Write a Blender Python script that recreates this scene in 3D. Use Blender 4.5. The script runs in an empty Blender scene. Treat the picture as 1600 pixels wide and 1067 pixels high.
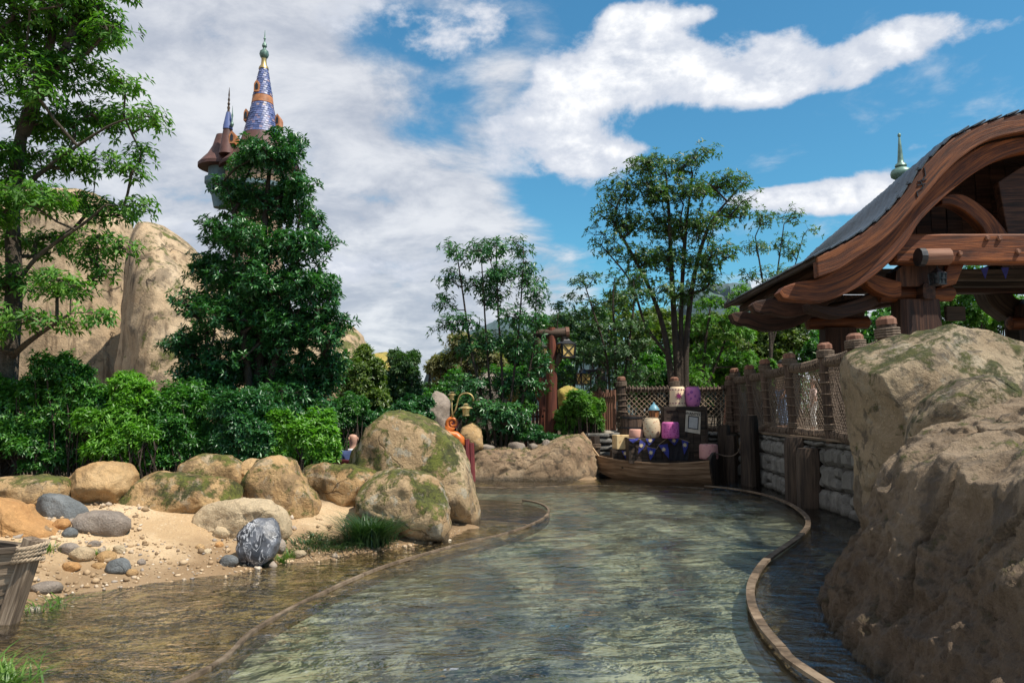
import bpy, math, random
import numpy as np
from mathutils import Vector, Matrix

SC = bpy.context.scene
COL = SC.collection
rnd = random.Random(7)
RG = np.random.default_rng(11)

# ------------------------------------------------------------------ camera
H = 1.35                       # seated eye height above the water
FPX = 1156.0                   # focal length in photo pixels (1600 wide)
HOR = 645.0
PITCH = math.atan((HOR - 533.5) / FPX)
cam_d = bpy.data.cameras.new('camera')
cam = bpy.data.objects.new('camera', cam_d)
COL.objects.link(cam)
cam.location = (0, 0, H)
cam.rotation_euler = (math.pi / 2 + PITCH, 0, 0)
cam_d.sensor_width = 36
cam_d.lens = 36 * FPX / 1600
cam_d.clip_start = 0.05
cam_d.clip_end = 3000
SC.camera = cam

# ------------------------------------------------------------------ light
SUN_DIR = Vector((0.60, -0.36, 1.12)).normalized()      # towards the sun
EL = math.asin(SUN_DIR.z)
AZ = math.atan2(SUN_DIR.x, SUN_DIR.y)
sun_d = bpy.data.lights.new('sun', 'SUN')
sun_d.energy = 5.0
sun_d.angle = math.radians(0.5)
sun_d.color = (1.0, 0.93, 0.82)
sun = bpy.data.objects.new('sun', sun_d)
COL.objects.link(sun)
sun.rotation_euler = SUN_DIR.to_track_quat('Z', 'Y').to_euler()

SC.view_settings.view_transform = 'Standard'
SC.view_settings.look = 'None'
SC.view_settings.exposure = 0.36
SC.view_settings.gamma = 1.0
SC.view_settings.use_curve_mapping = False
SC.cycles.max_bounces = 7
SC.cycles.diffuse_bounces = 3
SC.cycles.glossy_bounces = 3
SC.cycles.transmission_bounces = 3
SC.cycles.transparent_max_bounces = 10
SC.cycles.use_denoising = True
SC.cycles.sample_clamp_indirect = 4.0


class NT:
    """small helper for building node trees"""
    def __init__(s, tree):
        s.t = tree
        s.n = tree.nodes
        s.l = tree.links

    def node(s, typ, **kw):
        nd = s.n.new(typ)
        for k, v in kw.items():
            setattr(nd, k, v)
        return nd

    def put(s, sock, v):
        if v is None:
            return
        if hasattr(v, 'links') or isinstance(v, bpy.types.NodeSocket):
            s.l.new(v, sock)
        else:
            if isinstance(v, (tuple, list)) and len(v) == 3 and sock.type == 'RGBA':
                v = (*v, 1)
            sock.default_value = v

    def m(s, op, a, b=None, c=None, clamp=False):
        nd = s.node('ShaderNodeMath', operation=op, use_clamp=clamp)
        s.put(nd.inputs[0], a)
        s.put(nd.inputs[1], b)
        s.put(nd.inputs[2], c)
        return nd.outputs[0]

    def vm(s, op, a, b=None, out=0):
        nd = s.node('ShaderNodeVectorMath', operation=op)
        s.put(nd.inputs[0], a)
        if b is not None:
            s.put(nd.inputs[1], b)
        return nd.outputs[out]

    def mix(s, f, a, b, blend='MIX'):
        nd = s.node('ShaderNodeMix', data_type='RGBA', blend_type=blend)
        nd.clamp_factor = True
        s.put(nd.inputs[0], f)
        s.put(nd.inputs[6], a)
        s.put(nd.inputs[7], b)
        return nd.outputs[2]

    def noise(s, vec, scale, detail=4, rough=0.55, dist=0.0, lac=2.0):
        nd = s.node('ShaderNodeTexNoise')
        if vec is not None:
            s.l.new(vec, nd.inputs['Vector'])
        nd.inputs['Scale'].default_value = scale
        nd.inputs['Detail'].default_value = detail
        nd.inputs['Roughness'].default_value = rough
        nd.inputs['Lacunarity'].default_value = lac
        nd.inputs['Distortion'].default_value = dist
        return nd.outputs['Fac']

    def map(s, vec, scale=(1, 1, 1), loc=(0, 0, 0), rot=(0, 0, 0)):
        nd = s.node('ShaderNodeMapping')
        s.l.new(vec, nd.inputs[0])
        nd.inputs['Location'].default_value = loc
        nd.inputs['Rotation'].default_value = rot
        nd.inputs['Scale'].default_value = scale
        return nd.outputs[0]

    def ramp(s, f, stops):
        nd = s.node('ShaderNodeValToRGB')
        cr = nd.color_ramp
        while len(cr.elements) < len(stops):
            cr.elements.new(0.5)
        for e, (p, c) in zip(cr.elements, stops):
            e.position = p
            e.color = (*c, 1) if len(c) == 3 else c
        s.put(nd.inputs[0], f)
        return nd.outputs[0]

    def sstep(s, x, lo, hi):
        nd = s.node('ShaderNodeMapRange', interpolation_type='SMOOTHSTEP')
        s.put(nd.inputs['Value'], x)
        nd.inputs['From Min'].default_value = lo
        nd.inputs['From Max'].default_value = hi
        return nd.outputs[0]


def build_world():
    w = bpy.data.worlds.new('World')
    SC.world = w
    w.use_nodes = True
    w.node_tree.nodes.clear()
    n = NT(w.node_tree)
    out = n.node('ShaderNodeOutputWorld')
    bg = n.node('ShaderNodeBackground')
    sky = n.node('ShaderNodeTexSky')
    sky.sky_type = 'NISHITA'
    sky.sun_disc = False
    sky.sun_elevation = EL
    sky.sun_rotation = AZ
    sky.air_density = 1.3
    sky.dust_density = 0.3
    sky.ozone_density = 3.0
    S = 0.095
    bg.inputs['Strength'].default_value = S
    tc = n.node('ShaderNodeTexCoord').outputs['Generated']
    sep = n.node('ShaderNodeSeparateXYZ')
    n.l.new(tc, sep.inputs[0])
    x, y, z = sep.outputs
    az = n.m('ARCTAN2', x, y)
    el = n.m('ARCSINE', z)

    def ae(px, py):
        a = math.atan((px - 800) / FPX)
        e = math.atan((HOR - py) / FPX * math.cos(a))
        return a, e
    # cloud layer as seen from below: flattened coordinates towards the horizon
    zz = n.m('ADD', n.m('ABSOLUTE', z), 0.22)
    comb = n.node('ShaderNodeCombineXYZ')
    n.l.new(n.m('DIVIDE', x, zz), comb.inputs[0])
    n.l.new(n.m('DIVIDE', y, zz), comb.inputs[1])
    n.l.new(n.m('MULTIPLY', z, 1.2), comb.inputs[2])
    big = n.noise(comb.outputs[0], 1.25, 6, 0.56, 0.35)
    fine = n.noise(n.map(comb.outputs[0], (1, 1, 1), (3.1, 1.7, 0)), 3.6, 9, 0.62, 0.3)
    puffc = n.noise(n.map(tc, (1, 1, 1.5), (0.3, 0.1, 0.6)), 8.0, 9, 0.60, 0.12)
    # veil covers the left and thins to the right
    veil = n.m('SUBTRACT', 1.0, n.sstep(n.m('ADD', az, n.m('MULTIPLY', el, 0.42)), 0.02, 0.30))
    low = n.m('SUBTRACT', 1.0, n.sstep(n.m('ABSOLUTE', el), 0.04, 0.26))
    veil = n.m('MAXIMUM', veil, n.m('MULTIPLY', low, 0.75))
    v = n.m('ADD', n.m('MULTIPLY', big, 0.45), n.m('MULTIPLY', fine, 0.55))
    v = n.m('ADD', v, n.m('MULTIPLY', veil, 0.30))
    # openings of blue inside the veil
    def blob(px, py, rx, ry, amp):
        a, e = ae(px, py)
        dx = n.m('DIVIDE', n.m('SUBTRACT', az, a), rx / FPX)
        dy = n.m('DIVIDE', n.m('SUBTRACT', el, e), ry / FPX)
        r2 = n.m('ADD', n.m('MULTIPLY', dx, dx), n.m('MULTIPLY', dy, dy))
        return n.m('MULTIPLY', n.m('POWER', 2.718, n.m('MULTIPLY', r2, -1.0)), amp)

    def total(lst):
        t = None
        for b in lst:
            s = blob(*b)
            t = s if t is None else n.m('ADD', t, s)
        return t
    holes = total([(590, 20, 90, 70, 0.16), (700, 110, 60, 90, 0.12), (880, 300, 70, 40, 0.13), (250, 330, 90, 70, 0.06),
                   (330, 20, 60, 40, 0.05), (760, 20, 60, 30, .1), (640, 190, 50, 40, .07), (1090, 190, 60, 40, .1), (430, 250, 60, 50, 0.03)])
    v = n.m('SUBTRACT', v, n.m('MULTIPLY', holes, 1.7))
    vm = n.sstep(v, 0.55, 0.75)
    vm = n.m('MULTIPLY', vm, 0.93)
    # cumulus and the flat bank above the roof
    pf = total([(905, 120, 80, 55, 0.40), (1010, 60, 90, 45, 0.42), (1110, 110, 100, 42, 0.42), (1220, 130, 65, 30, 0.36),
                (850, 190, 90, 60, 0.33), (930, 235, 90, 35, 0.30), (1250, 55, 50, 30, 0.32), (1370, 70, 100, 26, 0.36),
                (1440, 25, 70, 24, 0.34), (980, 0, 50, 20, 0.3), (1330, 300, 110, 26, 0.42), (1215, 300, 90, 16, 0.34),
                (1330, 115, 60, 14, .2), (1080, 0, 60, 12, .25), (560, 420, 90, 30, 0.22), (600, 500, 120, 40, .18), (1480, 212, 40, 12, .22), (1590, 160, 40, 10, .22), (1600, 15, 40, 14, .22)])
    # a few more of the same puffs round the rest of the sky
    puff = n.m('ADD', pf, n.m('MULTIPLY', n.sstep(big, 0.6, 0.75), 0.2))
    pd = n.m('ADD', n.m('SUBTRACT', puffc, 0.5), puff)
    pm = n.sstep(pd, 0.15, 0.30)
    # shading of the puffs: light from upper right, fine relief
    relief = n.noise(n.map(tc, (1, 1, 1.5), (0.285, 0.1, 0.585)), 8.0, 9, 0.60, 0.12)
    lit = n.m('ADD', 0.5, n.m('MULTIPLY', n.m('SUBTRACT', puffc, relief), 5.0), clamp=True)
    thick = n.sstep(pd, 0.2, 0.55)
    skyc = n.mix(1.0, sky.outputs[0], (0.46, 0.98, 1.10), 'MULTIPLY')
    veilc = n.mix(n.sstep(fine, 0.35, 0.7), (0.38 / S, 0.41 / S, 0.48 / S), (0.66 / S, 0.67 / S, 0.70 / S))
    puffcol = n.mix(n.m('MULTIPLY', thick, lit), (0.50 / S, 0.54 / S, 0.62 / S), (0.90 / S, 0.90 / S, 0.90 / S))
    c = n.mix(vm, skyc, veilc)
    c = n.mix(pm, c, puffcol)
    n.l.new(c, bg.inputs['Color'])
    n.l.new(bg.outputs[0], out.inputs[0])


build_world()


# ------------------------------------------------------------------ helpers: projection
CT, ST = math.cos(PITCH), math.sin(PITCH)


def P(px, py, Y):
    """world point seen at photo pixel px,py at forward distance Y"""
    a, b = px - 800.0, -(py - 533.5)
    d = (a, FPX * CT - b * ST, FPX * ST + b * CT)
    k = Y / d[1]
    return Vector((d[0] * k, Y, H + d[2] * k))


def G(px, py, z=0.0):
    a, b = px - 800.0, -(py - 533.5)
    d = (a, FPX * CT - b * ST, FPX * ST + b * CT)
    k = (z - H) / d[2]
    return Vector((d[0] * k, d[1] * k, z))


# ------------------------------------------------------------------ helpers: noise
def _hash(i, j, k, seed):
    h = (i * 374761393 + j * 668265263 + k * 2147483647 + seed * 974634777) & 0xffffffff
    h = ((h ^ (h >> 13)) * 1274126177) & 0xffffffff
    h = ((h ^ (h >> 15)) * 2246822519) & 0xffffffff
    return ((h ^ (h >> 16)) & 0xffff) / 65535.0


def vnoise(p, seed=0):
    p = np.asarray(p, float)
    f = np.floor(p).astype(np.int64)
    t = p - f
    t = t * t * t * (t * (t * 6 - 15) + 10)
    r = 0
    for dx in (0, 1):
        wx = t[:, 0] if dx else 1 - t[:, 0]
        for dy in (0, 1):
            wy = t[:, 1] if dy else 1 - t[:, 1]
            for dz in (0, 1):
                wz = t[:, 2] if dz else 1 - t[:, 2]
                r = r + wx * wy * wz * _hash(f[:, 0] + dx, f[:, 1] + dy, f[:, 2] + dz, seed)
    return r * 2 - 1


def fbm(p, scale, octv=4, seed=0, gain=0.5, ridged=False):
    p = np.asarray(p, float) * scale
    a, s, tot = 1.0, 0, 0
    for o in range(octv):
        v = vnoise(p + o * 17.3, seed + o)
        if ridged:
            v = 1 - 2 * np.abs(v)
        s = s + a * v
        tot += a
        a *= gain
        p = p * 2.03
    return s / tot


# ------------------------------------------------------------------ helpers: objects
def tag(o, label=None, cat=None, group=None, kind=None):
    if label: o['label'] = label
    if cat: o['category'] = cat
    if group: o['group'] = group
    if kind: o['kind'] = kind
    return o


def thing(name, label, cat, loc=(0, 0, 0), rz=0.0, group=None):
    o = bpy.data.objects.new(name, None)
    o.empty_display_size = 0.1
    COL.objects.link(o)
    o.location = loc
    o.rotation_euler = (0, 0, rz)
    return tag(o, label, cat, group)


def link_mesh(name, me, mat=None, parent=None, loc=None):
    o = bpy.data.objects.new(name, me)
    COL.objects.link(o)
    if mat is not None and not me.materials:
        me.materials.append(mat)
    if parent is not None:
        o.parent = parent
    if loc is not None:
        o.location = loc
    return o


def np_mesh(name, verts, faces, grain=None, smooth=False):
    """faces: (n,3) or (n,4) int array"""
    verts = np.asarray(verts, np.float32)
    faces = np.asarray(faces, np.int32)
    me = bpy.data.meshes.new(name)
    nf, k = faces.shape
    me.vertices.add(len(verts))
    me.vertices.foreach_set('co', verts.ravel())
    me.loops.add(nf * k)
    me.loops.foreach_set('vertex_index', faces.ravel())
    me.polygons.add(nf)
    me.polygons.foreach_set('loop_start', np.arange(0, nf * k, k, dtype=np.int32))
    try:
        me.polygons.foreach_set('loop_total', np.full(nf, k, np.int32))
    except Exception:
        pass
    if grain is not None:
        a = me.attributes.new('grain', 'FLOAT_VECTOR', 'POINT')
        a.data.foreach_set('vector', np.asarray(grain, np.float32).ravel())
    if smooth:
        me.polygons.foreach_set('use_smooth', np.ones(nf, bool))
    me.update(calc_edges=True)
    me.validate()
    return me


def world_off(o):
    """sum of locations of an unrotated parent chain"""
    v = Vector((0, 0, 0))
    while o is not None:
        v += o.location
        o = o.parent
    return v


class MB:
    def __init__(s):
        s.v, s.f, s.g = [], [], []

    def add(s, vs, fs, gr=None):
        b = len(s.v)
        s.v += [tuple(v) for v in vs]
        s.f += [tuple(i + b for i in f) for f in fs]
        if gr is None:
            gr = [(v[2], v[0], v[1]) for v in vs]
        s.g += [tuple(g) for g in gr]
        return s

    def box(s, c, size, rz=0.0, bev=0.0, tilt=None, grain=0):
        cx, cy, cz = c
        hx, hy, hz = size[0] / 2, size[1] / 2, size[2] / 2
        R = Matrix.Rotation(rz, 3, 'Z')
        if tilt:
            R = R @ Matrix.Rotation(tilt[0], 3, 'X') @ Matrix.Rotation(tilt[1], 3, 'Y')
        o = Vector(c)
        r0 = rnd.random() * 20
        perm = [(0, 1, 2), (1, 0, 2), (2, 0, 1)][grain]
        if bev <= 0:
            L = [Vector((x, y, z)) for x in (-hx, hx) for y in (-hy, hy) for z in (-hz, hz)]
            F = [(0, 1, 3, 2), (4, 6, 7, 5), (0, 4, 5, 1), (2, 3, 7, 6), (0, 2, 6, 4), (1, 5, 7, 3)]
        else:
            L, F = bevbox(hx, hy, hz, min(bev, hx * .9, hy * .9, hz * .9))
            L = [Vector(q) for q in L]
        s.add([o + R @ q for q in L], F, [(q[perm[0]] + r0, q[perm[1]] + r0, q[perm[2]]) for q in L])
        return s

    def beam(s, a, b, w, h, up=(0, 0, 1), bev=0.0, taper=1.0):
        a, b = Vector(a), Vector(b)
        d = b - a
        L = d.length
        d.normalize()
        u = Vector(up)
        sd = d.cross(u)
        if sd.length < 1e-3:
            sd = d.cross(Vector((0, 1, 0)))
        sd.normalize()
        u = sd.cross(d)
        if bev <= 0:
            pts = [(-.5, -.5), (.5, -.5), (.5, .5), (-.5, .5)]
        else:
            e = min(.45, bev / min(w, h))
            pts = [(-.5 + e, -.5), (.5 - e, -.5), (.5, -.5 + e), (.5, .5 - e), (.5 - e, .5), (-.5 + e, .5), (-.5, .5 - e), (-.5, -.5 + e)]
        n = len(pts)
        vs, gr = [], []
        r0 = rnd.random() * 20
        for t, sc in ((0, 1.0), (1, taper)):
            for (p, q) in pts:
                vs.append(a + d * L * t + sd * p * w * sc + u * q * h * sc)
                gr.append((t * L + r0, p * w + r0, q * h))
        fs = [(i, (i + 1) % n, n + (i + 1) % n, n + i) for i in range(n)] + [tuple(range(n - 1, -1, -1)), tuple(range(n, 2 * n))]
        return s.add(vs, fs, gr)

    def tube(s, pts, rad, n=8, cap=True, closed=False):
        pts = [Vector(p) for p in pts]
        m = len(pts)
        if not hasattr(rad, '__len__'):
            rad = [rad] * m
        vs, gr = [], []
        r0 = rnd.random() * 20
        prev = None
        L = 0
        for i, p in enumerate(pts):
            if closed:
                d = pts[(i + 1) % m] - pts[i - 1]
            else:
                d = pts[min(i + 1, m - 1)] - pts[max(i - 1, 0)]
            if d.length < 1e-9: d = Vector((0, 0, 1))
            d.normalize()
            if prev is None:
                a = Vector((0, 0, 1)) if abs(d.z) < .9 else Vector((1, 0, 0))
                u = d.cross(a).normalized()
            else:
                u = (prev - d * prev.dot(d))
                u = u.normalized() if u.length > 1e-6 else d.orthogonal().normalized()
            prev = u
            w = d.cross(u)
            if i: L += (pts[i] - pts[i - 1]).length
            for k in range(n):
                t = 2 * math.pi * k / n
                vs.append(p + (u * math.cos(t) + w * math.sin(t)) * rad[i])
                gr.append((L + r0, math.cos(t) * rad[i] + r0, math.sin(t) * rad[i]))
        fs = []
        for i in range(m if closed else m - 1):
            j = (i + 1) % m
            for k in range(n):
                k2 = (k + 1) % n
                fs.append((i * n + k, i * n + k2, j * n + k2, j * n + k))
        if cap and not closed:
            fs.append(tuple(range(n - 1, -1, -1)))
            fs.append(tuple(range((m - 1) * n, m * n)))
        return s.add(vs, fs, gr)

    def lathe(s, prof, c=(0, 0, 0), n=24, capb=True):
        """prof: list of (r, z)"""
        vs, gr, fs = [], [], []
        c = Vector(c)
        m = len(prof)
        for (r, z) in prof:
            for k in range(n):
                t = 2 * math.pi * k / n
                vs.append(c + Vector((r * math.cos(t), r * math.sin(t), z)))
                gr.append((z, r * math.cos(t), r * math.sin(t)))
        for i in range(m - 1):
            for k in range(n):
                k2 = (k + 1) % n
                fs.append((i * n + k, i * n + k2, (i + 1) * n + k2, (i + 1) * n + k))
        if prof[0][0] > 1e-4 and capb: fs.append(tuple(range(n - 1, -1, -1)))
        if prof[-1][0] > 1e-4 and capb: fs.append(tuple(range((m - 1) * n, m * n)))
        return s.add(vs, fs, gr)

    def ribbon_solid(s, top, bot, y0, y1):
        """solid between two xz curves (same count), from depth y0 to y1"""
        n = len(top)
        vs, gr = [], []
        L = 0
        for i in range(n):
            if i: L += math.hypot(top[i][0] - top[i - 1][0], top[i][1] - top[i - 1][1])
            hgt = math.hypot(top[i][0] - bot[i][0], top[i][1] - bot[i][1])
            for (x, z), hh in ((top[i], hgt), (bot[i], 0.0)):
                for y in (y0, y1):
                    vs.append((x, y, z))
                    gr.append((L, hh, y))
        fs = []
        for i in range(n - 1):
            a, b = i * 4, i * 4 + 4
            fs += [(a, a + 2, b + 2, b), (a + 1, b + 1, b + 3, a + 3), (a, b, b + 1, a + 1), (a + 2, a + 3, b + 3, b + 2)]
        fs += [(0, 1, 3, 2), (4 * n - 4, 4 * n - 2, 4 * n - 1, 4 * n - 3)]
        return s.add(vs, fs, gr)

    def prism(s, outline, y0, y1, axis='y'):
        n = len(outline)
        vs = []
        for d in (y0, y1):
            for (a, b) in outline:
                vs.append((a, d, b) if axis == 'y' else ((a, b, d) if axis == 'z' else (d, a, b)))
        fs = [tuple(range(n)), tuple(range(2 * n - 1, n - 1, -1))]
        fs += [((i + 1) % n, i, n + i, n + (i + 1) % n) for i in range(n)]
        return s.add(vs, fs)

    def build(s, name, mat, parent=None, smooth=False, local=False, origin=None, auto=None):
        me = bpy.data.meshes.new(name)
        v = [Vector(q) for q in s.v]
        loc = None
        if not local:
            off = world_off(parent) if parent is not None else None
            if off is None:
                if origin is None:
                    xs = [q.x for q in v]; ys = [q.y for q in v]; zs = [q.z for q in v]
                    origin = ((min(xs) + max(xs)) / 2, (min(ys) + max(ys)) / 2, min(zs))
                off = Vector(origin)
                loc = off
            v = [q - off for q in v]
        me.from_pydata(v, [], s.f)
        a = me.attributes.new('grain', 'FLOAT_VECTOR', 'POINT')
        a.data.foreach_set('vector', np.asarray(s.g, np.float32).ravel())
        if smooth:
            me.polygons.foreach_set('use_smooth', np.ones(len(me.polygons), bool))
        me.update()
        o = link_mesh(name, me, mat, parent, loc)
        if smooth and auto:
            me.set_sharp_from_angle(angle=math.radians(auto))
        return o


def bevbox(hx, hy, hz, b):
    """24-vertex bevelled box"""
    V, idx = [], {}
    for sx in (-1, 1):
        for sy in (-1, 1):
            for sz in (-1, 1):
                for ax in range(3):
                    p = [sx * (hx - b), sy * (hy - b), sz * (hz - b)]
                    h = (hx, hy, hz)[ax]
                    p[ax] = (sx, sy, sz)[ax] * h
                    idx[(sx, sy, sz, ax)] = len(V)
                    V.append(tuple(p))
    F = []
    def q(*k):
        F.append(tuple(idx[i] for i in k))
    for s in (-1, 1):
        q((s, -1, -1, 0), (s, 1, -1, 0), (s, 1, 1, 0), (s, -1, 1, 0))
        q((-1, s, -1, 1), (1, s, -1, 1), (1, s, 1, 1), (-1, s, 1, 1))
        q((-1, -1, s, 2), (1, -1, s, 2), (1, 1, s, 2), (-1, 1, s, 2))
    for a in (-1, 1):
        for b2 in (-1, 1):
            q((-1, a, b2, 1), (1, a, b2, 1), (1, a, b2, 2), (-1, a, b2, 2))
            q((a, -1, b2, 0), (a, 1, b2, 0), (a, 1, b2, 2), (a, -1, b2, 2))
            q((a, b2, -1, 0), (a, b2, 1, 0), (a, b2, 1, 1), (a, b2, -1, 1))
    for sx in (-1, 1):
        for sy in (-1, 1):
            for sz in (-1, 1):
                q((sx, sy, sz, 0), (sx, sy, sz, 1), (sx, sy, sz, 2))
    return V, F


def fix_normals(o):
    import bmesh
    bm = bmesh.new()
    bm.from_mesh(o.data)
    bmesh.ops.recalc_face_normals(bm, faces=bm.faces)
    bm.to_mesh(o.data)
    bm.free()


def ico(sub):
    if sub in ico.c:
        return ico.c[sub]
    import bmesh
    bm = bmesh.new()
    bmesh.ops.create_icosphere(bm, subdivisions=sub, radius=1.0)
    V = np.array([v.co[:] for v in bm.verts])
    F = np.array([[v.index for v in f.verts] for f in bm.faces])
    bm.free()
    ico.c[sub] = (V, F)
    return V, F
ico.c = {}


# ------------------------------------------------------------------ materials
def new_mat(name):
    m = bpy.data.materials.new(name)
    m.use_nodes = True
    m.node_tree.nodes.clear()
    n = NT(m.node_tree)
    out = n.node('ShaderNodeOutputMaterial')
    return m, n, out


def principled(n, out, col, rough=0.8, bump=None, bstr=0.3, bdist=0.02, metal=0.0, spec=0.5, emit=None, estr=0.0):
    b = n.node('ShaderNodeBsdfPrincipled')
    n.put(b.inputs['Base Color'], col)
    n.put(b.inputs['Roughness'], rough)
    b.inputs['Metallic'].default_value = metal
    b.inputs['Specular IOR Level'].default_value = spec
    if bump is not None:
        bp = n.node('ShaderNodeBump')
        bp.inputs['Strength'].default_value = bstr
        bp.inputs['Distance'].default_value = bdist
        n.l.new(bump, bp.inputs['Height'])
        n.l.new(bp.outputs[0], b.inputs['Normal'])
    if emit is not None:
        n.put(b.inputs['Emission Color'], emit)
        b.inputs['Emission Strength'].default_value = estr
    n.l.new(b.outputs[0], out.inputs[0])
    return b


def rock_mat(name, c1, c2, c3, moss=0.0, mosscol=(0.10, 0.115, 0.018), lichen=0.0, stain=0.25, scale=1.0, crack=0.5, bstr=0.9, streak=0.0, mossz=0.38, low=None):
    m, n, out = new_mat(name)
    g = n.node('ShaderNodeNewGeometry')
    pos = g.outputs['Position']
    big = n.noise(pos, 1.1 * scale, 5, 0.6, 0.6)
    mid = n.noise(pos, 5.0 * scale, 6, 0.65, 0.3)
    fine = n.noise(pos, 38 * scale, 5, 0.7)
    grit = n.noise(pos, 130 * scale, 3, 0.7)
    col = n.ramp(big, [(0.30, c1), (0.52, c2), (0.72, c3)])
    col = n.mix(n.sstep(mid, 0.35, 0.75), col, tuple(x * 0.72 for x in c2))
    # mineral grains
    col = n.mix(n.m('MULTIPLY', n.sstep(fine, 0.52, 0.75), 0.55), col, tuple(min(1, x * 1.6) for x in c2))
    col = n.mix(n.m('MULTIPLY', n.sstep(grit, 0.56, 0.72), 0.6), col, tuple(x * 0.30 for x in c1))
    if streak:
        st = n.noise(n.map(pos, (1.6, 1.6, 0.16)), 2.2, 5, 0.6, 0.4)
        col = n.mix(n.m('MULTIPLY', n.sstep(st, 0.5, 0.68), streak), col, tuple(x * 0.33 for x in c1))
    dk = n.noise(n.map(pos, (1, 1, 1), (5.2, 2.2, 1.1)), 3.2 * scale, 7, 0.7, 0.8)
    col = n.mix(n.m('MULTIPLY', n.sstep(dk, 0.51, 0.61), stain), col, (0.05, 0.043, 0.036))
    hgt = n.m('ADD', n.m('MULTIPLY', mid, 1.2), n.m('ADD', n.m('MULTIPLY', fine, 0.55), n.m('MULTIPLY', grit, 0.16)))
    if crack:
        vo = n.node('ShaderNodeTexVoronoi', feature='DISTANCE_TO_EDGE')
        wv = n.node('ShaderNodeMix', data_type='VECTOR')
        nn = n.node('ShaderNodeTexNoise'); nn.inputs['Scale'].default_value = 2.2; nn.inputs['Detail'].default_value = 5
        n.l.new(pos, nn.inputs['Vector'])
        wv.inputs[0].default_value = 0.42
        n.l.new(pos, wv.inputs[4]); n.l.new(nn.outputs['Color'], wv.inputs[5])
        n.l.new(wv.outputs[1], vo.inputs['Vector'])
        vo.inputs['Scale'].default_value = 2.0 * scale
        ck = n.m('SUBTRACT', 1.0, n.sstep(vo.outputs['Distance'], 0.0, 0.022))
        ck = n.m('MULTIPLY', ck, n.sstep(n.noise(pos, 1.7 * scale, 3), 0.5, 0.62))
        ck = n.m('MULTIPLY', ck, crack)
        col = n.mix(ck, col, (0.03, 0.022, 0.015))
        hgt = n.m('SUBTRACT', hgt, n.m('MULTIPLY', ck, 0.8))
    sepn = n.node('ShaderNodeSeparateXYZ')
    n.l.new(g.outputs['Normal'], sepn.inputs[0])
    rough = 0.88
    if lichen:
        li = n.noise(n.map(pos, (1, 1, 1), (9, 4, 2)), 4.4 * scale, 6, 0.68, 0.5)
        col = n.mix(n.m('MULTIPLY', n.sstep(li, 0.55, 0.60), lichen), col, (0.36, 0.36, 0.30))
    if moss:
        mn = n.noise(n.map(pos, (1, 1, 1), (2, 8, 5)), 2.3 * scale, 8, 0.72, 0.5)
        mn2 = n.noise(n.map(pos, (1, 1, 1), (1, 3, 7)), 9.0 * scale, 6, 0.7, 0.3)
        mz = n.m('ADD', n.m('MULTIPLY', sepn.outputs[2], mossz), n.m('ADD', n.m('MULTIPLY', n.m('SUBTRACT', mn, .5), 2.6), n.m('MULTIPLY', n.m('SUBTRACT', mn2, .5), 1.2)))
        mk = n.sstep(n.m('ADD', mz, n.m('MULTIPLY', n.m('SUBTRACT', fine, .5), .5)), 0.55 - moss * 0.52, 0.85 - moss * 0.52)
        mc = n.mix(n.sstep(n.m('ADD', n.m('MULTIPLY', n.noise(pos, 26, 4, 0.7), .5), n.m('MULTIPLY', n.noise(pos, 4, 4, 0.6), .5)), .4, .6), (0.030, 0.040, 0.010), tuple(min(1, x * 1.35) for x in mosscol))
        col = n.mix(n.m('MULTIPLY', mk, 0.92), col, mc)
        hgt = n.m('ADD', hgt, n.m('MULTIPLY', mk, n.m('MULTIPLY', n.noise(pos, 90, 3, 0.8), 0.5)))
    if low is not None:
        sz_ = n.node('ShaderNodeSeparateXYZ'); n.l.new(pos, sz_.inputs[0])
        low_shade = n.m('SUBTRACT', 1.0, n.sstep(n.m('ADD', sz_.outputs[2], n.m('MULTIPLY', n.m('SUBTRACT', n.noise(pos, 1.6, 6, .65), .5), .8)), low[0], low[1]))
        col = n.mix(n.m('MULTIPLY', low_shade, .85), col, n.mix(fine, (0.040, 0.028, 0.019), (0.165, 0.113, 0.075)))  # shade on the lower rock painted into the colour, fading upwards
    # tide line: damp rock next to the water
    sepp = n.node('ShaderNodeSeparateXYZ')
    n.l.new(pos, sepp.inputs[0])
    wet = n.m('SUBTRACT', 1.0, n.sstep(n.m('ADD', sepp.outputs[2], n.m('MULTIPLY', n.m('SUBTRACT', mid, .5), .12)), 0.02, 0.10))
    col = n.mix(n.m('MULTIPLY', wet, 0.7), col, (0.045, 0.036, 0.022))
    principled(n, out, col, n.m('SUBTRACT', rough, n.m('MULTIPLY', wet, 0.5)), hgt, bstr, 0.045, spec=0.3)
    return m


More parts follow.
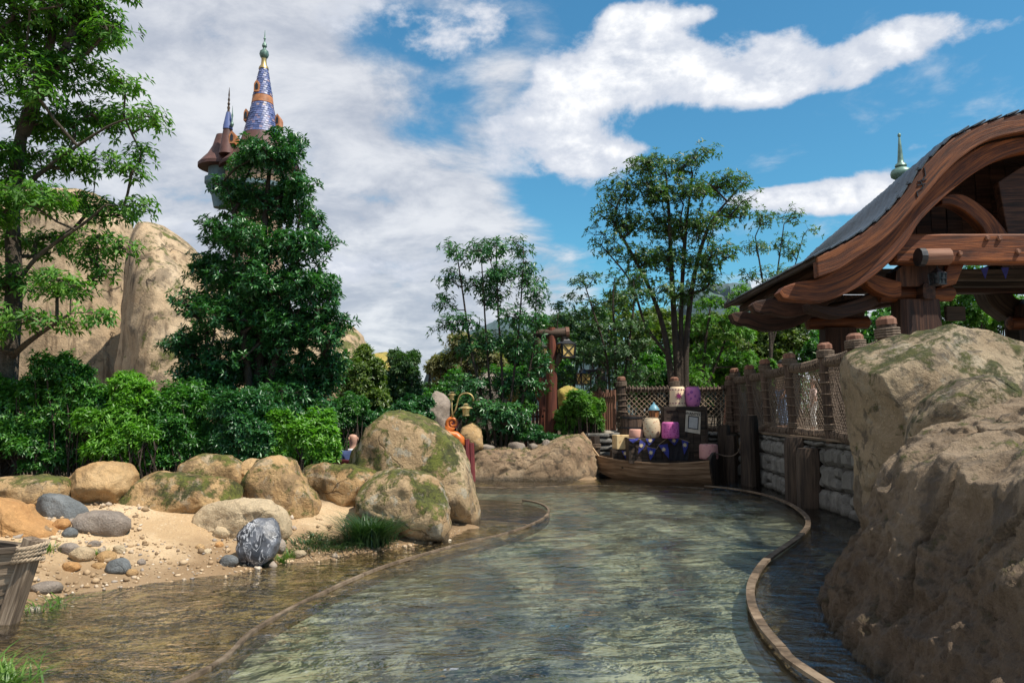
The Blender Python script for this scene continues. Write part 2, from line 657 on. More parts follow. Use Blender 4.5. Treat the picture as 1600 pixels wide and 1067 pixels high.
def wood_mat(name, c1, c2, c3, gscale=1.0, bstr=0.5, rough=0.75, contrast=1.0, spec=0.3):
    m, n, out = new_mat(name)
    at = n.node('ShaderNodeAttribute', attribute_name='grain').outputs['Vector']
    oi = n.node('ShaderNodeObjectInfo').outputs['Random']
    v = n.map(at, (0.7 * gscale, 9 * gscale, 9 * gscale))
    ofs = n.node('ShaderNodeCombineXYZ')
    n.l.new(n.m('MULTIPLY', oi, 37.0), ofs.inputs[0])
    v = n.vm('ADD', v, ofs.outputs[0])
    a = n.noise(v, 1.0, 6, 0.6, 1.1)
    b = n.noise(n.map(v, (1.5, 4.0, 4.0)), 1.6, 5, 0.65, 0.4)
    f = n.m('ADD', n.m('MULTIPLY', a, 0.6), n.m('MULTIPLY', b, 0.4))
    col = n.ramp(f, [(0.40, c1), (0.50, c2), (0.61, c3)])
    big = n.noise(n.map(at, (0.5, 1.5, 1.5)), 1.5, 3)
    col = n.mix(n.m('MULTIPLY', n.sstep(big, 0.45, 0.75), 0.45 * contrast), col, tuple(x * 0.4 for x in c1))
    col = n.mix(1.0, col, n.ramp(oi, [(0, (0.8, 0.8, 0.8)), (1, (1.15, 1.12, 1.1))]), 'MULTIPLY')
    principled(n, out, col, rough, f, bstr, 0.02, spec=spec)
    return m


def plain_mat(name, col, rough=0.7, var=0.15, nscale=12, bstr=0.2, metal=0.0, spec=0.4, emit=None, estr=0):
    m, n, out = new_mat(name)
    oc = n.node('ShaderNodeTexCoord').outputs['Object']
    f = n.noise(oc, nscale, 5, 0.6)
    c = n.mix(n.sstep(f, 0.3, 0.7), tuple(x * (1 - var) for x in col), tuple(min(1, x * (1 + var)) for x in col))
    oi = n.node('ShaderNodeObjectInfo').outputs['Random']
    c = n.mix(1.0, c, n.ramp(oi, [(0, (1 - var * .6,) * 3), (1, (1 + var * .4,) * 3)]), 'MULTIPLY')
    principled(n, out, c, rough, f, bstr, 0.01, metal, spec, emit, estr)
    return m


def leaf_mat(name, c1, c2, c3, trans=0.3, rough=0.42, spec=0.5):
    m, n, out = new_mat(name)
    g = n.node('ShaderNodeNewGeometry')
    r = g.outputs['Random Per Island']
    clump = n.noise(g.outputs['Position'], 1.6, 3, 0.6)
    f = n.m('ADD', n.m('MULTIPLY', r, 0.65), n.m('MULTIPLY', n.sstep(clump, .3, .7), 0.35))
    col = n.ramp(f, [(0.05, c1), (0.5, c2), (0.95, c3)])
    b = n.node('ShaderNodeBsdfPrincipled')
    n.l.new(col, b.inputs['Base Color'])
    b.inputs['Roughness'].default_value = rough
    b.inputs['Specular IOR Level'].default_value = spec
    t = n.node('ShaderNodeBsdfTranslucent')
    n.l.new(n.mix(1.0, col, (1.5, 1.9, 0.5), 'MULTIPLY'), t.inputs[0])
    mx = n.node('ShaderNodeMixShader')
    mx.inputs[0].default_value = trans
    n.l.new(b.outputs[0], mx.inputs[1])
    n.l.new(t.outputs[0], mx.inputs[2])
    n.l.new(mx.outputs[0], out.inputs[0])
    return m


M = {}
M['sand_rock'] = rock_mat('tan_sandstone', (0.36, 0.19, 0.075), (0.50, 0.31, 0.14), (0.60, 0.42, 0.23), moss=0.0, crack=0.7)
M['moss_rock'] = rock_mat('mossy_sandstone', (0.33, 0.18, 0.075), (0.47, 0.30, 0.14), (0.57, 0.41, 0.23), moss=0.78, crack=0.6, lichen=0.3, stain=.45)
M['big_rock'] = rock_mat('lichened_sandstone', (0.30, 0.18, 0.085), (0.43, 0.30, 0.165), (0.55, 0.42, 0.26), moss=0.92, crack=0.5, lichen=0.5, stain=0.55)
M['orange_rock'] = rock_mat('orange_sandstone', (0.42, 0.20, 0.07), (0.55, 0.30, 0.12), (0.60, 0.38, 0.18), crack=0.3, stain=.1)
M['pale_rock'] = rock_mat('pale_sandstone', (0.44, 0.30, 0.17), (0.56, 0.43, 0.27), (0.62, 0.50, 0.34), crack=0.3, stain=.1)
M['grey_rock'] = rock_mat('blue_grey_stone', (0.12, 0.13, 0.13), (0.20, 0.21, 0.21), (0.30, 0.30, 0.29), crack=0.4, scale=1.6)
M['tan_grey_rock'] = rock_mat('grey_tan_stone', (0.22, 0.17, 0.13), (0.34, 0.28, 0.23), (0.46, 0.38, 0.30), crack=0.2, scale=1.6)
M['right_rock'] = rock_mat('brown_rock_shaded_low', (0.18, 0.126, 0.078), (0.28, 0.207, 0.135), (0.38, 0.295, 0.200), low=(0.35, 1.15), moss=0.30, crack=0.25, lichen=0.0, stain=0.7, bstr=1.0)
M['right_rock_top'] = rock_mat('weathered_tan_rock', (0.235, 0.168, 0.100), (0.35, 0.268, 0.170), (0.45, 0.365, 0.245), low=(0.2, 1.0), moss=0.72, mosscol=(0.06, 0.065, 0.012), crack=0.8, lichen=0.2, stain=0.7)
M['cliff'] = rock_mat('cliff_rock', (0.34, 0.22, 0.12), (0.47, 0.34, 0.21), (0.57, 0.44, 0.30), moss=0.52, crack=0.8, stain=0.5, scale=0.5, streak=0.8, bstr=1.0)
M['bank_rock'] = rock_mat('knobbly_bank_rock', (0.24, 0.15, 0.09), (0.40, 0.28, 0.17), (0.52, 0.40, 0.27), moss=0.4, crack=0.2, stain=0.6, scale=1.5, bstr=1.0)
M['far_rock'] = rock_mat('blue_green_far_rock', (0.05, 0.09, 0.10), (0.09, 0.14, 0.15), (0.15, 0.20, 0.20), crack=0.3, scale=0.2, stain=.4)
M['wall_stone'] = rock_mat('grey_wall_stone', (0.12, 0.115, 0.10), (0.21, 0.20, 0.18), (0.30, 0.285, 0.25), crack=0.25, stain=0.3, scale=1.5, moss=0.1)
M['wood_dark'] = wood_mat('dark_weathered_wood', (0.018, 0.013, 0.010), (0.045, 0.031, 0.022), (0.085, 0.06, 0.042))
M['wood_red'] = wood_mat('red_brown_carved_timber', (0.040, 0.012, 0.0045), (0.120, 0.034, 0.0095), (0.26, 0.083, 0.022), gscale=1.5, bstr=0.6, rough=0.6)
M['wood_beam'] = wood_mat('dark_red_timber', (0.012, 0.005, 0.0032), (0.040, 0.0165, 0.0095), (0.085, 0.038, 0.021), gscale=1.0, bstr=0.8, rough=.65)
M['wood_post'] = wood_mat('fence_post_wood', (0.035, 0.022, 0.015), (0.075, 0.048, 0.033), (0.13, 0.086, 0.06))
M['wood_end'] = wood_mat('red_cut_wood', (0.12, 0.05, 0.03), (0.20, 0.095, 0.06), (0.28, 0.15, 0.10))
M['wood_boat'] = wood_mat('boat_plank_wood', (0.11, 0.065, 0.035), (0.22, 0.135, 0.075), (0.34, 0.23, 0.14), gscale=1.3)
M['wood_oldboat'] = wood_mat('silvered_boat_wood', (0.07, 0.05, 0.035), (0.17, 0.125, 0.085), (0.32, 0.25, 0.18), gscale=2.0, bstr=1.0)
M['wood_oar'] = wood_mat('pale_oar_wood', (0.34, 0.22, 0.12), (0.48, 0.33, 0.19), (0.56, 0.42, 0.27))
M['wood_kerb'] = wood_mat('kerb_timber', (0.07, 0.05, 0.032), (0.14, 0.10, 0.065), (0.23, 0.175, 0.12), gscale=1.5)
M['redpost'] = wood_mat('red_painted_post', (0.075, 0.022, 0.014), (0.15, 0.045, 0.026), (0.23, 0.08, 0.048))
M['rope'] = plain_mat('hemp_rope', (0.36, 0.27, 0.18), 0.9, 0.25, 60)
M['rope_dark'] = plain_mat('weathered_rope', (0.14, 0.10, 0.07), 0.9, 0.3, 60)
M['bark'] = rock_mat('tree_bark', (0.035, 0.025, 0.018), (0.065, 0.048, 0.035), (0.11, 0.085, 0.062), crack=0.0, scale=3, stain=.3)
M['bark_grey'] = rock_mat('pale_grey_bark', (0.06, 0.045, 0.035), (0.12, 0.095, 0.07), (0.22, 0.18, 0.14), crack=0.0, scale=2, stain=.5)
M['leaf_a'] = leaf_mat('leaf_bright', (0.037, 0.104, 0.017), (0.073, 0.183, 0.027), (0.146, 0.275, 0.043), 0.32, 0.5, 0.3)
M['leaf_b'] = leaf_mat('leaf_deep_glossy', (0.017, 0.071, 0.027), (0.034, 0.122, 0.037), (0.073, 0.207, 0.051), 0.22, 0.34)
M['leaf_c'] = leaf_mat('leaf_hedge', (0.020, 0.076, 0.017), (0.041, 0.146, 0.024), (0.116, 0.287, 0.037), 0.28, 0.38)
M['leaf_d'] = leaf_mat('leaf_yellow_green', (0.050, 0.092, 0.018), (0.090, 0.145, 0.026), (0.165, 0.205, 0.042), 0.3)
M['leaf_e'] = leaf_mat('leaf_dull', (0.024, 0.063, 0.024), (0.044, 0.104, 0.034), (0.083, 0.152, 0.044), 0.25, 0.5)
M['leaf_f'] = leaf_mat('leaf_lime', (0.055, 0.152, 0.017), (0.104, 0.262, 0.027), (0.195, 0.390, 0.055), 0.35)
M['leaf_g'] = leaf_mat('leaf_khaki', (0.104, 0.104, 0.037), (0.171, 0.165, 0.061), (0.262, 0.238, 0.104), 0.25, 0.6)
M['leaf_h'] = leaf_mat('leaf_olive', (0.034, 0.076, 0.022), (0.063, 0.128, 0.032), (0.128, 0.207, 0.051), 0.28, 0.45)
M['grass'] = leaf_mat('grass_blade', (0.040, 0.095, 0.014), (0.085, 0.175, 0.024), (0.170, 0.270, 0.045), 0.3)
M['grass_dark'] = leaf_mat('dark_sedge', (0.018, 0.050, 0.020), (0.034, 0.082, 0.026), (0.075, 0.120, 0.036), 0.2)
M['slate'] = plain_mat('blue_grey_shingle', (0.040, 0.052, 0.064), 0.42, 0.5, 6, 0.5)
M['tile_blue'] = plain_mat('blue_violet_roof_tile', (0.08, 0.11, 0.25), 0.5, 0.35, 0.9, 0.3)
M['copper'] = plain_mat('orange_copper', (0.42, 0.17, 0.07), 0.5, 0.3, 3)
M['tower_roof'] = plain_mat('red_brown_tower_roof', (0.10, 0.045, 0.036), 0.6, 0.35, 1.5, .4)
M['verdigris'] = plain_mat('green_patina', (0.13, 0.21, 0.17), 0.45, 0.3, 8, metal=0.3)
M['brass'] = plain_mat('aged_brass', (0.42, 0.31, 0.13), 0.42, 0.25, 20, metal=0.6)
M['iron'] = plain_mat('dark_iron', (0.025, 0.026, 0.030), 0.45, 0.3, 15, metal=0.3)
M['stone_tower'] = plain_mat('warm_tower_plaster', (0.40, 0.27, 0.18), 0.85, 0.3, 0.6, 0.4)
M['stone_trim'] = plain_mat('pale_blue_trim', (0.12, 0.18, 0.20), 0.8, 0.3, 1.2)
M['glass_dark'] = plain_mat('dark_window_glass', (0.02, 0.025, 0.03), 0.1, 0.1, 1)
M['amber'] = plain_mat('amber_lantern_glass', (0.62, 0.42, 0.15), 0.35, 0.25, 10)
M['orange_paint'] = plain_mat('orange_painted_scroll', (0.58, 0.15, 0.025), 0.4, 0.25, 8, 0.3)
M['maroon_paint'] = plain_mat('maroon_paint', (0.16, 0.03, 0.03), 0.5, 0.2, 8)
M['skin'] = plain_mat('skin', (0.52, 0.29, 0.20), 0.55, 0.06, 20, 0.05)
M['mortar'] = plain_mat('dark_mortar', (0.045, 0.040, 0.034), 0.95, 0.3, 20)
M['paper'] = plain_mat('aged_paper', (0.50, 0.43, 0.34), 0.9, 0.15, 9)
M['ink'] = plain_mat('black_ink', (0.03, 0.028, 0.03), 0.9, 0.1, 9)
M['paper_grey'] = plain_mat('grey_paper', (0.42, 0.40, 0.38), 0.9, 0.1, 9)
M['flag_blue'] = plain_mat('royal_blue_cloth', (0.035, 0.042, 0.22), 0.9, 0.2, 14)
M['gold_print'] = plain_mat('pale_gold_print', (0.62, 0.50, 0.30), 0.8, 0.1, 14)
M['purple_print'] = plain_mat('dark_magenta_print', (0.20, 0.02, 0.10), 0.8, 0.1, 14)
M['cloth_black'] = plain_mat('black_cloth', (0.02, 0.018, 0.022), 0.9, 0.2, 10)
M['soil'] = plain_mat('dark_soil', (0.06, 0.045, 0.03), 0.95, 0.4, 6)
M['yellow_rock'] = rock_mat('yellow_mossy_rock', (0.30, 0.22, 0.05), (0.42, 0.32, 0.08), (0.5, 0.42, 0.15), moss=0.2, crack=0.1)

# ================================================================== TERRAIN, WATER
def g2(px, py):
    v = G(px, py)
    return (v.x, v.y)


WATER = [(-12, -8), (-12, 4.4), (-6, 4.6), (-4.2, 4.7)] + [g2(*p) for p in
         [(25, 955), (100, 930), (250, 913), (380, 893), (440, 884), (560, 866), (640, 854), (700, 842), (748, 824)]] + \
        [(-0.55, 9.6), (-1.1, 10.5), (-2.2, 11.05), (-5, 11.15), (-12, 11.2), (-12, 14.6), (-4, 14.5), (-1.6, 14.9),
         (-0.8, 15.25), (0.2, 15.35), (1.65, 15.25), (1.95, 16.25), (5.05, 16.25), (4.98, 15.0), (4.55, 11.0), (4.40, 8.8),
         (4.3, 7.2), (3.9, 6.4), (3.4, 5.0), (3.2, 3.0), (3.6, -8)]


def sdist(px, py, poly):
    """signed distance, negative inside"""
    px = np.asarray(px, float); py = np.asarray(py, float)
    d = np.full(px.shape, 1e9)
    inside = np.zeros(px.shape, bool)
    n = len(poly)
    for i in range(n):
        x0, y0 = poly[i]; x1, y1 = poly[(i + 1) % n]
        ex, ey = x1 - x0, y1 - y0
        wx, wy = px - x0, py - y0
        t = np.clip((wx * ex + wy * ey) / (ex * ex + ey * ey), 0, 1)
        d = np.minimum(d, np.hypot(wx - ex * t, wy - ey * t))
        c = (y0 > py) != (y1 > py)
        with np.errstate(divide='ignore', invalid='ignore'):
            xi = (x1 - x0) * (py - y0) / (y1 - y0 + 1e-12) + x0
        inside ^= c & (px < xi)
    return np.where(inside, -d, d)


def height(x, y):
    x = np.asarray(x, float); y = np.asarray(y, float)
    s = sdist(x, y, WATER)
    left = np.interp(s, [-1.2, -0.5, 0, 1.6, 3, 8, 25], [-0.34, -0.16, 0, 0.43, 0.56, 0.75, 1.0])
    mid = np.interp(s, [-0.5, 0, 0.6, 1.6, 10], [-0.4, 0, 0.32, 0.5, 0.8])
    right = np.interp(s, [-0.3, 0.0, 0.14, 0.2], [-0.45, -0.3, 0.90, 0.96])
    wm = np.clip((y - 12.2) / 1.0, 0, 1)
    z = left * (1 - wm) + mid * wm
    wr = np.clip(np.maximum((x - 3.6) / 0.5, np.minimum((x - 1.75) / 0.25, (y - 15.9) / 0.2)), 0, 1)
    wr = wr * np.clip((y - 6.2) / .5, 0, 1) + np.clip((x - 4.4) / 0.5, 0, 1) * (1 - np.clip((y - 6.2) / .5, 0, 1))
    z = z * (1 - wr) + right * wr
    p = np.stack([x.ravel(), y.ravel(), np.zeros(x.size)], 1)
    nz = fbm(p, 1.3, 4, 3) * 0.06 + fbm(p, 7.0, 3, 9) * 0.030
    near = np.clip(1 - (np.hypot(x, y) - 25) / 30, 0, 1)
    z = z + nz.reshape(z.shape) * (1 - wr) * np.clip((s + .3) / .5, 0.15, 1) * near
    # far ground rolls down a little so that the horizon stays behind the planting
    return z


def GT(px, py):
    """point on the terrain under a photo pixel"""
    a, b = px - 800.0, -(py - 533.5)
    d = np.array([a, FPX * CT - b * ST, FPX * ST + b * CT]); d /= d[1]
    Ys = np.arange(2.5, 40, 0.02)
    zs = H + d[2] * Ys
    hs = np.maximum(height(d[0] * Ys, Ys), 0)
    k = int(np.argmax(zs <= hs))
    return Vector((d[0] * Ys[k], Ys[k], float(hs[k])))


def hz(x, y):
    return float(height(np.array([x]), np.array([y]))[0])


def axis(lo, a, b, hi, step):
    fine = list(np.arange(a, b + 1e-6, step))
    out, s, v = [], step, b
    while v < hi:
        s *= 1.35; v += s; out.append(v)
    pre, s, v = [], step, a
    while v > lo:
        s *= 1.35; v -= s; pre.append(v)
    return np.array(pre[::-1] + fine + out)


xs = axis(-1500, -7.5, 5.2, 1500, 0.06)
ys = axis(-1500, 2.8, 16.8, 1500, 0.06)
XX, YY = np.meshgrid(xs, ys)
ZZ = height(XX, YY)
nx, ny = len(xs), len(ys)
verts = np.stack([XX.ravel(), YY.ravel(), ZZ.ravel()], 1)
ii, jj = np.meshgrid(np.arange(nx - 1), np.arange(ny - 1))
a0 = (jj * nx + ii).ravel()
faces = np.stack([a0, a0 + 1, a0 + nx + 1, a0 + nx], 1)

# ground material: sand on the near bank, brown bed under water, soil and paving behind
m, n, out = new_mat('sandy_ground')
g = n.node('ShaderNodeNewGeometry').outputs['Position']
sp = n.node('ShaderNodeSeparateXYZ'); n.l.new(g, sp.inputs[0])
c = n.mix(n.sstep(n.noise(g, 1.4, 5, .6), .35, .65), (0.44, 0.30, 0.165), (0.58, 0.425, 0.26))
c = n.mix(n.m('MULTIPLY', n.sstep(n.noise(g, 60, 4, .7), .5, .7), .6), c, (0.24, 0.15, 0.08))
c = n.mix(n.m('MULTIPLY', n.sstep(n.noise(g, 45, 4, .7), .58, .7), .6), c, (0.70, 0.58, 0.42))
damp = n.m('SUBTRACT', 1.0, n.sstep(n.m('ADD', sp.outputs[2], n.m('MULTIPLY', n.m('SUBTRACT', n.noise(g, 2.2, 5, .65), .5), .40)), 0.04, 0.26))
c = n.mix(n.m('MULTIPLY', damp, .75), c, (0.20, 0.125, 0.065))
bed = n.mix(n.sstep(n.noise(g, 3.0, 6, .7, .5), .4, .62), (0.15, 0.095, 0.035), (0.36, 0.25, 0.105))
c = n.mix(n.m('SUBTRACT', 1.0, n.sstep(sp.outputs[2], -0.05, 0.0)), c, bed)
rgt = n.sstep(sp.outputs[0], 1.6, 2.6)
c = n.mix(n.m('MULTIPLY', rgt, n.m('SUBTRACT', 1.0, n.sstep(sp.outputs[2], -.1, .2))), c, (0.035, 0.040, 0.035))
soil = n.mix(n.noise(g, 4, 5), (0.05, 0.036, 0.022), (0.11, 0.08, 0.05))
soilm = n.m('MAXIMUM', n.sstep(n.m('ADD', sp.outputs[1], n.m('MULTIPLY', n.noise(g, 2, 3), .5)), 8.4, 8.9), n.sstep(n.m('ABSOLUTE', sp.outputs[0]), 8, 10))
c = n.mix(n.m('MULTIPLY', soilm, n.sstep(sp.outputs[2], 0.0, .1)), c, soil)
pave = n.mix(n.noise(g, 3, 5), (0.28, 0.24, 0.19), (0.38, 0.33, 0.27))
c = n.mix(n.m('MULTIPLY', n.sstep(sp.outputs[0], 2.0, 2.1), n.m('MULTIPLY', n.sstep(sp.outputs[2], .85, .93), n.m('SUBTRACT', 1.0, n.sstep(sp.outputs[1], 19, 19.5)))), c, pave)
hb = n.m('ADD', n.m('MULTIPLY', n.noise(g, 22, 5, .7), .7), n.m('MULTIPLY', n.noise(g, 90, 3, .7), .3))
principled(n, out, c, n.m('SUBTRACT', .95, n.m('MULTIPLY', damp, .35)), hb, 0.8, 0.03, spec=.25)
M['ground'] = m
me = np_mesh('ground', verts, faces, smooth=True)
ground = link_mesh('ground', me, M['ground'])
tag(ground, kind='structure')

# kerbs of the boat channel, from the camera to the far bend
LK = [(-4.2, -7), (-3.9, -3), (-3.4, 0), (-2.55, 2.2)] + [g2(*p) for p in
      [(285, 1067), (400, 985), (500, 930), (600, 887), (700, 857), (790, 835), (840, 816), (857, 802), (851, 791), (828, 784), (790, 780), (745, 778)]] + \
     [(-1.5, 11.75), (-3, 11.8), (-7, 11.8), (-11.5, 11.8)]
RK = [(2.9, -7), (2.75, -3), (2.15, 0), (1.76, 2.3)] + [g2(*p) for p in
      [(1268, 1067), (1221, 1026), (1189, 986), (1174, 950), (1176, 917), (1196, 885), (1226, 862), (1252, 842), (1263, 825), (1256, 808),
       (1230, 790), (1190, 776), (1140, 767), (1080, 761.5), (1000, 759), (900, 759), (800, 762)]] + [(-1.4, 13.9), (-4, 14.1), (-11.5, 14.2)]


def catmull(pts, per=8):
    pts = [Vector(p) for p in pts]
    outp = []
    for i in range(len(pts) - 1):
        p0 = pts[max(i - 1, 0)]; p1 = pts[i]; p2 = pts[i + 1]; p3 = pts[min(i + 2, len(pts) - 1)]
        for k in range(per):
            t = k / per
            outp.append(0.5 * ((2 * p1) + (-p0 + p2) * t + (2 * p0 - 5 * p1 + 4 * p2 - p3) * t * t + (-p0 + 3 * p1 - 3 * p2 + p3) * t ** 3))
    outp.append(pts[-1])
    return outp


def strip_wall(path, w, z0, z1, name, mat, label, cat):
    """kerb built of boards: base wall with capping lengths"""
    pts = catmull(path, 6)
    pts = [Vector((p[0], p[1], 0)) for p in pts]
    nn = len(pts)
    L, R = [], []
    for i, p in enumerate(pts):
        d = (pts[min(i + 1, nn - 1)] - pts[max(i - 1, 0)]).normalized()
        s = Vector((-d.y, d.x, 0))
        L.append(p + s * w / 2); R.append(p - s * w / 2)
    root = thing(name, label, cat, (pts[nn // 2].x, pts[nn // 2].y, z0))
    mb = MB()
    vs, fs, gr = [], [], []
    acc = 0
    for i in range(nn):
        if i: acc += (pts[i] - pts[i - 1]).length
        zt_ = z1 - (.05 if (p.y > 11.4 and p.x < 3.8) else 0)
        for (q, z, k) in ((L[i], z0, 0), (L[i], zt_, .3), (R[i], zt_, .6), (R[i], z0, .9)):
            vs.append((q.x, q.y, z)); gr.append((acc, k, k))
    for i in range(nn - 1):
        for k in range(3):
            a = i * 4 + k
            fs.append((a, a + 1, a + 5, a + 4))
    mb.add(vs, fs, gr)
    o = mb.build('kerb_wall', mat, root); fix_normals(o)
    # capping lengths
    seg, i = 5, 0
    while i < nn - 1:
        j = min(i + seg, nn - 1)
        mb = MB(); vs, fs, gr = [], [], []
        zj = z1 + .004 + rnd.uniform(0, .004) - (.05 if (pts[i].y > 11.4 and pts[i].x < 3.8) else 0)
        acc = rnd.random() * 9
        for q in range(i, j + 1):
            l, r = L[q].copy(), R[q].copy()
            cc = (l + r) / 2
            l += (l - cc) * .35; r += (r - cc) * .35
            if q == i and i > 0:
                dd = (pts[i + 1] - pts[i]).normalized() * .004; l += dd; r += dd
            acc += .2
            for (t, z) in ((l, zj), (l, zj + .022), (r, zj + .022), (r, zj)):
                vs.append((t.x, t.y, z)); gr.append((acc, t.x * .2, t.y * .2))
        kk = j - i + 1
        for q in range(kk - 1):
            for k in range(4):
                a = q * 4 + k; b = q * 4 + (k + 1) % 4
                fs.append((a, b, b + 4, a + 4))
        fs += [(0, 3, 2, 1), (4 * kk - 4, 4 * kk - 3, 4 * kk - 2, 4 * kk - 1)]
        mb.add(vs, fs, gr)
        o = mb.build('kerb_board', mat, root); fix_normals(o)
        i = j
    return root


strip_wall(LK, 0.022, -0.34, -0.006, 'channel_kerb', M['wood_kerb'], 'thin half-sunken brown timber kerb along the left side of the boat channel', 'kerb')
strip_wall(RK, 0.044, -0.34, 0.030, 'channel_kerb', M['wood_kerb'], 'wide dry brown timber kerb snaking along the right side of the boat channel', 'kerb')

# channel floor
m, n, out = new_mat('channel_floor_concrete')
g = n.node('ShaderNodeNewGeometry').outputs['Position']
c = n.mix(n.sstep(n.noise(n.map(g, (1, .55, 1), rot=(0, 0, .5)), .75, 5, .6, .8), .38, .56), (0.05, 0.066, 0.055), (0.40, 0.40, 0.31))
c = n.mix(n.m('MULTIPLY', n.sstep(n.noise(g, 5, 6, .7), .45, .65), .5), c, (0.08, 0.09, 0.055))
principled(n, out, c, .9)
mb = MB()
poly = [tuple(p) for p in catmull([(a, b, 0) for a, b in LK], 4)] + [tuple(p) for p in catmull([(a, b, 0) for a, b in RK], 4)][::-1]
mb.add([(p[0], p[1], -0.11) for p in poly], [tuple(range(len(poly)))])
o = mb.build('channel_floor', m, None, origin=(0, 0, -0.11))
tag(o, kind='structure'); fix_normals(o)
if o.data.polygons[0].normal.z < 0: o.data.flip_normals()
for v in ground.data.vertices:
    pass

# water surface: real ripples near the camera plus fine bump
wx = axis(-30, -6.5, 4.6, 7, 0.036)
wy = axis(-30, 2.8, 16.2, 17.0, 0.036)
wx[0] = -12.5; wx = np.sort(wx[(wx >= -12.5) & (wx <= 5.4)])
wy = np.sort(wy[(wy >= -20) & (wy <= 16.6)])
WX, WY = np.meshgrid(wx, wy)
pp = np.stack([WX.ravel() * 0.55 + WY.ravel() * .12, WY.ravel(), np.zeros(WX.size)], 1)
warp = fbm(pp, .8, 2, 51) * .6
pp[:, 1] += warp
calm_ = np.clip(fbm(pp, .45, 2, 91) * 1.2 + .75, .35, 1.3)
inch = sdist(WX.ravel(), WY.ravel(), [(p[0], p[1]) for p in poly])
silt = np.clip(.5 - inch / .12, 0, 1)
Zw = fbm(pp, 1.7, 3, 61) * 0.014 + calm_ * (.55 + .45 * silt) * (fbm(pp * np.array([.7, 1, 1]), 4.2, 2, 71, ridged=True) * 0.013 + fbm(pp * np.array([.7, 1, 1]), 9.5, 2, 81, ridged=True) * 0.0035)
nx2, ny2 = len(wx), len(wy)
ii, jj = np.meshgrid(np.arange(nx2 - 1), np.arange(ny2 - 1))
a0 = (jj * nx2 + ii).ravel()
fw = np.stack([a0, a0 + 1, a0 + nx2 + 1, a0 + nx2], 1)
me = np_mesh('water', np.stack([WX.ravel(), WY.ravel(), Zw], 1), fw, smooth=True)
sa = me.attributes.new('silt', 'FLOAT', 'POINT'); sa.data.foreach_set('value', silt.astype(np.float32))
m, n, out = new_mat('stream_water')
g = n.node('ShaderNodeNewGeometry').outputs['Position']
v1 = n.map(g, (0.55, 1.0, 1), rot=(0, 0, .15))
h = n.m('ADD', n.m('MULTIPLY', n.noise(n.map(g, (0.50, 1.0, 1), rot=(0, 0, .12)), 3.0, 4, .55, 1.6), 1.0), n.m('MULTIPLY', n.noise(n.map(g, (0.6, 1.0, 1), rot=(0, 0, -.1)), 9, 3, .6, 1.2), .34))
h = n.m('ADD', h, n.m('MULTIPLY', n.noise(n.map(g, (.6, 1, 1)), 34, 3, .6, .3), .07))
calm = n.noise(g, .5, 3, .5)
bp = n.node('ShaderNodeBump'); bp.inputs['Distance'].default_value = 0.072
n.l.new(n.m('ADD', .30, n.m('MULTIPLY', n.sstep(calm, .38, .62), .70)), bp.inputs['Strength'])
n.l.new(h, bp.inputs['Height'])
fr = n.node('ShaderNodeFresnel'); fr.inputs['IOR'].default_value = 1.9; n.l.new(bp.outputs[0], fr.inputs['Normal'])
gl = n.node('ShaderNodeBsdfGlossy'); gl.inputs['Roughness'].default_value = 0.02; n.l.new(bp.outputs[0], gl.inputs['Normal'])
gl.inputs['Color'].default_value = (1, 1, 1, 1)
tr = n.node('ShaderNodeBsdfTransparent'); tr.inputs['Color'].default_value = (0.86, 0.89, 0.81, 1)
df = n.node('ShaderNodeBsdfDiffuse'); df.inputs['Color'].default_value = (0.50, 0.52, 0.43, 1); n.l.new(bp.outputs[0], df.inputs['Normal'])
mt = n.node('ShaderNodeMixShader'); at_ = n.node('ShaderNodeAttribute', attribute_name='silt').outputs['Fac']
n.l.new(n.m('ADD', .01, n.m('MULTIPLY', at_, n.m('ADD', .0, n.m('MULTIPLY', n.sstep(n.noise(n.map(g, (1, .6, 1), rot=(0, 0, .4)), .9, 5, .6, .8), .42, .58), .03)))), mt.inputs[0])
n.l.new(tr.outputs[0], mt.inputs[1]); n.l.new(df.outputs[0], mt.inputs[2])
mx = n.node('ShaderNodeMixShader')
n.l.new(fr.outputs[0], mx.inputs[0]); n.l.new(mt.outputs[0], mx.inputs[1]); n.l.new(gl.outputs[0], mx.inputs[2])
n.l.new(mx.outputs[0], out.inputs[0])
M['water'] = m
tag(link_mesh('water', me, m), kind='structure')


# ================================================================== ROCKS
def resample_radial(pts, cx, cz, n=256):
    """radius as a function of angle for a star-shaped outline"""
    th = np.linspace(-math.pi, math.pi, n, endpoint=False)
    R = np.zeros(n)
    m_ = len(pts)
    for i in range(m_):
        x0, z0 = pts[i][0] - cx, pts[i][1] - cz
        x1, z1 = pts[(i + 1) % m_][0] - cx, pts[(i + 1) % m_][1] - cz
        ex, ez = x1 - x0, z1 - z0
        dx, dz = np.cos(th), np.sin(th)
        den = dx * ez - dz * ex
        with np.errstate(divide='ignore', invalid='ignore'):
            r = (x0 * ez - z0 * ex) / den
            t = (x0 * dz - z0 * dx) / den
        ok = (r > 0) & (t >= -1e-6) & (t <= 1 + 1e-6) & (np.abs(den) > 1e-9)
        R = np.where(ok, np.maximum(R, r), R)
    # fill and smooth
    bad = R <= 0
    if bad.any(): R[bad] = np.interp(th[bad], th[~bad], R[~bad])
    k = np.array([1, 2, 3, 2, 1.]); k /= k.sum()
    R = sum(k[j] * np.roll(R, j - 2) for j in range(5))
    return th, R


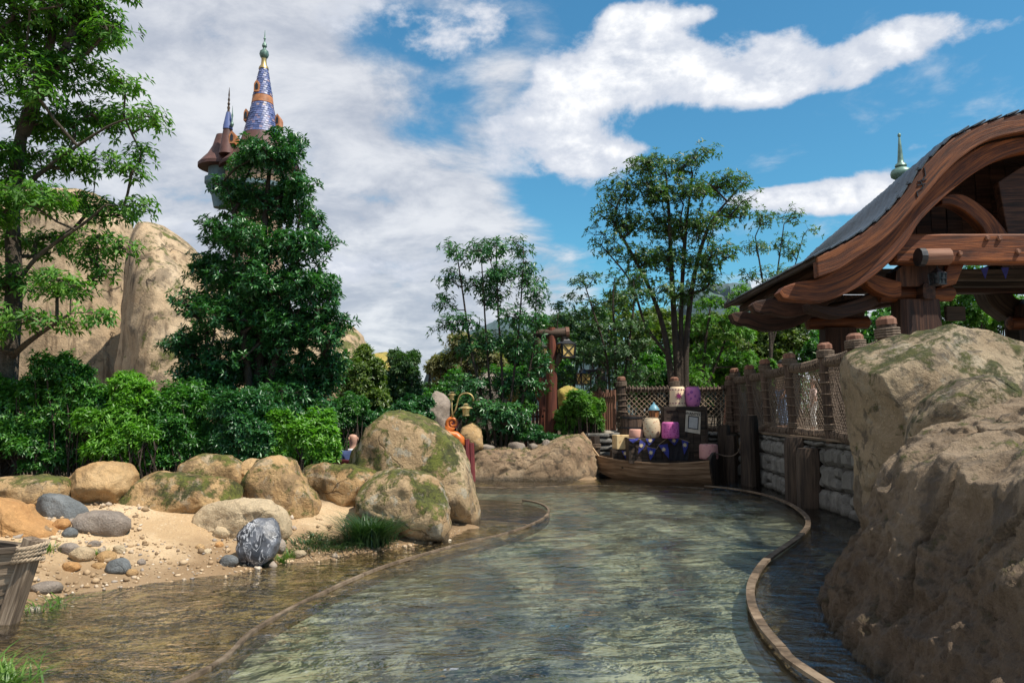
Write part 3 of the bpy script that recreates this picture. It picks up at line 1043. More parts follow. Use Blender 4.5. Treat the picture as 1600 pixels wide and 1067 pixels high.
def rock(name, outline, Y, T, mat, label=None, cat='boulder', group=None, sub=5, amp=0.06, seed=0, square=0.75, lump=1.0, parent=None, cen=None, crease=0.0, smooth=True, dtl=1.0, facets=9):
    pts = [P(px, py, Y) for px, py in outline]
    pts = [(p.x, p.z) for p in pts]
    if cen is None:
        cx = sum(p[0] for p in pts) / len(pts); cz = sum(p[1] for p in pts) / len(pts)
    else:
        c_ = P(cen[0], cen[1], Y); cx, cz = c_.x, c_.z
    th, R = resample_radial(pts, cx, cz)
    V, F = ico(sub)
    t = np.arctan2(V[:, 2], V[:, 0])
    r = np.interp(t, np.append(th, math.pi), np.append(R, R[0]))
    s = np.sqrt(V[:, 0] ** 2 + V[:, 2] ** 2)
    s2 = s ** square
    X = cx + r * s2 * np.cos(t)
    Z = cz + r * s2 * np.sin(t)
    dy = np.sign(V[:, 1]) * np.abs(V[:, 1]) ** 0.85
    sz = float(R.mean())
    p = np.stack([X, Y + dy * T, Z], 1)
    nrm = V / np.linalg.norm(V, axis=1, keepdims=True)
    frg = np.random.default_rng(seed + 900)
    q0 = (p - np.array([cx, Y, cz])) / np.array([sz, T, sz])
    for _ in range(facets):
        fn = frg.normal(size=3) * np.array([.55, 1.0, .8]); fn[1] = -abs(fn[1]) - .25; fn /= np.linalg.norm(fn)
        dd_ = q0 @ fn
        hcut = np.quantile(dd_, frg.uniform(.86, .955))
        q0 = q0 - np.maximum(0, dd_ - hcut)[:, None] * fn * frg.uniform(.55, .9)
    p = q0 * np.array([sz, T, sz]) + np.array([cx, Y, cz])
    sc = lump / max(sz, .05)
    q = p + seed * 7.7
    d = fbm(q, sc * 1.3, 3, seed) * amp * sz * 1.2 * (0.35 + 0.65 * np.abs(V[:, 1]))[:]
    d += (fbm(q, sc * 3.2, 4, seed + 5, ridged=True) - .25) * amp * sz * .55
    d += fbm(q, 11.0 * dtl, 3, seed + 8) * min(0.020, .05 * sz) * dtl
    if crease:
        cr = np.abs(fbm(q * np.array([1.0, 1.0, .35]), sc * 1.6, 2, seed + 20))
        d -= np.clip(1 - cr / .09, 0, 1) ** 1.2 * crease * sz
    p = p + nrm * d[:, None]
    o_ = np.array([cx, Y, p[:, 2].min()])
    if parent is not None:
        o_ = np.array(world_off(parent))
    me = np_mesh(name, p - o_, F, smooth=smooth)
    o = link_mesh(name, me, mat, parent, None if parent is not None else tuple(o_))
    if parent is None: tag(o, label, cat, group)
    return o


def stone(px0, py0, px1, py1, mat, label, name='stone', group=None, sub=3, seed=0, amp=0.12, square=.8, tilt=0, cat='stone'):
    """free stone lying on the bank, box in photo pixels, base at py1"""
    b = GT((px0 + px1) / 2, py1)
    T = (px1 - px0) / FPX * b.y * 0.42
    cx, cy = (px0 + px1) / 2, (py0 + py1) / 2 + (py1 - py0) * .08
    rx, ry = (px1 - px0) / 2, (py1 - py0) / 2 * 1.12
    r = random.Random(seed * 13 + int(px0))
    ol = []
    for k in range(12):
        t = 2 * math.pi * k / 12
        j = r.uniform(.86, 1.06)
        ux, uy = math.cos(t) * rx * j, -math.sin(t) * ry * j
        ol.append((cx + ux * math.cos(tilt) - uy * math.sin(tilt), cy + ux * math.sin(tilt) + uy * math.cos(tilt)))
    return rock(name, ol, b.y + T * .5, T, mat, label, cat, group, sub, amp, seed + int(px0), square, 1.0)


def bd(outline, base, T, mat, label, seed, **kw):
    b = GT(*base)
    return rock('boulder', outline, b.y + T * .75, T, mat, label, 'boulder', None, kw.pop('sub', 5), kw.pop('amp', .11), seed, **kw)


bd([(-60, 790), (-60, 752), (0, 745), (60, 742), (98, 746), (108, 762), (100, 790), (60, 812), (0, 815)], (50, 800), .35, M['moss_rock'], 'low flat tan boulder with green moss at the far left end of the boulder row', 1, amp=.06, square=.6)
bd([(104, 768), (112, 748), (132, 730), (160, 721), (192, 723), (207, 742), (205, 766), (192, 790), (150, 798), (118, 792)], (155, 790), .38, M['sand_rock'], 'rounded clean tan boulder above the grey stones, without moss', 2, square=.7)
bd([(192, 790), (196, 765), (215, 744), (250, 737), (300, 741), (350, 748), (376, 760), (372, 785), (340, 812), (300, 818), (240, 815), (200, 808)], (290, 808), .42, M['moss_rock'], 'wide squat tan boulder with a patch of moss on its right shoulder', 3, square=.6, amp=.10)
bd([(260, 745), (268, 725), (295, 713), (335, 715), (358, 728), (362, 760), (330, 790), (280, 790)], (330, 790), .35, M['moss_rock'], 'rounded tan boulder with mossy crown rising behind the wide squat boulder', 4, square=.7).location.y += .35
bd([(340, 742), (356, 727), (380, 719), (402, 724), (408, 745), (400, 790), (360, 790)], (380, 785), .3, M['sand_rock'], 'small tan boulder wedged just left of the upright mossy boulder', 5).location.y += .25
bd([(374, 778), (384, 745), (402, 720), (432, 711), (458, 718), (470, 745), (482, 765), (500, 785), (498, 810), (470, 822), (430, 815), (385, 800)], (450, 812), .36, M['moss_rock'], 'upright tan boulder with a thick cap of green moss', 6, square=.75, amp=.10)
bd([(290, 800), (320, 787), (370, 780), (420, 783), (446, 800), (452, 835), (448, 862), (420, 872), (380, 860), (330, 830), (290, 818)], (430, 858), .32, M['pale_rock'], 'long pale sandy boulder sloping behind the marbled black stone', 7, square=.55)
bd([(466, 745), (472, 728), (500, 723), (545, 727), (585, 735), (600, 760), (590, 795), (540, 800), (495, 788), (474, 768)], (535, 790), .34, M['moss_rock'], 'dark-topped flat boulder between the upright mossy one and the biggest pair', 8, square=.6, amp=.1)
bd([(556, 770), (566, 745), (600, 733), (645, 735), (672, 742), (692, 762), (700, 790), (704, 822), (700, 846), (650, 858), (600, 850), (565, 820)], (640, 848), .45, M['big_rock'], 'broad low lichened boulder at the water in front of the biggest boulder', 9, square=.6, amp=.10)
bd([(540, 740), (552, 700), (575, 668), (600, 646), (625, 641), (655, 650), (690, 668), (716, 690), (732, 725), (742, 765), (750, 800), (748, 832), (700, 850), (620, 840), (560, 800)], (715, 826), .85, M['big_rock'], 'biggest grey-tan boulder with mossy top standing in the water on the left bank', 10, square=.68, amp=.085, crease=.02)
bd([(-80, 800), (-60, 775), (0, 778), (30, 790), (50, 815), (85, 835), (98, 852), (80, 862), (20, 862), (-60, 870)], (60, 855), .35, M['orange_rock'], 'smooth orange sandstone boulder at the left edge of the sand', 11, square=.6)
bd([(52, 800), (58, 778), (72, 770), (92, 773), (120, 785), (138, 800), (128, 812), (90, 814), (60, 812)], (95, 812), .16, M['grey_rock'], 'blue-grey wedge-shaped boulder below the clean tan boulder', 12, sub=4)
bd([(117, 815), (122, 802), (145, 797), (180, 800), (200, 812), (201, 828), (188, 842), (140, 844), (118, 838)], (160, 842), .16, M['tan_grey_rock'], 'grey and tan striped oval boulder in the middle of the sand', 13, sub=4, square=.6)

# black and white marbled stone
m, n, out = new_mat('marbled_black_stone')
g = n.node('ShaderNodeNewGeometry').outputs['Position']
nv = n.noise(n.map(g, (3.0, 3.0, 1.2), rot=(0, .6, 0)), 3.2, 5, .6, 1.6)
vein = n.m('SUBTRACT', 1.0, n.sstep(n.m('ABSOLUTE', n.m('SUBTRACT', nv, .5)), .004, .035))
c = n.mix(n.sstep(n.noise(g, 7, 5, .6, .5), .4, .6), (0.022, 0.024, 0.029), (0.10, 0.105, 0.12))
c = n.mix(n.m('MULTIPLY', vein, n.sstep(n.noise(g, 3, 3), .4, .55)), c, (0.50, 0.50, 0.52))
principled(n, out, c, .38, n.noise(g, 14, 5, .7), .5, .02, spec=.5)
M['marble'] = m
bd([(371, 858), (372, 835), (383, 822), (402, 810), (424, 808), (434, 822), (437, 845), (430, 868), (412, 884), (390, 893), (374, 886)], (402, 889), .16, M['marble'], 'black and white marbled stone standing upright at the water edge', 14, sub=4, amp=.12, square=.55)

small = [(35, 783, 57, 798, 'orange_rock', 'small rusty red stone beside the blue-grey wedge-shaped boulder'),
         (82, 809, 110, 828, 'orange_rock', 'small orange stone left of the striped oval boulder'),
         (96, 823, 121, 841, 'grey_rock', 'small dark blue stone tucked under the striped oval boulder'),
         (89, 846, 124, 866, 'tan_grey_rock', 'flat tan stone just right of the rope-wrapped boat stem'),
         (110, 852, 148, 878, 'pale_rock', 'pale rounded stone in the heap of stones on the sand'),
         (150, 858, 182, 880, 'sand_rock', 'tan stone behind the dark round one in the heap'),
         (176, 850, 197, 866, 'pale_rock', 'pale stone at the top right of the heap of stones'),
         (166, 870, 205, 898, 'grey_rock', 'dark grey round stone at the front of the heap'),
         (140, 878, 168, 890, 'sand_rock', 'small tan stone left of the dark round stone'),
         (92, 877, 126, 893, 'orange_rock', 'orange pebble alone on the damp sand near the boat'),
         (196, 888, 216, 900, 'sand_rock', 'small tan stone right of the dark round stone'),
         (214, 872, 228, 884, 'tan_grey_rock', 'small brown stone lying right of the heap'),
         (50, 908, 98, 928, 'tan_grey_rock', 'long brown stone half in the water beside the boat stem'),
         (137, 843, 158, 855, 'tan_grey_rock', 'small brown stone just below the striped oval boulder'),
         (333, 820, 367, 842, 'pale_rock', 'pale rounded stone left of the marbled black stone'),
         (304, 849, 320, 859, 'sand_rock', 'tiny tan stone alone in the middle of the sand'),
         (314, 857, 332, 867, 'pale_rock', 'tiny pale stone beside the tiny tan one'),
         (334, 845, 350, 856, 'orange_rock', 'tiny reddish stone under the pale rounded stone'),
         (342, 865, 372, 886, 'grey_rock', 'dark flat stone leaning at the left foot of the marbled stone'),
         (428, 838, 447, 866, 'tan_grey_rock', 'brown stone pressed against the right side of the marbled stone'),
         (455, 858, 480, 872, 'pale_rock', 'pale stone among the grass right of the marbled stone'),
         (0, 850, 14, 866, 'pale_rock', 'pale stone under the orange boulder at the picture edge')]
for i, (a, b, c_, d, mt_, lab) in enumerate(small):
    stone(a, b, c_, d, M[mt_], lab, seed=i, group=None)

# loose grit on the sand: one scattered mass
V0, F0 = ico(1)
vs, fs = [], []
N = 5200
cnt = 0
px = RG.uniform(-7, -0.6, N * 6); py = RG.uniform(4.4, 9.0, N * 6)
sd_ = sdist(px, py, WATER); hh = height(px, py)
keep = (sd_ > -0.15) & (sd_ < 2.4) & (fbm(np.stack([px, py, px * 0], 1), 1.6, 3, 77) > -.15 + 0.12 * sd_)
px, py, hh = px[keep][:N], py[keep][:N], hh[keep][:N]
k = len(px)
rad = np.clip(RG.lognormal(-4.85, .62, k), .0035, .040)
Rr = RG.uniform(.7, 1.3, (k, 1, 3)) * rad[:, None, None]
ang = RG.uniform(0, 6.28, k)
VV = V0[None] * Rr * (1 + .25 * RG.standard_normal((k, len(V0), 1)))
ca, sa = np.cos(ang)[:, None], np.sin(ang)[:, None]
X = VV[:, :, 0] * ca - VV[:, :, 1] * sa + px[:, None]
Y = VV[:, :, 0] * sa + VV[:, :, 1] * ca + py[:, None]
Z = VV[:, :, 2] * .75 + hh[:, None] + rad[:, None] * .3
vs = np.stack([X, Y, Z], 2).reshape(-1, 3)
fs = (F0[None] + (np.arange(k) * len(V0))[:, None, None]).reshape(-1, 3)
m, n, out = new_mat('mixed_grit')
r = n.node('ShaderNodeNewGeometry').outputs['Random Per Island']
c = n.ramp(r, [(0.0, (0.14, 0.09, 0.05)), (.35, (0.36, 0.24, 0.13)), (.7, (0.56, 0.42, 0.27)), (.9, (0.24, 0.20, 0.17)), (1, (0.66, 0.55, 0.42))])
principled(n, out, c, .9)
tag(link_mesh('gravel', np_mesh('gravel', vs, fs), m), 'loose tan and brown grit scattered over the sandy bank', 'gravel', kind='stuff')

# knobbly bank in the centre
rock('bank_rock', [(700, 770), (722, 720), (740, 700), (790, 699), (830, 700), (858, 690), (880, 680), (905, 678), (925, 690), (932, 720), (930, 765), (860, 775), (780, 775)], 15.9, .75, M['bank_rock'], 'knobbly pale rock bank beside the bow of the cargo boat', 'rock bank', seed=31, amp=.055, square=.5, lump=3.0, cen=(815, 745), dtl=2.0, sub=6, facets=0)
for i, (a, b, c_, d) in enumerate([(745, 694, 775, 704), (790, 690, 822, 702), (824, 692, 842, 700), (846, 686, 862, 696)]):
    rock('stone', [(a, d), (a + 3, b + 2), ((a + c_) / 2, b), (c_ - 2, b + 3), (c_, d), ((a + c_) / 2, d + 6)], 15.7, .16, M['tan_grey_rock'],
         ['flat grey stone at the left end of the knobbly bank top', 'wide grey-tan stone on the middle of the knobbly bank top', 'little brown stone right of the wide one on the bank top', 'round stone where the bank top starts to rise'][i], 'stone', seed=40 + i, sub=3, amp=.1)

# right bank, upper rocks
rock('boulder', [(1337, 552), (1352, 532), (1402, 517), (1435, 509), (1490, 506), (1545, 520), (1600, 540), (1720, 610), (1740, 850), (1560, 900), (1410, 880), (1362, 820), (1356, 760), (1352, 690), (1348, 640), (1335, 600), (1330, 572)],
     6.7, .8, M['right_rock_top'], 'tall rounded tan boulder with dark moss, rising behind the foreground rock on the right', 'boulder', sub=6, seed=50, amp=.05, square=.62, cen=(1500, 680), crease=.02)
rock('boulder', [(1430, 700), (1436, 660), (1452, 628), (1470, 612), (1495, 594), (1530, 588), (1572, 602), (1600, 640), (1600, 720), (1500, 760)],
     5.75, .4, M['right_rock_top'], 'middle-sized pale lump with a yellow moss streak between the two big right-hand rocks', 'boulder', sub=5, seed=51, amp=.06, square=.65)

# foreground rock: a sloping sheet that follows the water line towards the camera
Xc = [(6.9, 3.35), (6.45, 2.92), (6.1, 2.60), (5.6, 2.34), (5.0, 2.08), (4.4, 1.93), (3.8, 1.90), (3.2, 1.86), (2.4, 1.95), (1.2, 2.2)]
yv = np.array([a for a, b in Xc])[::-1]; xv = np.array([b for a, b in Xc])[::-1]
prof_s = np.array([-0.10, 0, .12, .28, .42, .56, .74, 1.0, 1.3, 1.9, 3.0, 4.6])
prof_z = np.array([-0.45, 0, .25, .52, .86, 1.10, 1.22, 1.30, 1.40, 1.52, 1.55, 1.3])
arc = np.concatenate([[0], np.cumsum(np.hypot(np.diff(prof_s), np.diff(prof_z)))])
na, nb = 340, 420
ta = np.linspace(0, arc[-1], na) ** 1.0
sS = np.interp(ta, arc, prof_s); sZ = np.interp(ta, arc, prof_z)
kk = np.ones(21) / 21
sS = np.convolve(np.pad(sS, 10, 'edge'), kk, 'valid'); sZ = np.convolve(np.pad(sZ, 10, 'edge'), kk, 'valid')
yb = np.linspace(1.2, 6.9, nb)
SS, YB = np.meshgrid(sS, yb); SZ, _ = np.meshgrid(sZ, yb)
X0 = np.interp(yb, yv, xv); X0 = np.convolve(np.pad(X0, 12, 'edge'), np.ones(25) / 25, 'valid')
hsc = np.interp(yb, [1.2, 3.0, 4.0, 5.2, 6.2, 6.9], [.75, .95, 1.0, 1.0, .82, .3])
PX = X0[:, None] + SS; PZ = np.where(SZ > 0, SZ * hsc[:, None], SZ)
pts = np.stack([PX.ravel(), YB.ravel(), PZ.ravel()], 1)
dxy = np.stack([np.full(len(pts), -0.75), np.full(len(pts), -0.25), np.full(len(pts), .6)], 1)
d = fbm(pts, .95, 3, 301) * .20 + (fbm(pts, 2.6, 4, 311, ridged=True) - .2) * .10 + (1 - np.clip((pts[:, 2] - .5) / .6, 0, .85)) * (fbm(pts, 9, 4, 321, .6) * .05 + (fbm(pts, 22, 3, 331, ridged=True) - .2) * .018)
crv = np.abs(fbm(pts * np.array([1, 1, .6]), 1.3, 3, 401))
d = d - np.clip(1 - crv / .05, 0, 1) * .07
pts = pts + dxy * d[:, None]
ii, jj = np.meshgrid(np.arange(na - 1), np.arange(nb - 1))
a0 = (jj * na + ii).ravel()
fq = np.stack([a0, a0 + 1, a0 + na + 1, a0 + na], 1)
base = np.array([3.0, 4.5, -.45])
me = np_mesh('foreground_rock', pts - base, fq, smooth=True)
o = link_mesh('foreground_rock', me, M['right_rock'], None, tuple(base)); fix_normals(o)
tag(o, 'huge brown foreground rock with shade painted low down, sloping into the water on the right', 'rock')

# cliffs on the left
rock('cliff', [(-260, 800), (-240, 420), (-160, 300), (-20, 285), (60, 292), (140, 297), (170, 312), (200, 343), (216, 380), (226, 450), (240, 520), (249, 600), (250, 700), (200, 800)], 26, 2.6, M['cliff'],
     'tallest pale tan cliff rock behind the large tree on the left', 'cliff', sub=6, seed=60, amp=.05, square=.45, crease=.05, facets=0, cen=(60, 560), dtl=.5)
rock('cliff', [(200, 780), (212, 640), (208, 520), (209, 420), (213, 372), (228, 353), (252, 352), (285, 372), (318, 405), (350, 450), (395, 540), (420, 640), (430, 780)], 22.5, 3.2, M['cliff'],
     'second cliff rock with a dark mossy crest, leaning against the tallest one', 'cliff', sub=6, seed=61, amp=.05, square=.95, crease=.05, facets=2, cen=(300, 580), dtl=.5)
rock('cliff', [(420, 800), (445, 560), (475, 495), (502, 481), (536, 494), (560, 522), (577, 556), (584, 640), (586, 800)], 27, 3, M['cliff'],
     'reddish tan cliff rock showing right of the dense evergreen tree', 'cliff', sub=5, seed=62, amp=.05, square=.55, crease=.03, dtl=.5)
rock('cliff', [(550, 760), (560, 590), (580, 548), (597, 542), (618, 552), (640, 600), (650, 760)], 30, 2, M['yellow_rock'], 'small rounded mossy cliff top right of the reddish cliff', 'cliff', sub=5, seed=63, amp=.05, dtl=.5)
# rocks in the far middle
rock('boulder', [(668, 650), (672, 618), (682, 604), (700, 603), (706, 618), (702, 640), (704, 700), (690, 720), (676, 690)], 19, .35, M['tan_grey_rock'], 'pinkish grey standing rock behind the orange carved scroll', 'boulder', seed=64, sub=4, amp=.06)
rock('boulder', [(728, 620), (745, 590), (765, 577), (785, 578), (798, 592), (800, 640), (780, 680), (735, 680)], 24, .8, M['tan_grey_rock'], 'pinkish boulder seen between the stems of the thin tree', 'boulder', seed=65, sub=4)
rock('boulder', [(788, 620), (792, 602), (805, 596), (812, 604), (812, 622), (800, 630)], 20, .2, M['yellow_rock'], 'small yellow mossy boulder right of the thin tree stems', 'boulder', seed=66, sub=4)
rock('boulder', [(866, 625), (872, 606), (890, 601), (905, 608), (906, 640), (870, 640)], 22, .4, M['yellow_rock'], 'yellow boulder top showing over the leafy bush right of the lamp post', 'boulder', seed=67, sub=4)
rock('boulder', [(715, 690), (722, 668), (738, 660), (752, 670), (756, 700), (735, 712)], 15.6, .3, M['moss_rock'], 'green mossy rock below the small hanging brass lamps', 'boulder', seed=68, sub=4)
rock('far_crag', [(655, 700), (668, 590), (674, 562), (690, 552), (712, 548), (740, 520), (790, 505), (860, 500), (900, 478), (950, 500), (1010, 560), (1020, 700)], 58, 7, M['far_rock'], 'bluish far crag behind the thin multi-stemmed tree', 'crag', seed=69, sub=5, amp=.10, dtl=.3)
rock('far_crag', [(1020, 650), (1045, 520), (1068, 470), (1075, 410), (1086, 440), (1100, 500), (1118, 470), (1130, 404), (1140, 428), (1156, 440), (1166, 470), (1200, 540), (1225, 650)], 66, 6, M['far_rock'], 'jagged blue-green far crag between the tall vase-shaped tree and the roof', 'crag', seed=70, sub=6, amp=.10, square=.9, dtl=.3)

# ================================================================== FOLIAGE
def norm(a):
    return a / np.maximum(np.linalg.norm(a, axis=1, keepdims=True), 1e-9)


def leaf_geo(pos, d, up, L, W, fold=0.18):
    side = norm(np.cross(d, up))
    u = norm(np.cross(side, d))
    L = L[:, None]; W = W[:, None]
    base = pos
    l = pos + d * L * .45 + side * W * .5 + u * W * fold
    r = pos + d * L * .45 - side * W * .5 + u * W * fold
    tip = pos + d * L - u * L * .12
    v = np.stack([base, l, tip, r], 1).reshape(-1, 3)
    k = len(pos)
    f = np.array([[0, 2, 1], [0, 3, 2]])[None] + (np.arange(k) * 4)[:, None, None]
    return v, f.reshape(-1, 3)


def whorls(tips, axes, k, L, W, spread=1.0, droop=0.15, rng=RG, jit=.25):
    """k leaves radiating from every tip"""
    n = len(tips)
    ax = np.repeat(axes, k, 0); tp = np.repeat(tips, k, 0)
    ref = np.where(np.abs(ax[:, 2:3]) < .9, np.array([[0, 0, 1.]]), np.array([[1., 0, 0]]))
    e1 = norm(np.cross(ax, ref)); e2 = np.cross(ax, e1)
    ph = rng.uniform(0, 6.283, n).repeat(k) + np.tile(np.arange(k) * 6.283 / k, n) + rng.normal(0, .25, n * k)
    rad = e1 * np.cos(ph)[:, None] + e2 * np.sin(ph)[:, None]
    sp = np.clip(rng.normal(spread, .3, n * k), .1, 2)[:, None]
    d = norm(rad * sp + ax * .45 + np.array([[0, 0, -droop]]))
    LL = L * rng.uniform(1 - jit, 1 + jit, n * k); WW = W * rng.uniform(1 - jit, 1 + jit, n * k)
    up = norm(ax * .6 + np.array([[0, 0, .5]]) + rng.normal(0, .25, (n * k, 3)))
    st = tp - ax * (rng.uniform(0, .6, n * k) * L)[:, None]
    return leaf_geo(st, d, up, LL, WW)


def blobs_px(lst, Y, ry=.8, dy=0.5):
    """(px,py,rx,rz) ellipses at distance Y -> centres and radii"""
    outp = []
    for b in lst:
        px, py, rx, rz = b[:4]
        yo = b[4] if len(b) > 4 else rnd.uniform(-dy, dy)
        c = P(px, py, Y + yo)
        k = (Y + yo) / FPX
        outp.append((np.array(c), np.array([rx * k, max(rx, rz) * k * ry, rz * k])))
    return outp


def seg_tubes(A, B, ra, rb, sides=5):
    A, B = np.asarray(A), np.asarray(B)
    d = norm(B - A)
    ref = np.where(np.abs(d[:, 2:3]) < .9, np.array([[0, 0, 1.]]), np.array([[1., 0, 0]]))
    u = norm(np.cross(d, ref)); w = np.cross(d, u)
    rings = []
    for base, r in ((A, ra), (B, rb)):
        for k in range(sides):
            t = 2 * math.pi * k / sides
            rings.append(base + (u * math.cos(t) + w * math.sin(t)) * np.asarray(r)[:, None])
    V = np.stack(rings, 1)
    n = len(A)
    f = []
    for k in range(sides):
        k2 = (k + 1) % sides
        f.append([k, k2, sides + k2, sides + k])
    F = (np.array(f)[None] + (np.arange(n) * 2 * sides)[:, None, None]).reshape(-1, 4)
    return V.reshape(-1, 3), F


def tree(name, label, trunks, blobs, density, mleaf, mbark, leafL=.08, leafW=.035, per=6, cr=.22, nw=10, flat=.6, tip_r=.004,
         spread=1.0, droop=.15, group=None, cat='tree', step=.22, seed=1, upbias=.5, expo=.5, inner=0.0, minr=None, twigs=True):
    """trunks: list of polylines [(x,y,z)...] with base radius"""
    rg = np.random.default_rng(seed)
    nodes, par, fixed = [], [], []
    for poly, r0, r1 in trunks:
        poly = catmull(poly, 5)
        prev = -1
        for i, p in enumerate(poly):
            nodes.append(np.array(p)); par.append(prev); fixed.append(r0 + (r1 - r0) * i / (len(poly) - 1))
            prev = len(nodes) - 1
    base = nodes[0].copy()
    targets = []
    for c, r in blobs:
        vol = r[0] * r[1] * r[2] * 4.19
        k = max(2, int(density * vol ** .85))
        for _ in range(k):
            v = rg.normal(size=3); v /= np.linalg.norm(v)
            rr = rg.uniform(inner, 1) ** (1 / 2.2)
            targets.append(c + v * r * rr)
    targets = np.array(targets)
    order = np.argsort(np.linalg.norm(targets - base, axis=1))
    N = np.array(nodes)
    N = np.vstack([N, np.zeros((20000, 3))]); cnt = len(nodes)
    ends = []
    for ti in order:
        t = targets[ti]
        dv = t - N[:cnt]
        dist = np.linalg.norm(dv, axis=1)
        cost = dist + upbias * np.maximum(0, -dv[:, 2]) * 2.5 + 0.25 * np.maximum(0, np.hypot(dv[:, 0], dv[:, 1]) - dv[:, 2])
        k = int(np.argmin(cost))
        p0 = N[k].copy(); L = dist[k]
        m_ = max(1, int(L / step))
        mid = p0 + (t - p0) * .5 + np.array([0, 0, -.10 * L]) + rg.normal(0, .06, 3) * L
        prev = k
        for j in range(1, m_ + 1):
            s = j / m_
            q = (1 - s) ** 2 * p0 + 2 * s * (1 - s) * mid + s * s * t
            if cnt >= len(N) - 1: break
            N[cnt] = q; par.append(prev); fixed.append(0); prev = cnt; cnt += 1
        ends.append((prev, (t - mid) / max(1e-6, np.linalg.norm(t - mid))))
    N = N[:cnt]
    w = np.zeros(cnt)
    for e, _ in ends: w[e] += 1
    for i in range(cnt - 1, -1, -1):
        if par[i] >= 0: w[par[i]] += w[i]
    rad = np.maximum(tip_r * np.maximum(w, 1) ** expo, np.array(fixed))
    idx = np.array([i for i in range(cnt) if par[i] >= 0]); pa = np.array([par[i] for i in idx])
    VA, FA = seg_tubes(N[pa], N[idx], np.minimum(rad[pa], np.where(np.array(fixed)[pa] > 0, np.where(np.array(fixed)[idx] > 0, rad[pa], rad[idx] * 1.3), rad[pa])), rad[idx], 6)
    # leaf whorls round every end
    T = np.array([N[e] for e, _ in ends]); D = norm(np.array([d for _, d in ends]))
    T2 = np.repeat(T, nw, 0)
    v = rg.normal(size=(len(T2), 3)); v = norm(v) * rg.uniform(.25, 1, (len(T2), 1)) ** .6 * cr
    v[:, 2] *= flat
    tips = T2 + v
    axes = norm(norm(v) * .9 + np.array([[0, 0, .55]]) + np.repeat(D, nw, 0) * .3)
    if twigs:
        m2 = rg.random(len(T2)) < .55
        VB, FB = seg_tubes(T2[m2], tips[m2], np.full(m2.sum(), tip_r * .8), np.full(m2.sum(), tip_r * .5), 3)
        FB = FB + len(VA)
        VA = np.vstack([VA, VB]); FA = np.vstack([FA, FB])
    LV, LF = whorls(tips, axes, per, leafL, leafW, spread, droop, rg)
    root = thing(name, label, cat, tuple(base), 0, group)
    off = base
    link_mesh('trunk', np_mesh('trunk', VA - off, FA, smooth=True), mbark, root)
    o = link_mesh('crown', np_mesh('crown', LV - off, LF), mleaf, root)
    return root


def bush(name, label, blobs, n, mleaf, leafL=.06, leafW=.028, per=6, group=None, cat='bush', seed=1, depth=.35, stems=14, droop=.1, spread=1.0, ground=None, kind=None, upn=.35):
    rg = np.random.default_rng(seed)
    if cat in ('bush', 'shrub', 'thicket'): blobs = clumpy(blobs, seed)
    vols = np.array([(r[0] * r[2] + r[0] * r[1] + r[1] * r[2]) for _, r in blobs]); pr = vols / vols.sum()
    ch = rg.choice(len(blobs), n * 2, p=pr)
    C = np.array([c for c, _ in blobs])[ch]; R = np.array([r for _, r in blobs])[ch]
    v = norm(rg.normal(size=(len(ch), 3)))
    v[:, 2] = np.where(v[:, 2] < -.5, -v[:, 2], v[:, 2])
    rr = 1 - rg.uniform(0, 1, (len(ch), 1)) ** 1.5 * depth + (rg.random((len(ch), 1)) < .26) * rg.uniform(0, .32, (len(ch), 1))
    # uneven outline
    lump = 1 + .38 * fbm(C + v * R, 1.6 / max(.4, float(np.mean([r[0] for _, r in blobs]))), 3, seed)[:, None] + .20 * fbm(C + v * R, 5.0, 2, seed + 3)[:, None]
    p = C + v * R * rr * lump
    ok = np.ones(len(p), bool)
    for c, r in blobs:
        q = (p - c) / r
        ok &= (q ** 2).sum(1) > (1 - depth - .12) ** 2
    p, v, = p[ok][:n], v[ok][:n]
    ax = norm(v + np.array([[0, 0, upn]]) + rg.normal(0, .3, p.shape))
    LV, LF = whorls(p, ax, per, leafL, leafW, spread, droop, rg)
    zmin = min(c[2] - r[2] for c, r in blobs)
    cx, cy = np.mean([c[0] for c, _ in blobs]), np.mean([c[1] for c, _ in blobs])
    gz = hz(cx, cy) if ground is None else ground
    # stems
    A, B = [], []
    for s in range(stems * len(blobs)):
        c, r = blobs[s % len(blobs)]
        a = np.array([c[0] + rg.uniform(-.5, .5) * r[0], c[1] + rg.uniform(-.5, .5) * r[1], gz - .05])
        t = c + norm(rg.normal(size=(1, 3)))[0] * r * .85
        t[2] = max(t[2], gz + .2)
        mid = (a + t) / 2 + rg.normal(0, .08, 3)
        A += [a, mid]; B += [mid, t]
    sr = .012 * max(1, leafL / .06)
    VA, FA = seg_tubes(np.array(A), np.array(B), np.full(len(A), sr), np.full(len(A), sr * .5), 4)
    off = np.array([cx, cy, gz])
    root = thing(name, label, cat, tuple(off), 0, group)
    link_mesh('stem', np_mesh('stem', VA - off, FA), M['bark'], root)
    link_mesh('foliage', np_mesh('foliage', LV - off, LF), mleaf, root)
    return root


def clumpy(bl, seed, k=9, core=.66, sub=.40):
    rg = random.Random(seed); o_ = []
    for c_, r_ in bl:
        o_.append((c_, r_ * core))
        for _ in range(k):
            v = np.array([rg.gauss(0, 1), rg.gauss(0, 1) - .3, rg.gauss(0, 1) + .25]); v /= np.linalg.norm(v)
            o_.append((c_ + v * r_ * rg.uniform(.6, .85), r_ * sub * rg.uniform(.55, 1.15)))
    return o_


def vz(px, py, Y):
    return tuple(P(px, py, Y))


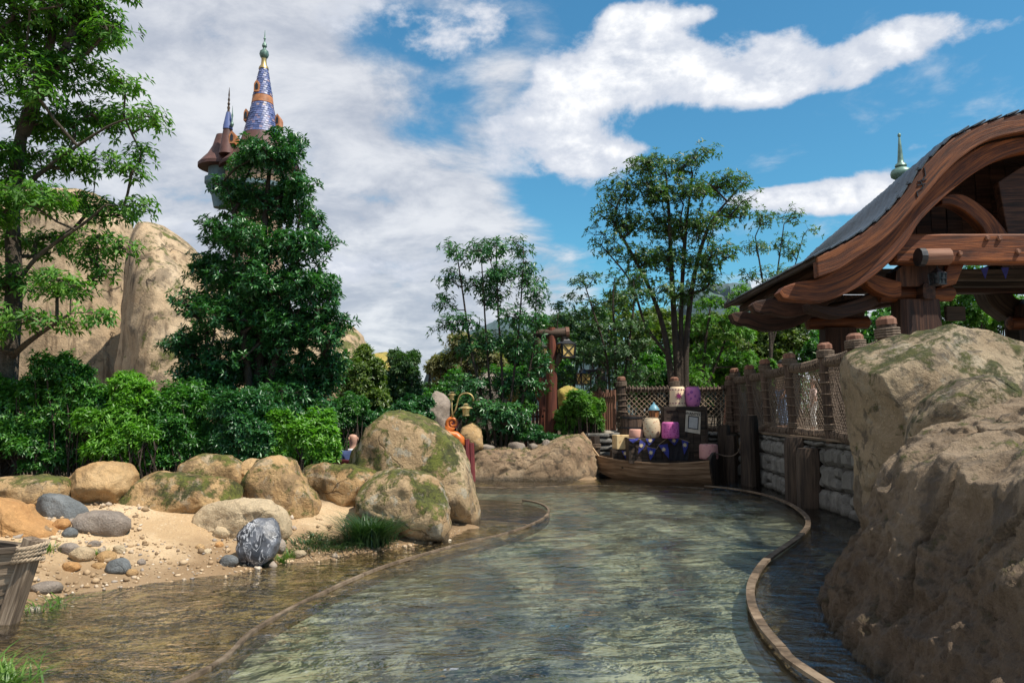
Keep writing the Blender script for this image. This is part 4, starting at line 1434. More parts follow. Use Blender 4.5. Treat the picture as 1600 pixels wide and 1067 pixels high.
# --- large tree, left edge
Y = 9.6
tree('large_tree', 'large leafy tree with layered branches filling the left edge', [
    ([vz(8, 760, Y), vz(12, 600, Y), vz(22, 450, Y), vz(20, 330, Y), vz(36, 200, Y), vz(75, 90, Y), vz(95, -60, Y)], .13, .04),
    ([vz(22, 450, Y), vz(60, 400, Y - .2), vz(130, 350, Y - .4), vz(165, 320, Y - .5)], .035, .01),
    ([vz(15, 560, Y), vz(50, 530, Y - .3), vz(110, 490, Y - .5)], .05, .015),
    ([vz(36, 210, Y), vz(70, 130, Y - .2), vz(110, 60, Y - .3), vz(135, -30, Y)], .09, .03),
    ([vz(28, 300, Y), vz(90, 250, Y - .2), vz(165, 200, Y - .3), vz(205, 185, Y - .4)], .03, .008)],
    blobs_px([(95, 10, 95, 40), (30, 60, 60, 40), (150, 45, 55, 28), (195, 60, 35, 18), (20, 130, 50, 40), (110, 110, 70, 32), (185, 115, 30, 16), (60, 190, 65, 32),
              (150, 180, 55, 22), (205, 190, 38, 14), (20, 250, 50, 30), (105, 255, 60, 22), (175, 265, 40, 14), (60, 310, 60, 28), (215, 235, 20, 8),
              (140, 320, 52, 20), (195, 335, 20, 12), (60, 375, 50, 22), (150, 385, 52, 22), (30, 440, 45, 22), (100, 445, 60, 18), (165, 425, 38, 12), (20, 500, 40, 26),
              (95, 500, 52, 12), (160, 490, 26, 8), (20, -60, 110, 60), (150, -40, 60, 40), (-60, 100, 60, 80), (-60, 300, 70, 100), (-60, 480, 60, 60), (222, 180, 14, 6), (210, 320, 10, 6)], Y, .9, .7),
    44, M['leaf_a'], M['bark_grey'], .105, .036, 6, .33, 13, .45, .005, 1.15, .30, seed=3, step=.25)

# --- dense evergreen, centre left, in front of the tower
Y = 10.7
tree('evergreen_tree', 'tall dense dark evergreen tree standing in front of the tower', [
    ([vz(402, 740, Y), vz(404, 600, Y), vz(408, 450, Y), vz(415, 330, Y), vz(425, 230, Y)], .10, .02),
    ([vz(402, 700, Y), vz(385, 560, Y - .2), vz(372, 420, Y - .2), vz(365, 330, Y)], .06, .015),
    ([vz(404, 640, Y), vz(440, 530, Y - .2), vz(455, 420, Y), vz(470, 330, Y)], .06, .015)],
    blobs_px([(438, 212, 20, 14), (402, 228, 26, 14), (456, 226, 24, 16), (425, 242, 40, 18), (392, 250, 36, 26), (440, 250, 30, 24), (470, 290, 26, 26), (350, 285, 22, 16), (380, 310, 46, 34), (440, 320, 46, 36), (484, 345, 20, 22),
              (345, 365, 34, 20), (400, 380, 56, 34), (470, 390, 42, 30), (510, 380, 12, 12), (325, 355, 14, 10), (330, 420, 40, 26), (400, 440, 70, 36), (480, 450, 46, 34), (525, 455, 18, 18),
              (300, 470, 30, 20), (355, 490, 60, 34), (440, 510, 74, 40), (510, 510, 36, 34), (300, 535, 36, 28), (380, 570, 90, 44), (475, 590, 64, 44), (520, 560, 24, 34), (310, 605, 50, 30), (420, 640, 100, 40)], Y, .9, .3),
    138, M['leaf_b'], M['bark'], .082, .030, 7, .18, 11, .8, .004, .9, .1, seed=5, step=.2)

# --- hedge and shrubs behind the boulders
hed = [('dense dark green shrub under the large tree at the left edge', [(-70, 660, 90, 80), (20, 650, 75, 78)], 9.3, 'leaf_c', 4200),
       ('glossy green shrub between the large tree and the cliff foot', [(100, 635, 72, 76), (60, 690, 70, 50), (150, 660, 50, 80)], 9.4, 'leaf_c', 4600),
       ('green shrub with pale yellow-green shoots above the clean tan boulder', [(195, 660, 62, 66), (180, 700, 60, 45)], 9.0, 'leaf_f', 2600),
       ('deep green shrub left of the evergreen trunk', [(275, 650, 68, 66), (290, 690, 70, 50)], 9.3, 'leaf_c', 4000),
       ('dark glossy shrub at the foot of the dense evergreen', [(370, 665, 70, 64), (380, 700, 60, 45)], 9.2, 'leaf_b', 3800),
       ('bright sunlit shrub at the right end of the hedge', [(455, 690, 52, 52), (495, 680, 42, 54), (430, 710, 40, 35)], 9.1, 'leaf_f', 4200)]
for i, (lab, bl, Y, lm, n_) in enumerate(hed):
    bush('shrub', lab, blobs_px(bl + [(bl[0][0], 712, bl[0][2], 36), (bl[0][0] + 25, 700, bl[0][2] * .8, 44)], Y, .62, .1), int(n_ * 1.9), M[lm], .062, .024, 6, 'hedge shrubs behind the boulders', 'shrub', seed=20 + i, depth=.5, stems=2)

# --- shrubs beyond the inlet
mids = [('yellow-green bush right of the dense evergreen tree', [(560, 600, 42, 56), (575, 640, 40, 44)], 16.5, 'leaf_d', 3000, .09),
        ('dark pointed conifer-like bush left of the far crag', [(625, 590, 34, 42), (620, 640, 48, 50), (640, 565, 16, 22)], 18, 'leaf_e', 3400, .09),
        ('low dark green bush behind the biggest boulder', [(640, 650, 42, 34), (590, 665, 40, 34)], 15.6, 'leaf_b', 2600, .08),
        ('small bright bush beside the bald person', [(545, 650, 30, 40), (520, 690, 30, 34)], 15.3, 'leaf_c', 2400, .07),
        ('khaki dry-looking bush beneath the far crag', [(700, 590, 44, 44), (735, 560, 40, 40), (760, 600, 40, 50)], 27, 'leaf_g', 3400, .14),
        ('small round shrub at the foot of the thin tree', [(740, 690, 30, 20), (790, 680, 34, 22)], 16.4, 'leaf_e', 1500, .08),
        ('low dark ground shrub below the picket fence', [(835, 680, 26, 14), (860, 684, 20, 10)], 16.2, 'leaf_b', 900, .07),
        ('light leafy bamboo-like bush right of the lamp post', [(905, 628, 36, 30), (900, 660, 34, 26), (925, 650, 24, 26)], 16.6, 'leaf_a', 3400, .075),
        ('bushy green undergrowth behind the picket fence', [(850, 590, 50, 50), (800, 620, 50, 50), (700, 640, 50, 50)], 24, 'leaf_c', 3600, .12)]
for i, (lab, bl, Y, lm, n_, ll) in enumerate(mids):
    bush('bush', lab, blobs_px(bl, Y, .8, .3), int(n_ * 1.25), M[lm], ll, ll * .42, 6, None, 'bush', seed=40 + i, depth=.55, stems=2)

# --- thin multi-stemmed tree
Y = 16.3
bz = vz(772, 705, Y)
tree('thin_tree', 'thin multi-stemmed tree with whorled leaves on the knobbly bank', [
    ([vz(768, 712, Y), vz(752, 620, Y), vz(735, 540, Y), vz(722, 450, Y), vz(712, 385, Y)], .045, .012),
    ([vz(776, 712, Y), vz(765, 600, Y), vz(758, 500, Y), vz(752, 400, Y)], .04, .012),
    ([vz(782, 712, Y), vz(785, 600, Y), vz(778, 480, Y), vz(775, 385, Y)], .045, .012),
    ([vz(788, 712, Y), vz(800, 610, Y), vz(812, 500, Y), vz(818, 400, Y)], .045, .012),
    ([vz(792, 712, Y), vz(815, 630, Y), vz(834, 540, Y), vz(838, 450, Y)], .04, .012)],
    blobs_px([(708, 390, 16, 10), (706, 430, 18, 12), (698, 470, 16, 12), (692, 515, 16, 10), (725, 500, 22, 12), (745, 395, 22, 14), (750, 440, 20, 16), (778, 385, 20, 12), (782, 425, 24, 18), (775, 465, 20, 14),
              (815, 390, 14, 12), (822, 420, 18, 16), (832, 450, 18, 14), (845, 470, 14, 10), (800, 490, 20, 14), (835, 500, 20, 14), (740, 540, 24, 12), (770, 530, 20, 14), (815, 540, 24, 18), (850, 560, 20, 18),
              (745, 600, 30, 14), (785, 600, 30, 16), (825, 600, 28, 12), (760, 640, 34, 16), (800, 650, 26, 18)], Y, 1.0, .3),
    76, M['leaf_b'], M['bark'], .115, .040, 6, .34, 9, .7, .005, 1.1, .3, seed=7, step=.25, upbias=.8)

# --- vase-shaped tree
Y = 18.5
tree('tall_tree', 'tall vase-shaped tree with many rising limbs behind the rope fence', [
    ([vz(1052, 640, Y), vz(1045, 560, Y), vz(1030, 490, Y), vz(1000, 420, Y), vz(960, 350, Y)], .10, .02),
    ([vz(1062, 640, Y), vz(1056, 540, Y), vz(1050, 440, Y), vz(1045, 330, Y), vz(1040, 270, Y)], .11, .02),
    ([vz(1072, 640, Y), vz(1072, 540, Y), vz(1085, 430, Y), vz(1110, 350, Y), vz(1150, 300, Y)], .10, .02),
    ([vz(1066, 620, Y), vz(1064, 500, Y), vz(1070, 380, Y), vz(1082, 270, Y)], .08, .02),
    ([vz(1048, 560, Y), vz(1010, 510, Y), vz(985, 440, Y), vz(945, 390, Y)], .05, .015)],
    blobs_px([(1088, 245, 26, 14), (1010, 255, 34, 16), (1050, 265, 26, 14), (972, 290, 30, 18), (1020, 300, 36, 20), (1075, 300, 36, 20), (1125, 290, 32, 18), (1155, 285, 18, 14), (945, 330, 20, 16), (985, 345, 34, 20),
              (1040, 350, 38, 20), (1095, 350, 38, 20), (1145, 335, 28, 18), (960, 385, 22, 16), (1005, 400, 36, 18), (1060, 405, 38, 20), (1110, 400, 34, 18), (1000, 440, 28, 14), (1050, 455, 34, 16), (1100, 440, 28, 16), (940, 365, 14, 12), (1165, 310, 12, 10)], Y, 1.1, .6),
    48, M['leaf_h'], M['bark'], .105, .042, 6, .40, 8, .7, .006, 1.05, .15, seed=9, step=.3, upbias=1.0)

Y = 22
tree('sparse_tree', 'sparse young tree with few leaves just left of the roof', [
    ([vz(1205, 640, Y), vz(1203, 520, Y), vz(1190, 430, Y), vz(1180, 370, Y)], .06, .012),
    ([vz(1205, 560, Y), vz(1212, 450, Y), vz(1225, 350, Y)], .04, .012),
    ([vz(1206, 540, Y), vz(1235, 440, Y), vz(1255, 370, Y)], .03, .01)],
    blobs_px([(1195, 340, 26, 14), (1235, 335, 22, 12), (1262, 360, 14, 10), (1180, 385, 22, 16), (1222, 380, 24, 14), (1250, 395, 18, 12), (1170, 430, 18, 16), (1210, 430, 26, 16), (1190, 480, 24, 16)], Y, 1.0, .4),
    34, M['leaf_h'], M['bark'], .11, .044, 5, .34, 6, .7, .005, 1.0, .15, seed=10, step=.3, upbias=1.0)

Y = 17.6
tree('sapling', 'slim dark sapling cluster left of the tall vase-shaped tree', [
    ([vz(955, 660, Y), vz(948, 560, Y), vz(925, 480, Y), vz(912, 440, Y)], .04, .01),
    ([vz(960, 660, Y), vz(962, 560, Y), vz(958, 480, Y), vz(960, 435, Y)], .05, .012),
    ([vz(965, 660, Y), vz(980, 560, Y), vz(990, 480, Y), vz(990, 440, Y)], .045, .012)],
    blobs_px([(905, 440, 8, 8), (920, 435, 8, 6), (925, 475, 12, 8), (900, 465, 8, 6), (960, 432, 18, 8), (990, 438, 14, 8), (950, 465, 22, 12), (985, 470, 24, 14), (1010, 460, 14, 10), (935, 510, 24, 16), (980, 510, 34, 18), (920, 550, 26, 20), (965, 555, 36, 22), (1005, 540, 24, 20), (985, 590, 34, 18), (940, 600, 24, 18)], Y, 1.0, .4),
    28, M['leaf_e'], M['bark'], .11, .042, 6, .30, 9, .7, .005, 1.0, .15, seed=11, step=.28, upbias=.9)
Y = 20.5
tree('background_tree', 'fresh light green tree behind the rope fence, right of the tall tree', [
    ([vz(1098, 650, Y), vz(1100, 560, Y), vz(1110, 480, Y)], .07, .02), ([vz(1098, 620, Y), vz(1130, 540, Y), vz(1150, 480, Y)], .05, .015)],
    blobs_px([(1110, 470, 28, 18), (1145, 460, 26, 14), (1095, 510, 32, 20), (1140, 505, 36, 22), (1170, 520, 24, 20), (1110, 555, 40, 24), (1155, 565, 36, 24), (1085, 590, 34, 20)], Y, 1.0, .5),
    20, M['leaf_a'], M['bark'], .12, .05, 6, .26, 9, .6, .005, 1.1, .2, seed=12, step=.3)
Y = 20.0
tree('background_tree', 'green tree behind the lamp post', [
    ([vz(870, 660, Y), vz(868, 570, Y), vz(872, 490, Y)], .06, .02)],
    blobs_px([(870, 480, 20, 10), (850, 510, 22, 14), (890, 505, 22, 14), (860, 545, 34, 18), (900, 545, 24, 20), (845, 580, 30, 20), (895, 590, 34, 22)], Y, 1.0, .5),
    20, M['leaf_e'], M['bark'], .12, .05, 6, .24, 8, .6, .005, 1.1, .2, seed=13, step=.3)

bgm = [('leafy green thicket left of the roof eave', [(1200, 540, 44, 50), (1245, 545, 40, 42), (1180, 580, 50, 40)], 25, 'leaf_d', 3600, .14),
       ('dense green bush behind the long rope fence', [(1040, 580, 44, 44), (1000, 600, 44, 40), (1080, 600, 44, 36)], 22.5, 'leaf_c', 3400, .12),
       ('rounded green bush behind the corner of the rope fence', [(1130, 590, 44, 32), (1175, 590, 40, 30)], 21.5, 'leaf_a', 3000, .11),
       ('green bush seen under the pavilion roof at its left', [(1350, 520, 70, 46), (1290, 560, 60, 40)], 24, 'leaf_c', 3000, .14),
       ('green bush seen through the open pavilion', [(1500, 470, 50, 60), (1560, 500, 60, 50)], 25, 'leaf_a', 2600, .14),
       ('dull green far thicket behind the thin tree', [(780, 560, 60, 50), (850, 545, 60, 60), (920, 540, 60, 60), (700, 620, 50, 40)], 34, 'leaf_e', 4200, .2),
       ('olive far thicket behind the tall tree', [(980, 520, 60, 60), (1040, 540, 70, 60), (1110, 550, 70, 60)], 36, 'leaf_d', 4200, .2)]
for i, (lab, bl, Y, lm, n_, ll) in enumerate(bgm):
    bush('thicket', lab, blobs_px(bl, Y, .8, .4), n_, M[lm], ll, ll * .45, 6, 'background thickets', 'thicket', seed=60 + i, depth=.55, stems=2, ground=.8)
# a far-off wood that closes the horizon on both sides
fb = []
for a in range(-100, 101, 4):
    th_ = math.radians(a)
    if -34 < a < 38: D_, h_ = 75, 3.2 + 1.5 * math.sin(a * .7)
    else: D_, h_ = 45, 5 + 2 * math.sin(a * .9)
    fb.append((np.array([math.sin(th_) * D_, math.cos(th_) * D_, 1.0]), np.array([3.6, 3.0, h_])))
r_ = bush('far_wood', 'far-off wood closing the horizon all round', fb, 20000, M['leaf_e'], .5, .26, 5, None, 'wood', seed=90, depth=.3, stems=1, ground=.5)
for c_ in list(r_.children):
    if c_.name.startswith('stem'):
        bpy.data.objects.remove(c_)
    else:
        c_.parent = None; c_.name = 'far_wood_leaves'; c_.location = r_.location
        tag(c_, 'far-off wood closing the horizon all round', 'wood', kind='stuff')
bpy.data.objects.remove(r_)

# --- grass tufts
def grass(name, label, spots, nb, h, mat, lean=.5, w=.006, seed=1, cat='grass', spread=.12, group=None):
    rg = np.random.default_rng(seed)
    V, F = [], []
    for (x, y, z) in spots:
        for _ in range(nb):
            a = rg.uniform(0, 6.28); r = abs(rg.normal(0, spread))
            p = np.array([x + math.cos(a) * r, y + math.sin(a) * r, z])
            d = np.array([math.cos(a + rg.normal(0, .8)), math.sin(a + rg.normal(0, .8)), 0])
            hh_ = h * rg.uniform(.5, 1.1); ln = lean * rg.uniform(.3, 1.5) * hh_
            s = np.array([-d[1], d[0], 0]) * w * rg.uniform(.6, 1.3)
            b = len(V)
            for t, wd in ((0, 1), (.35, .9), (.7, .6), (1, .06)):
                q = p + d * ln * t * t + np.array([0, 0, hh_ * (t - .35 * t * t * min(lean, 1.6))])
                V += [q - s * wd, q + s * wd]
            for k in range(3):
                F.append([b + 2 * k, b + 2 * k + 1, b + 2 * k + 3, b + 2 * k + 2])
    V = np.array(V); off = np.array(spots[0])
    o = link_mesh(name, np_mesh(name, V - off, np.array(F)), mat, None, tuple(off))
    return tag(o, label, cat, group)


def gt(px, py):
    return tuple(GT(px, py))


grass('sedge_clump', 'tall drooping dark sedge clump in front of the broad lichened boulder', [gt(x, y) for x, y in ((565, 852), (580, 850), (592, 848), (574, 846), (586, 854))], 190, .42, M['grass_dark'], 1.0, .005, 1, 'sedge', .09)
grass('grass_patch', 'low dark grass patch trailing right of the marbled black stone', [gt(x, y) for x, y in ((478, 850), (500, 846), (520, 850), (545, 852), (470, 862), (510, 858), (535, 858), (490, 840))], 110, .11, M['grass_dark'], 1.5, .004, 2, 'grass', .12)
grass('grass_tuft', 'small grass tuft at the right foot of the marbled black stone', [gt(452, 872), (gt(440, 880))], 70, .10, M['grass'], .8, .004, 3, 'grass', .05)
grass('grass_tuft', 'short green grass growing between the pale boulder and the upright mossy boulder', [gt(424, 793)], 110, .10, M['grass'], .8, .004, 4, 'grass', .06)
grass('grass_tuft', 'little grass tuft left of the rope-wrapped boat stem', [gt(25, 862)], 90, .10, M['grass'], .7, .003, 5, 'grass', .07)
grass('grass_tuft', 'little grass tuft just right of the rope-wrapped boat stem', [gt(75, 862)], 90, .10, M['grass'], .7, .003, 15, 'grass', .06)
grass('grass_tuft', 'tiny grass tuft in the heap of stones', [gt(152, 868)], 60, .06, M['grass'], .8, .003, 6, 'grass', .04)
grass('grass_clump', 'bright green grass clump at the bottom left corner', [tuple(G(x, y)) for x, y in ((-25, 1062), (0, 1072), (8, 1090), (-20, 1090), (-50, 1070))], 100, .17, M['grass'], .9, .006, 7, 'grass', .07)
grass('floating_grass', 'thin green grass blades floating beside the old boat stem', [tuple(G(x, y)) for x, y in ((62, 955), (45, 950), (80, 950), (95, 942))], 16, .10, M['grass'], 3.2, .004, 8, 'grass', .05)

# ================================================================== PAVILION
YG = 11.0                       # gable plane
AX = 8.30                       # ridge line


def cv(pts, n=44, Y=YG):
    """photo curve at the gable plane -> n points at even x steps"""
    w = [(P(a, b, Y).x, P(a, b, Y).z) for a, b in pts]
    d = [0]
    for i in range(1, len(w)):
        d.append(d[-1] + math.hypot(w[i][0] - w[i - 1][0], w[i][1] - w[i - 1][1]))
    t = np.linspace(0, d[-1], n)
    c = catmull([(a, 0, b) for a, b in w], 6)
    dd = [0]
    for i in range(1, len(c)):
        dd.append(dd[-1] + (c[i] - c[i - 1]).length)
    t = np.linspace(0, dd[-1], n)
    return [(float(np.interp(q, dd, [v.x for v in c])), float(np.interp(q, dd, [v.z for v in c]))) for q in t]


DROP = 0.125


def drop(i_f, y):
    return -DROP * max(0, y - YG) * min(1.0, i_f / 16.0) ** .8


def mirror(c):
    return [(2 * AX - x, z) for x, z in c]


U = cv([(1270, 403), (1305, 386), (1341, 366), (1376, 338), (1405, 306), (1433, 266), (1462, 236), (1490, 214), (1530, 197), (1570, 185), (1600, 178), (1640, 173), (1672, 171)])
B1 = cv([(1272, 436), (1305, 424), (1334, 405), (1366, 384), (1391, 362), (1415, 335), (1440, 308), (1469, 274), (1497, 249), (1540, 223), (1600, 210), (1640, 206), (1672, 204)])
B1t = [(x, z - .015) for x, z in U]
B2t = cv([(1220, 456), (1228, 446), (1255, 437), (1280, 434), (1305, 420), (1334, 400), (1366, 380), (1391, 358), (1415, 331), (1440, 304), (1469, 271), (1497, 247), (1540, 221), (1600, 208), (1672, 202)])
B2b = cv([(1220, 456), (1224, 465), (1255, 468), (1287, 469), (1319, 458), (1351, 440), (1387, 411), (1419, 376), (1443, 338), (1482, 300), (1522, 268), (1560, 246), (1600, 232), (1640, 226), (1672, 224)])
pav = thing('pavilion', 'open timber pavilion with a sweeping curved gable and slate roof on the right', 'pavilion', (AX, 13.2, .96))


def rib(name, t, b, y0, y1, mat=None, both=True, par=None):
    for mm in ((False, True) if both else (False,)):
        mb = MB()
        tt, bb = (mirror(t), mirror(b)) if mm else (t, b)
        mb.ribbon_solid(tt, bb, y0, y1)
        o = mb.build(name, mat or M['wood_red'], par or pav)
        fix_normals(o)
        # soft arrises
        bv = o.modifiers.new('bevel', 'BEVEL'); bv.width = .018; bv.segments = 2; bv.limit_method = 'ANGLE'; bv.angle_limit = math.radians(50)
    return o


rib('bargeboard', B1t, B1, 10.86, 11.02)
for k, (y0, y1) in enumerate([(11.06, 11.30), (12.35, 12.58), (13.55, 13.78)]):
    dz = -.07 * k
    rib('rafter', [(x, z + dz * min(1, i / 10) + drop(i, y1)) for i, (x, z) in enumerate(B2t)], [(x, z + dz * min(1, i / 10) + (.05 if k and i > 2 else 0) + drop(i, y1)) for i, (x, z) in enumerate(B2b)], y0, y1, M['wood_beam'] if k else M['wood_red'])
# split marks on the bargeboard: iron staple across the crack
mb = MB()
for a, b in [((1444, 262), (1446, 275)), ((1446, 275), (1438, 284)), ((1438, 284), (1443, 292)), ((1443, 292), (1432, 300)), ((1432, 300), (1434, 308)), ((1434, 284), (1448, 280)), ((1433, 290), (1446, 287))]:
    p, q = P(*a, 10.855), P(*b, 10.855)
    mb.beam(p, q, .02, .012)
mb.build('crack', M['iron'], pav)
# roof deck following the curve with a slight flare of the far eave
YE = 15.6


def roof_pt(i_f, side, y, off=0.0):
    x = float(np.interp(i_f, range(len(U)), [p[0] for p in U])); z = float(np.interp(i_f, range(len(U)), [p[1] for p in U]))
    e = 1e-2
    x2 = float(np.interp(min(i_f + .5, len(U) - 1), range(len(U)), [p[0] for p in U])); z2 = float(np.interp(min(i_f + .5, len(U) - 1), range(len(U)), [p[1] for p in U]))
    x1 = float(np.interp(max(i_f - .5, 0), range(len(U)), [p[0] for p in U])); z1 = float(np.interp(max(i_f - .5, 0), range(len(U)), [p[1] for p in U]))
    tx, tz = x2 - x1, z2 - z1
    L = math.hypot(tx, tz); tx /= L; tz /= L
    nx_, nz_ = -tz, tx
    ang = math.atan2(tz, tx)
    X, Z = x + nx_ * off, z + nz_ * off + (drop(i_f, y) if y else 0)
    if side: X, ang = 2 * AX - X, math.pi - ang
    return X, Z, ang


for side in (0, 1):
    mb = MB()
    t = [roof_pt(i, side, 0, .0)[:2] for i in range(len(U))]
    b = [roof_pt(i, side, 0, -.06)[:2] for i in range(len(U))]
    mb.ribbon_solid(t, b, 11.03, YE)
    for q in range(len(mb.v)):
        v_ = mb.v[q]
        if v_[1] > 12: mb.v[q] = (v_[0], v_[1], v_[2] + drop(q // 4, YE))
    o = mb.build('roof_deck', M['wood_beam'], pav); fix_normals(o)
    # fascia along the eave
    ex, ez, _ = roof_pt(0, side, 0)
    mb = MB(); mb.beam((ex + (.03 if not side else -.03), 10.9, ez - .03), (ex + (.03 if not side else -.03), YE + .1, ez - .05), .07, .11, bev=.01)
    mb.build('fascia', M['wood_dark'], pav)
    # eave purlins
    for f_, dz in ((3.0, -.17), (7.5, -.22), (16, -.25), (27, -.25)):
        x, z, a_ = roof_pt(f_, side, 0)
        mb = MB(); mb.beam((x, 11.32, z + dz), (x, YE - .2, z + dz + drop(f_, YE - .2)), .15, .15, bev=.02)
        mb.build('purlin', M['wood_beam'], pav)
# shingles
cum = [0]
for i in range(1, len(U)):
    cum.append(cum[-1] + math.hypot(U[i][0] - U[i - 1][0], U[i][1] - U[i - 1][1]))
RP = .135
nrow = int(cum[-1] / RP)
tile_me = MB().box((0, 0, 0), (.205, .21, .020), bev=.006)
tmeshes = []
for v_ in range(3):
    mb = MB(); mb.box((0, 0, 0), (.205 + v_ * .008, .205 + v_ * .006, .018 + .004 * v_), bev=.006)
    me = bpy.data.meshes.new('roof_tile'); me.from_pydata([Vector(q) for q in mb.v], [], mb.f); me.update(); me.materials.append(M['slate']); tmeshes.append(me)
rest = MB()
off = world_off(pav)
ncol = int((YE - 10.84) / .215)
for side in (0, 1):
    for r in range(nrow):
        s = (r + .5) * RP
        fi = float(np.interp(s, cum, range(len(cum))))
        x, z_0, ang = roof_pt(fi, side, 0, .018)
        for c_ in range(ncol):
            y = 10.84 + (c_ + .5 + (.5 if r % 2 else 0)) * .215
            if y > YE + .05: continue
            z = z_0 + drop(fi, y)
            tilt = -.11 if not side else .11
            R = Matrix.Rotation(-ang + 0 + (tilt if not side else tilt), 4, 'Y') @ Matrix.Rotation(rnd.uniform(-.02, .02), 4, 'Z')
            p = Vector((x + rnd.uniform(-.006, .006), y, z + rnd.uniform(0, .008)))
            if side == 0 and c_ < 7 and r < nrow:
                o = bpy.data.objects.new('roof_tile', tmeshes[rnd.randrange(3)]); COL.objects.link(o)
                o.parent = pav; o.matrix_local = Matrix.Translation(p - off) @ R
            else:
                L, F = bevbox(.1, .1, .01, .006)
                rest.add([p + (R @ Vector(q)) for q in L], F)
o = rest.build('roof_tiles_beyond', M['slate'], pav); o['kind'] = 'stuff'
# ridge
mb = MB(); mb.tube([(AX, 10.85, U[-1][1] + .03), (AX, YE + .05, U[-1][1] + .03 + drop(40, YE))], .07, 8); mb.build('ridge_roll', M['slate'], pav)
# tie beams, posts, caps
for (yy, zz_) in ((11.42, 0), (14.3, 0)):
    zb_, zt_ = P(1500, 413, 11.42).z, P(1500, 368, 11.42).z
    x0 = P(1392, 400, 11.42).x
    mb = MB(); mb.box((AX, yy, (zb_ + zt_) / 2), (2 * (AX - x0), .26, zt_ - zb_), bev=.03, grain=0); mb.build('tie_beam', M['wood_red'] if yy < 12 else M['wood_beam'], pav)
posts = [(P(1431, 500, 11.75).x, 11.75, P(1431, 470, 11.75).z, .90, .62), (P(1309, 520, 14.3).x, 14.3, P(1309, 513, 14.3).z, .80, .6)]
posts += [(2 * AX - a, b, c_, d, e) for a, b, c_, d, e in posts]
for (x, y, zt_, wb, wt) in posts:
    mb = MB()
    for a in [0]:
        n_ = 5
        prof = [(-.5, -.5), (.5, -.5), (.5, .5), (-.5, .5)]
        vs, fs, gr = [], [], []
        for k in range(n_):
            f = k / (n_ - 1); w_ = wb + (wt - wb) * f ** .6
            zz_ = .93 + (zt_ - .93) * f
            for (p, q) in [(-.5, -.38), (-.38, -.5), (.38, -.5), (.5, -.38), (.5, .38), (.38, .5), (-.38, .5), (-.5, .38)]:
                vs.append((x + p * w_, y + q * w_ * .62, zz_)); gr.append((zz_, x + p * w_, q))
        for k in range(n_ - 1):
            for j in range(8):
                fs.append((k * 8 + j, k * 8 + (j + 1) % 8, k * 8 + 8 + (j + 1) % 8, k * 8 + 8 + j))
        fs += [tuple(range(7, -1, -1)), tuple(range((n_ - 1) * 8, n_ * 8))]
        mb.add(vs, fs, gr)
    mb.build('post', M['wood_beam'], pav)
    mb = MB(); mb.tube([(x - .62, y, zt_ + .09), (x - .58, y, zt_ + .10), (x + .58, y, zt_ + .12), (x + .64, y, zt_ + .12)], [.05, .13, .13, .06], 12); mb.build('post_cap', M['wood_red'], pav, smooth=True, auto=50)
    mb = MB(); mb.prism([(x - .42, zt_ + .2), (x - .38, zt_ + .45), (x - .15, zt_ + .62), (x + .55, zt_ + .62), (x + .42, zt_ + .2)], y - .22, y + .12); o = mb.build('bracket_block', M['wood_beam'], pav); fix_normals(o)
mb = MB(); a, b = P(1438, 402, 11.15), P(1484, 401, 11.15)
mb.tube([a, a + (b - a) * .04, a + (b - a) * .96, b], [.095, .13, .13, .10], 12); mb.build('peg_log', M['wood_end'], pav, smooth=True, auto=40)
mb = MB(); mb.tube([a - Vector((.04, 0, 0)), a + Vector((.05, 0, 0))], .142, 12); mb.build('peg_band', M['iron'], pav)
mb = MB()
for (px_, py_) in ((1543, 372), (1562, 372), (1591, 393), (1500, 396)):
    p = P(px_, py_, 11.28); mb.tube([p, p - Vector((0, .03, 0))], [.045, .03], 8)
mb.build('bolt', M['wood_end'], pav)
rib('brace', cv([(1466, 312), (1480, 306), (1502, 308), (1528, 324), (1552, 346), (1572, 372)], 20, 11.5), cv([(1466, 322), (1480, 322), (1495, 328), (1512, 340), (1528, 356), (1536, 372)], 20, 11.5), 11.40, 11.62, M['wood_red'])
rib('strut', cv([(1556, 286), (1600, 258), (1616, 250)], 6, 11.5), cv([(1572, 372), (1600, 372), (1622, 372)], 6, 11.5), 11.44, 11.6, M['wood_beam'])
rib('brace', cv([(1345, 436), (1362, 430), (1385, 437), (1404, 442)], 12, 11.6), cv([(1352, 448), (1366, 458), (1388, 466), (1404, 464)], 12, 11.6), 11.5, 11.75, M['wood_red'])
rib('brace', cv([(1474, 412), (1500, 412)], 6, 11.6), cv([(1462, 452), (1486, 446)], 6, 11.6), 11.45, 11.65, M['wood_red'])
rib('lower_beam', cv([(1256, 476), (1290, 482), (1330, 470), (1365, 455), (1392, 449)], 20, 12.0), cv([(1258, 488), (1300, 499), (1340, 490), (1368, 476), (1392, 471)], 20, 12.0), 11.75, 12.1, M['wood_beam'])
mb = MB(); mb.beam(P(1452, 455, 11.5), P(1250, 495, 15.2), .22, .24, bev=.03); mb.build('side_beam', M['wood_beam'], pav)
# gable boarding above the tie beam
gz0 = P(1500, 370, 12.36).z
xg = P(1400, 370, 12.0).x
while xg < 2 * AX - P(1400, 370, 12.0).x:
    w_ = .26
    xm = xg + w_ / 2
    xx = xm if xm < AX else 2 * AX - xm
    zt_ = float(np.interp(xx, [p[0] for p in U], [p[1] for p in U])) - .36
    if zt_ > gz0 + .1:
        mb = MB(); mb.box((xm, 12.33 + rnd.uniform(-.01, .01), (gz0 + zt_) / 2), (w_ - .012, .04, zt_ - gz0)); mb.build('gable_board', M['wood_beam'], pav)
    xg += w_
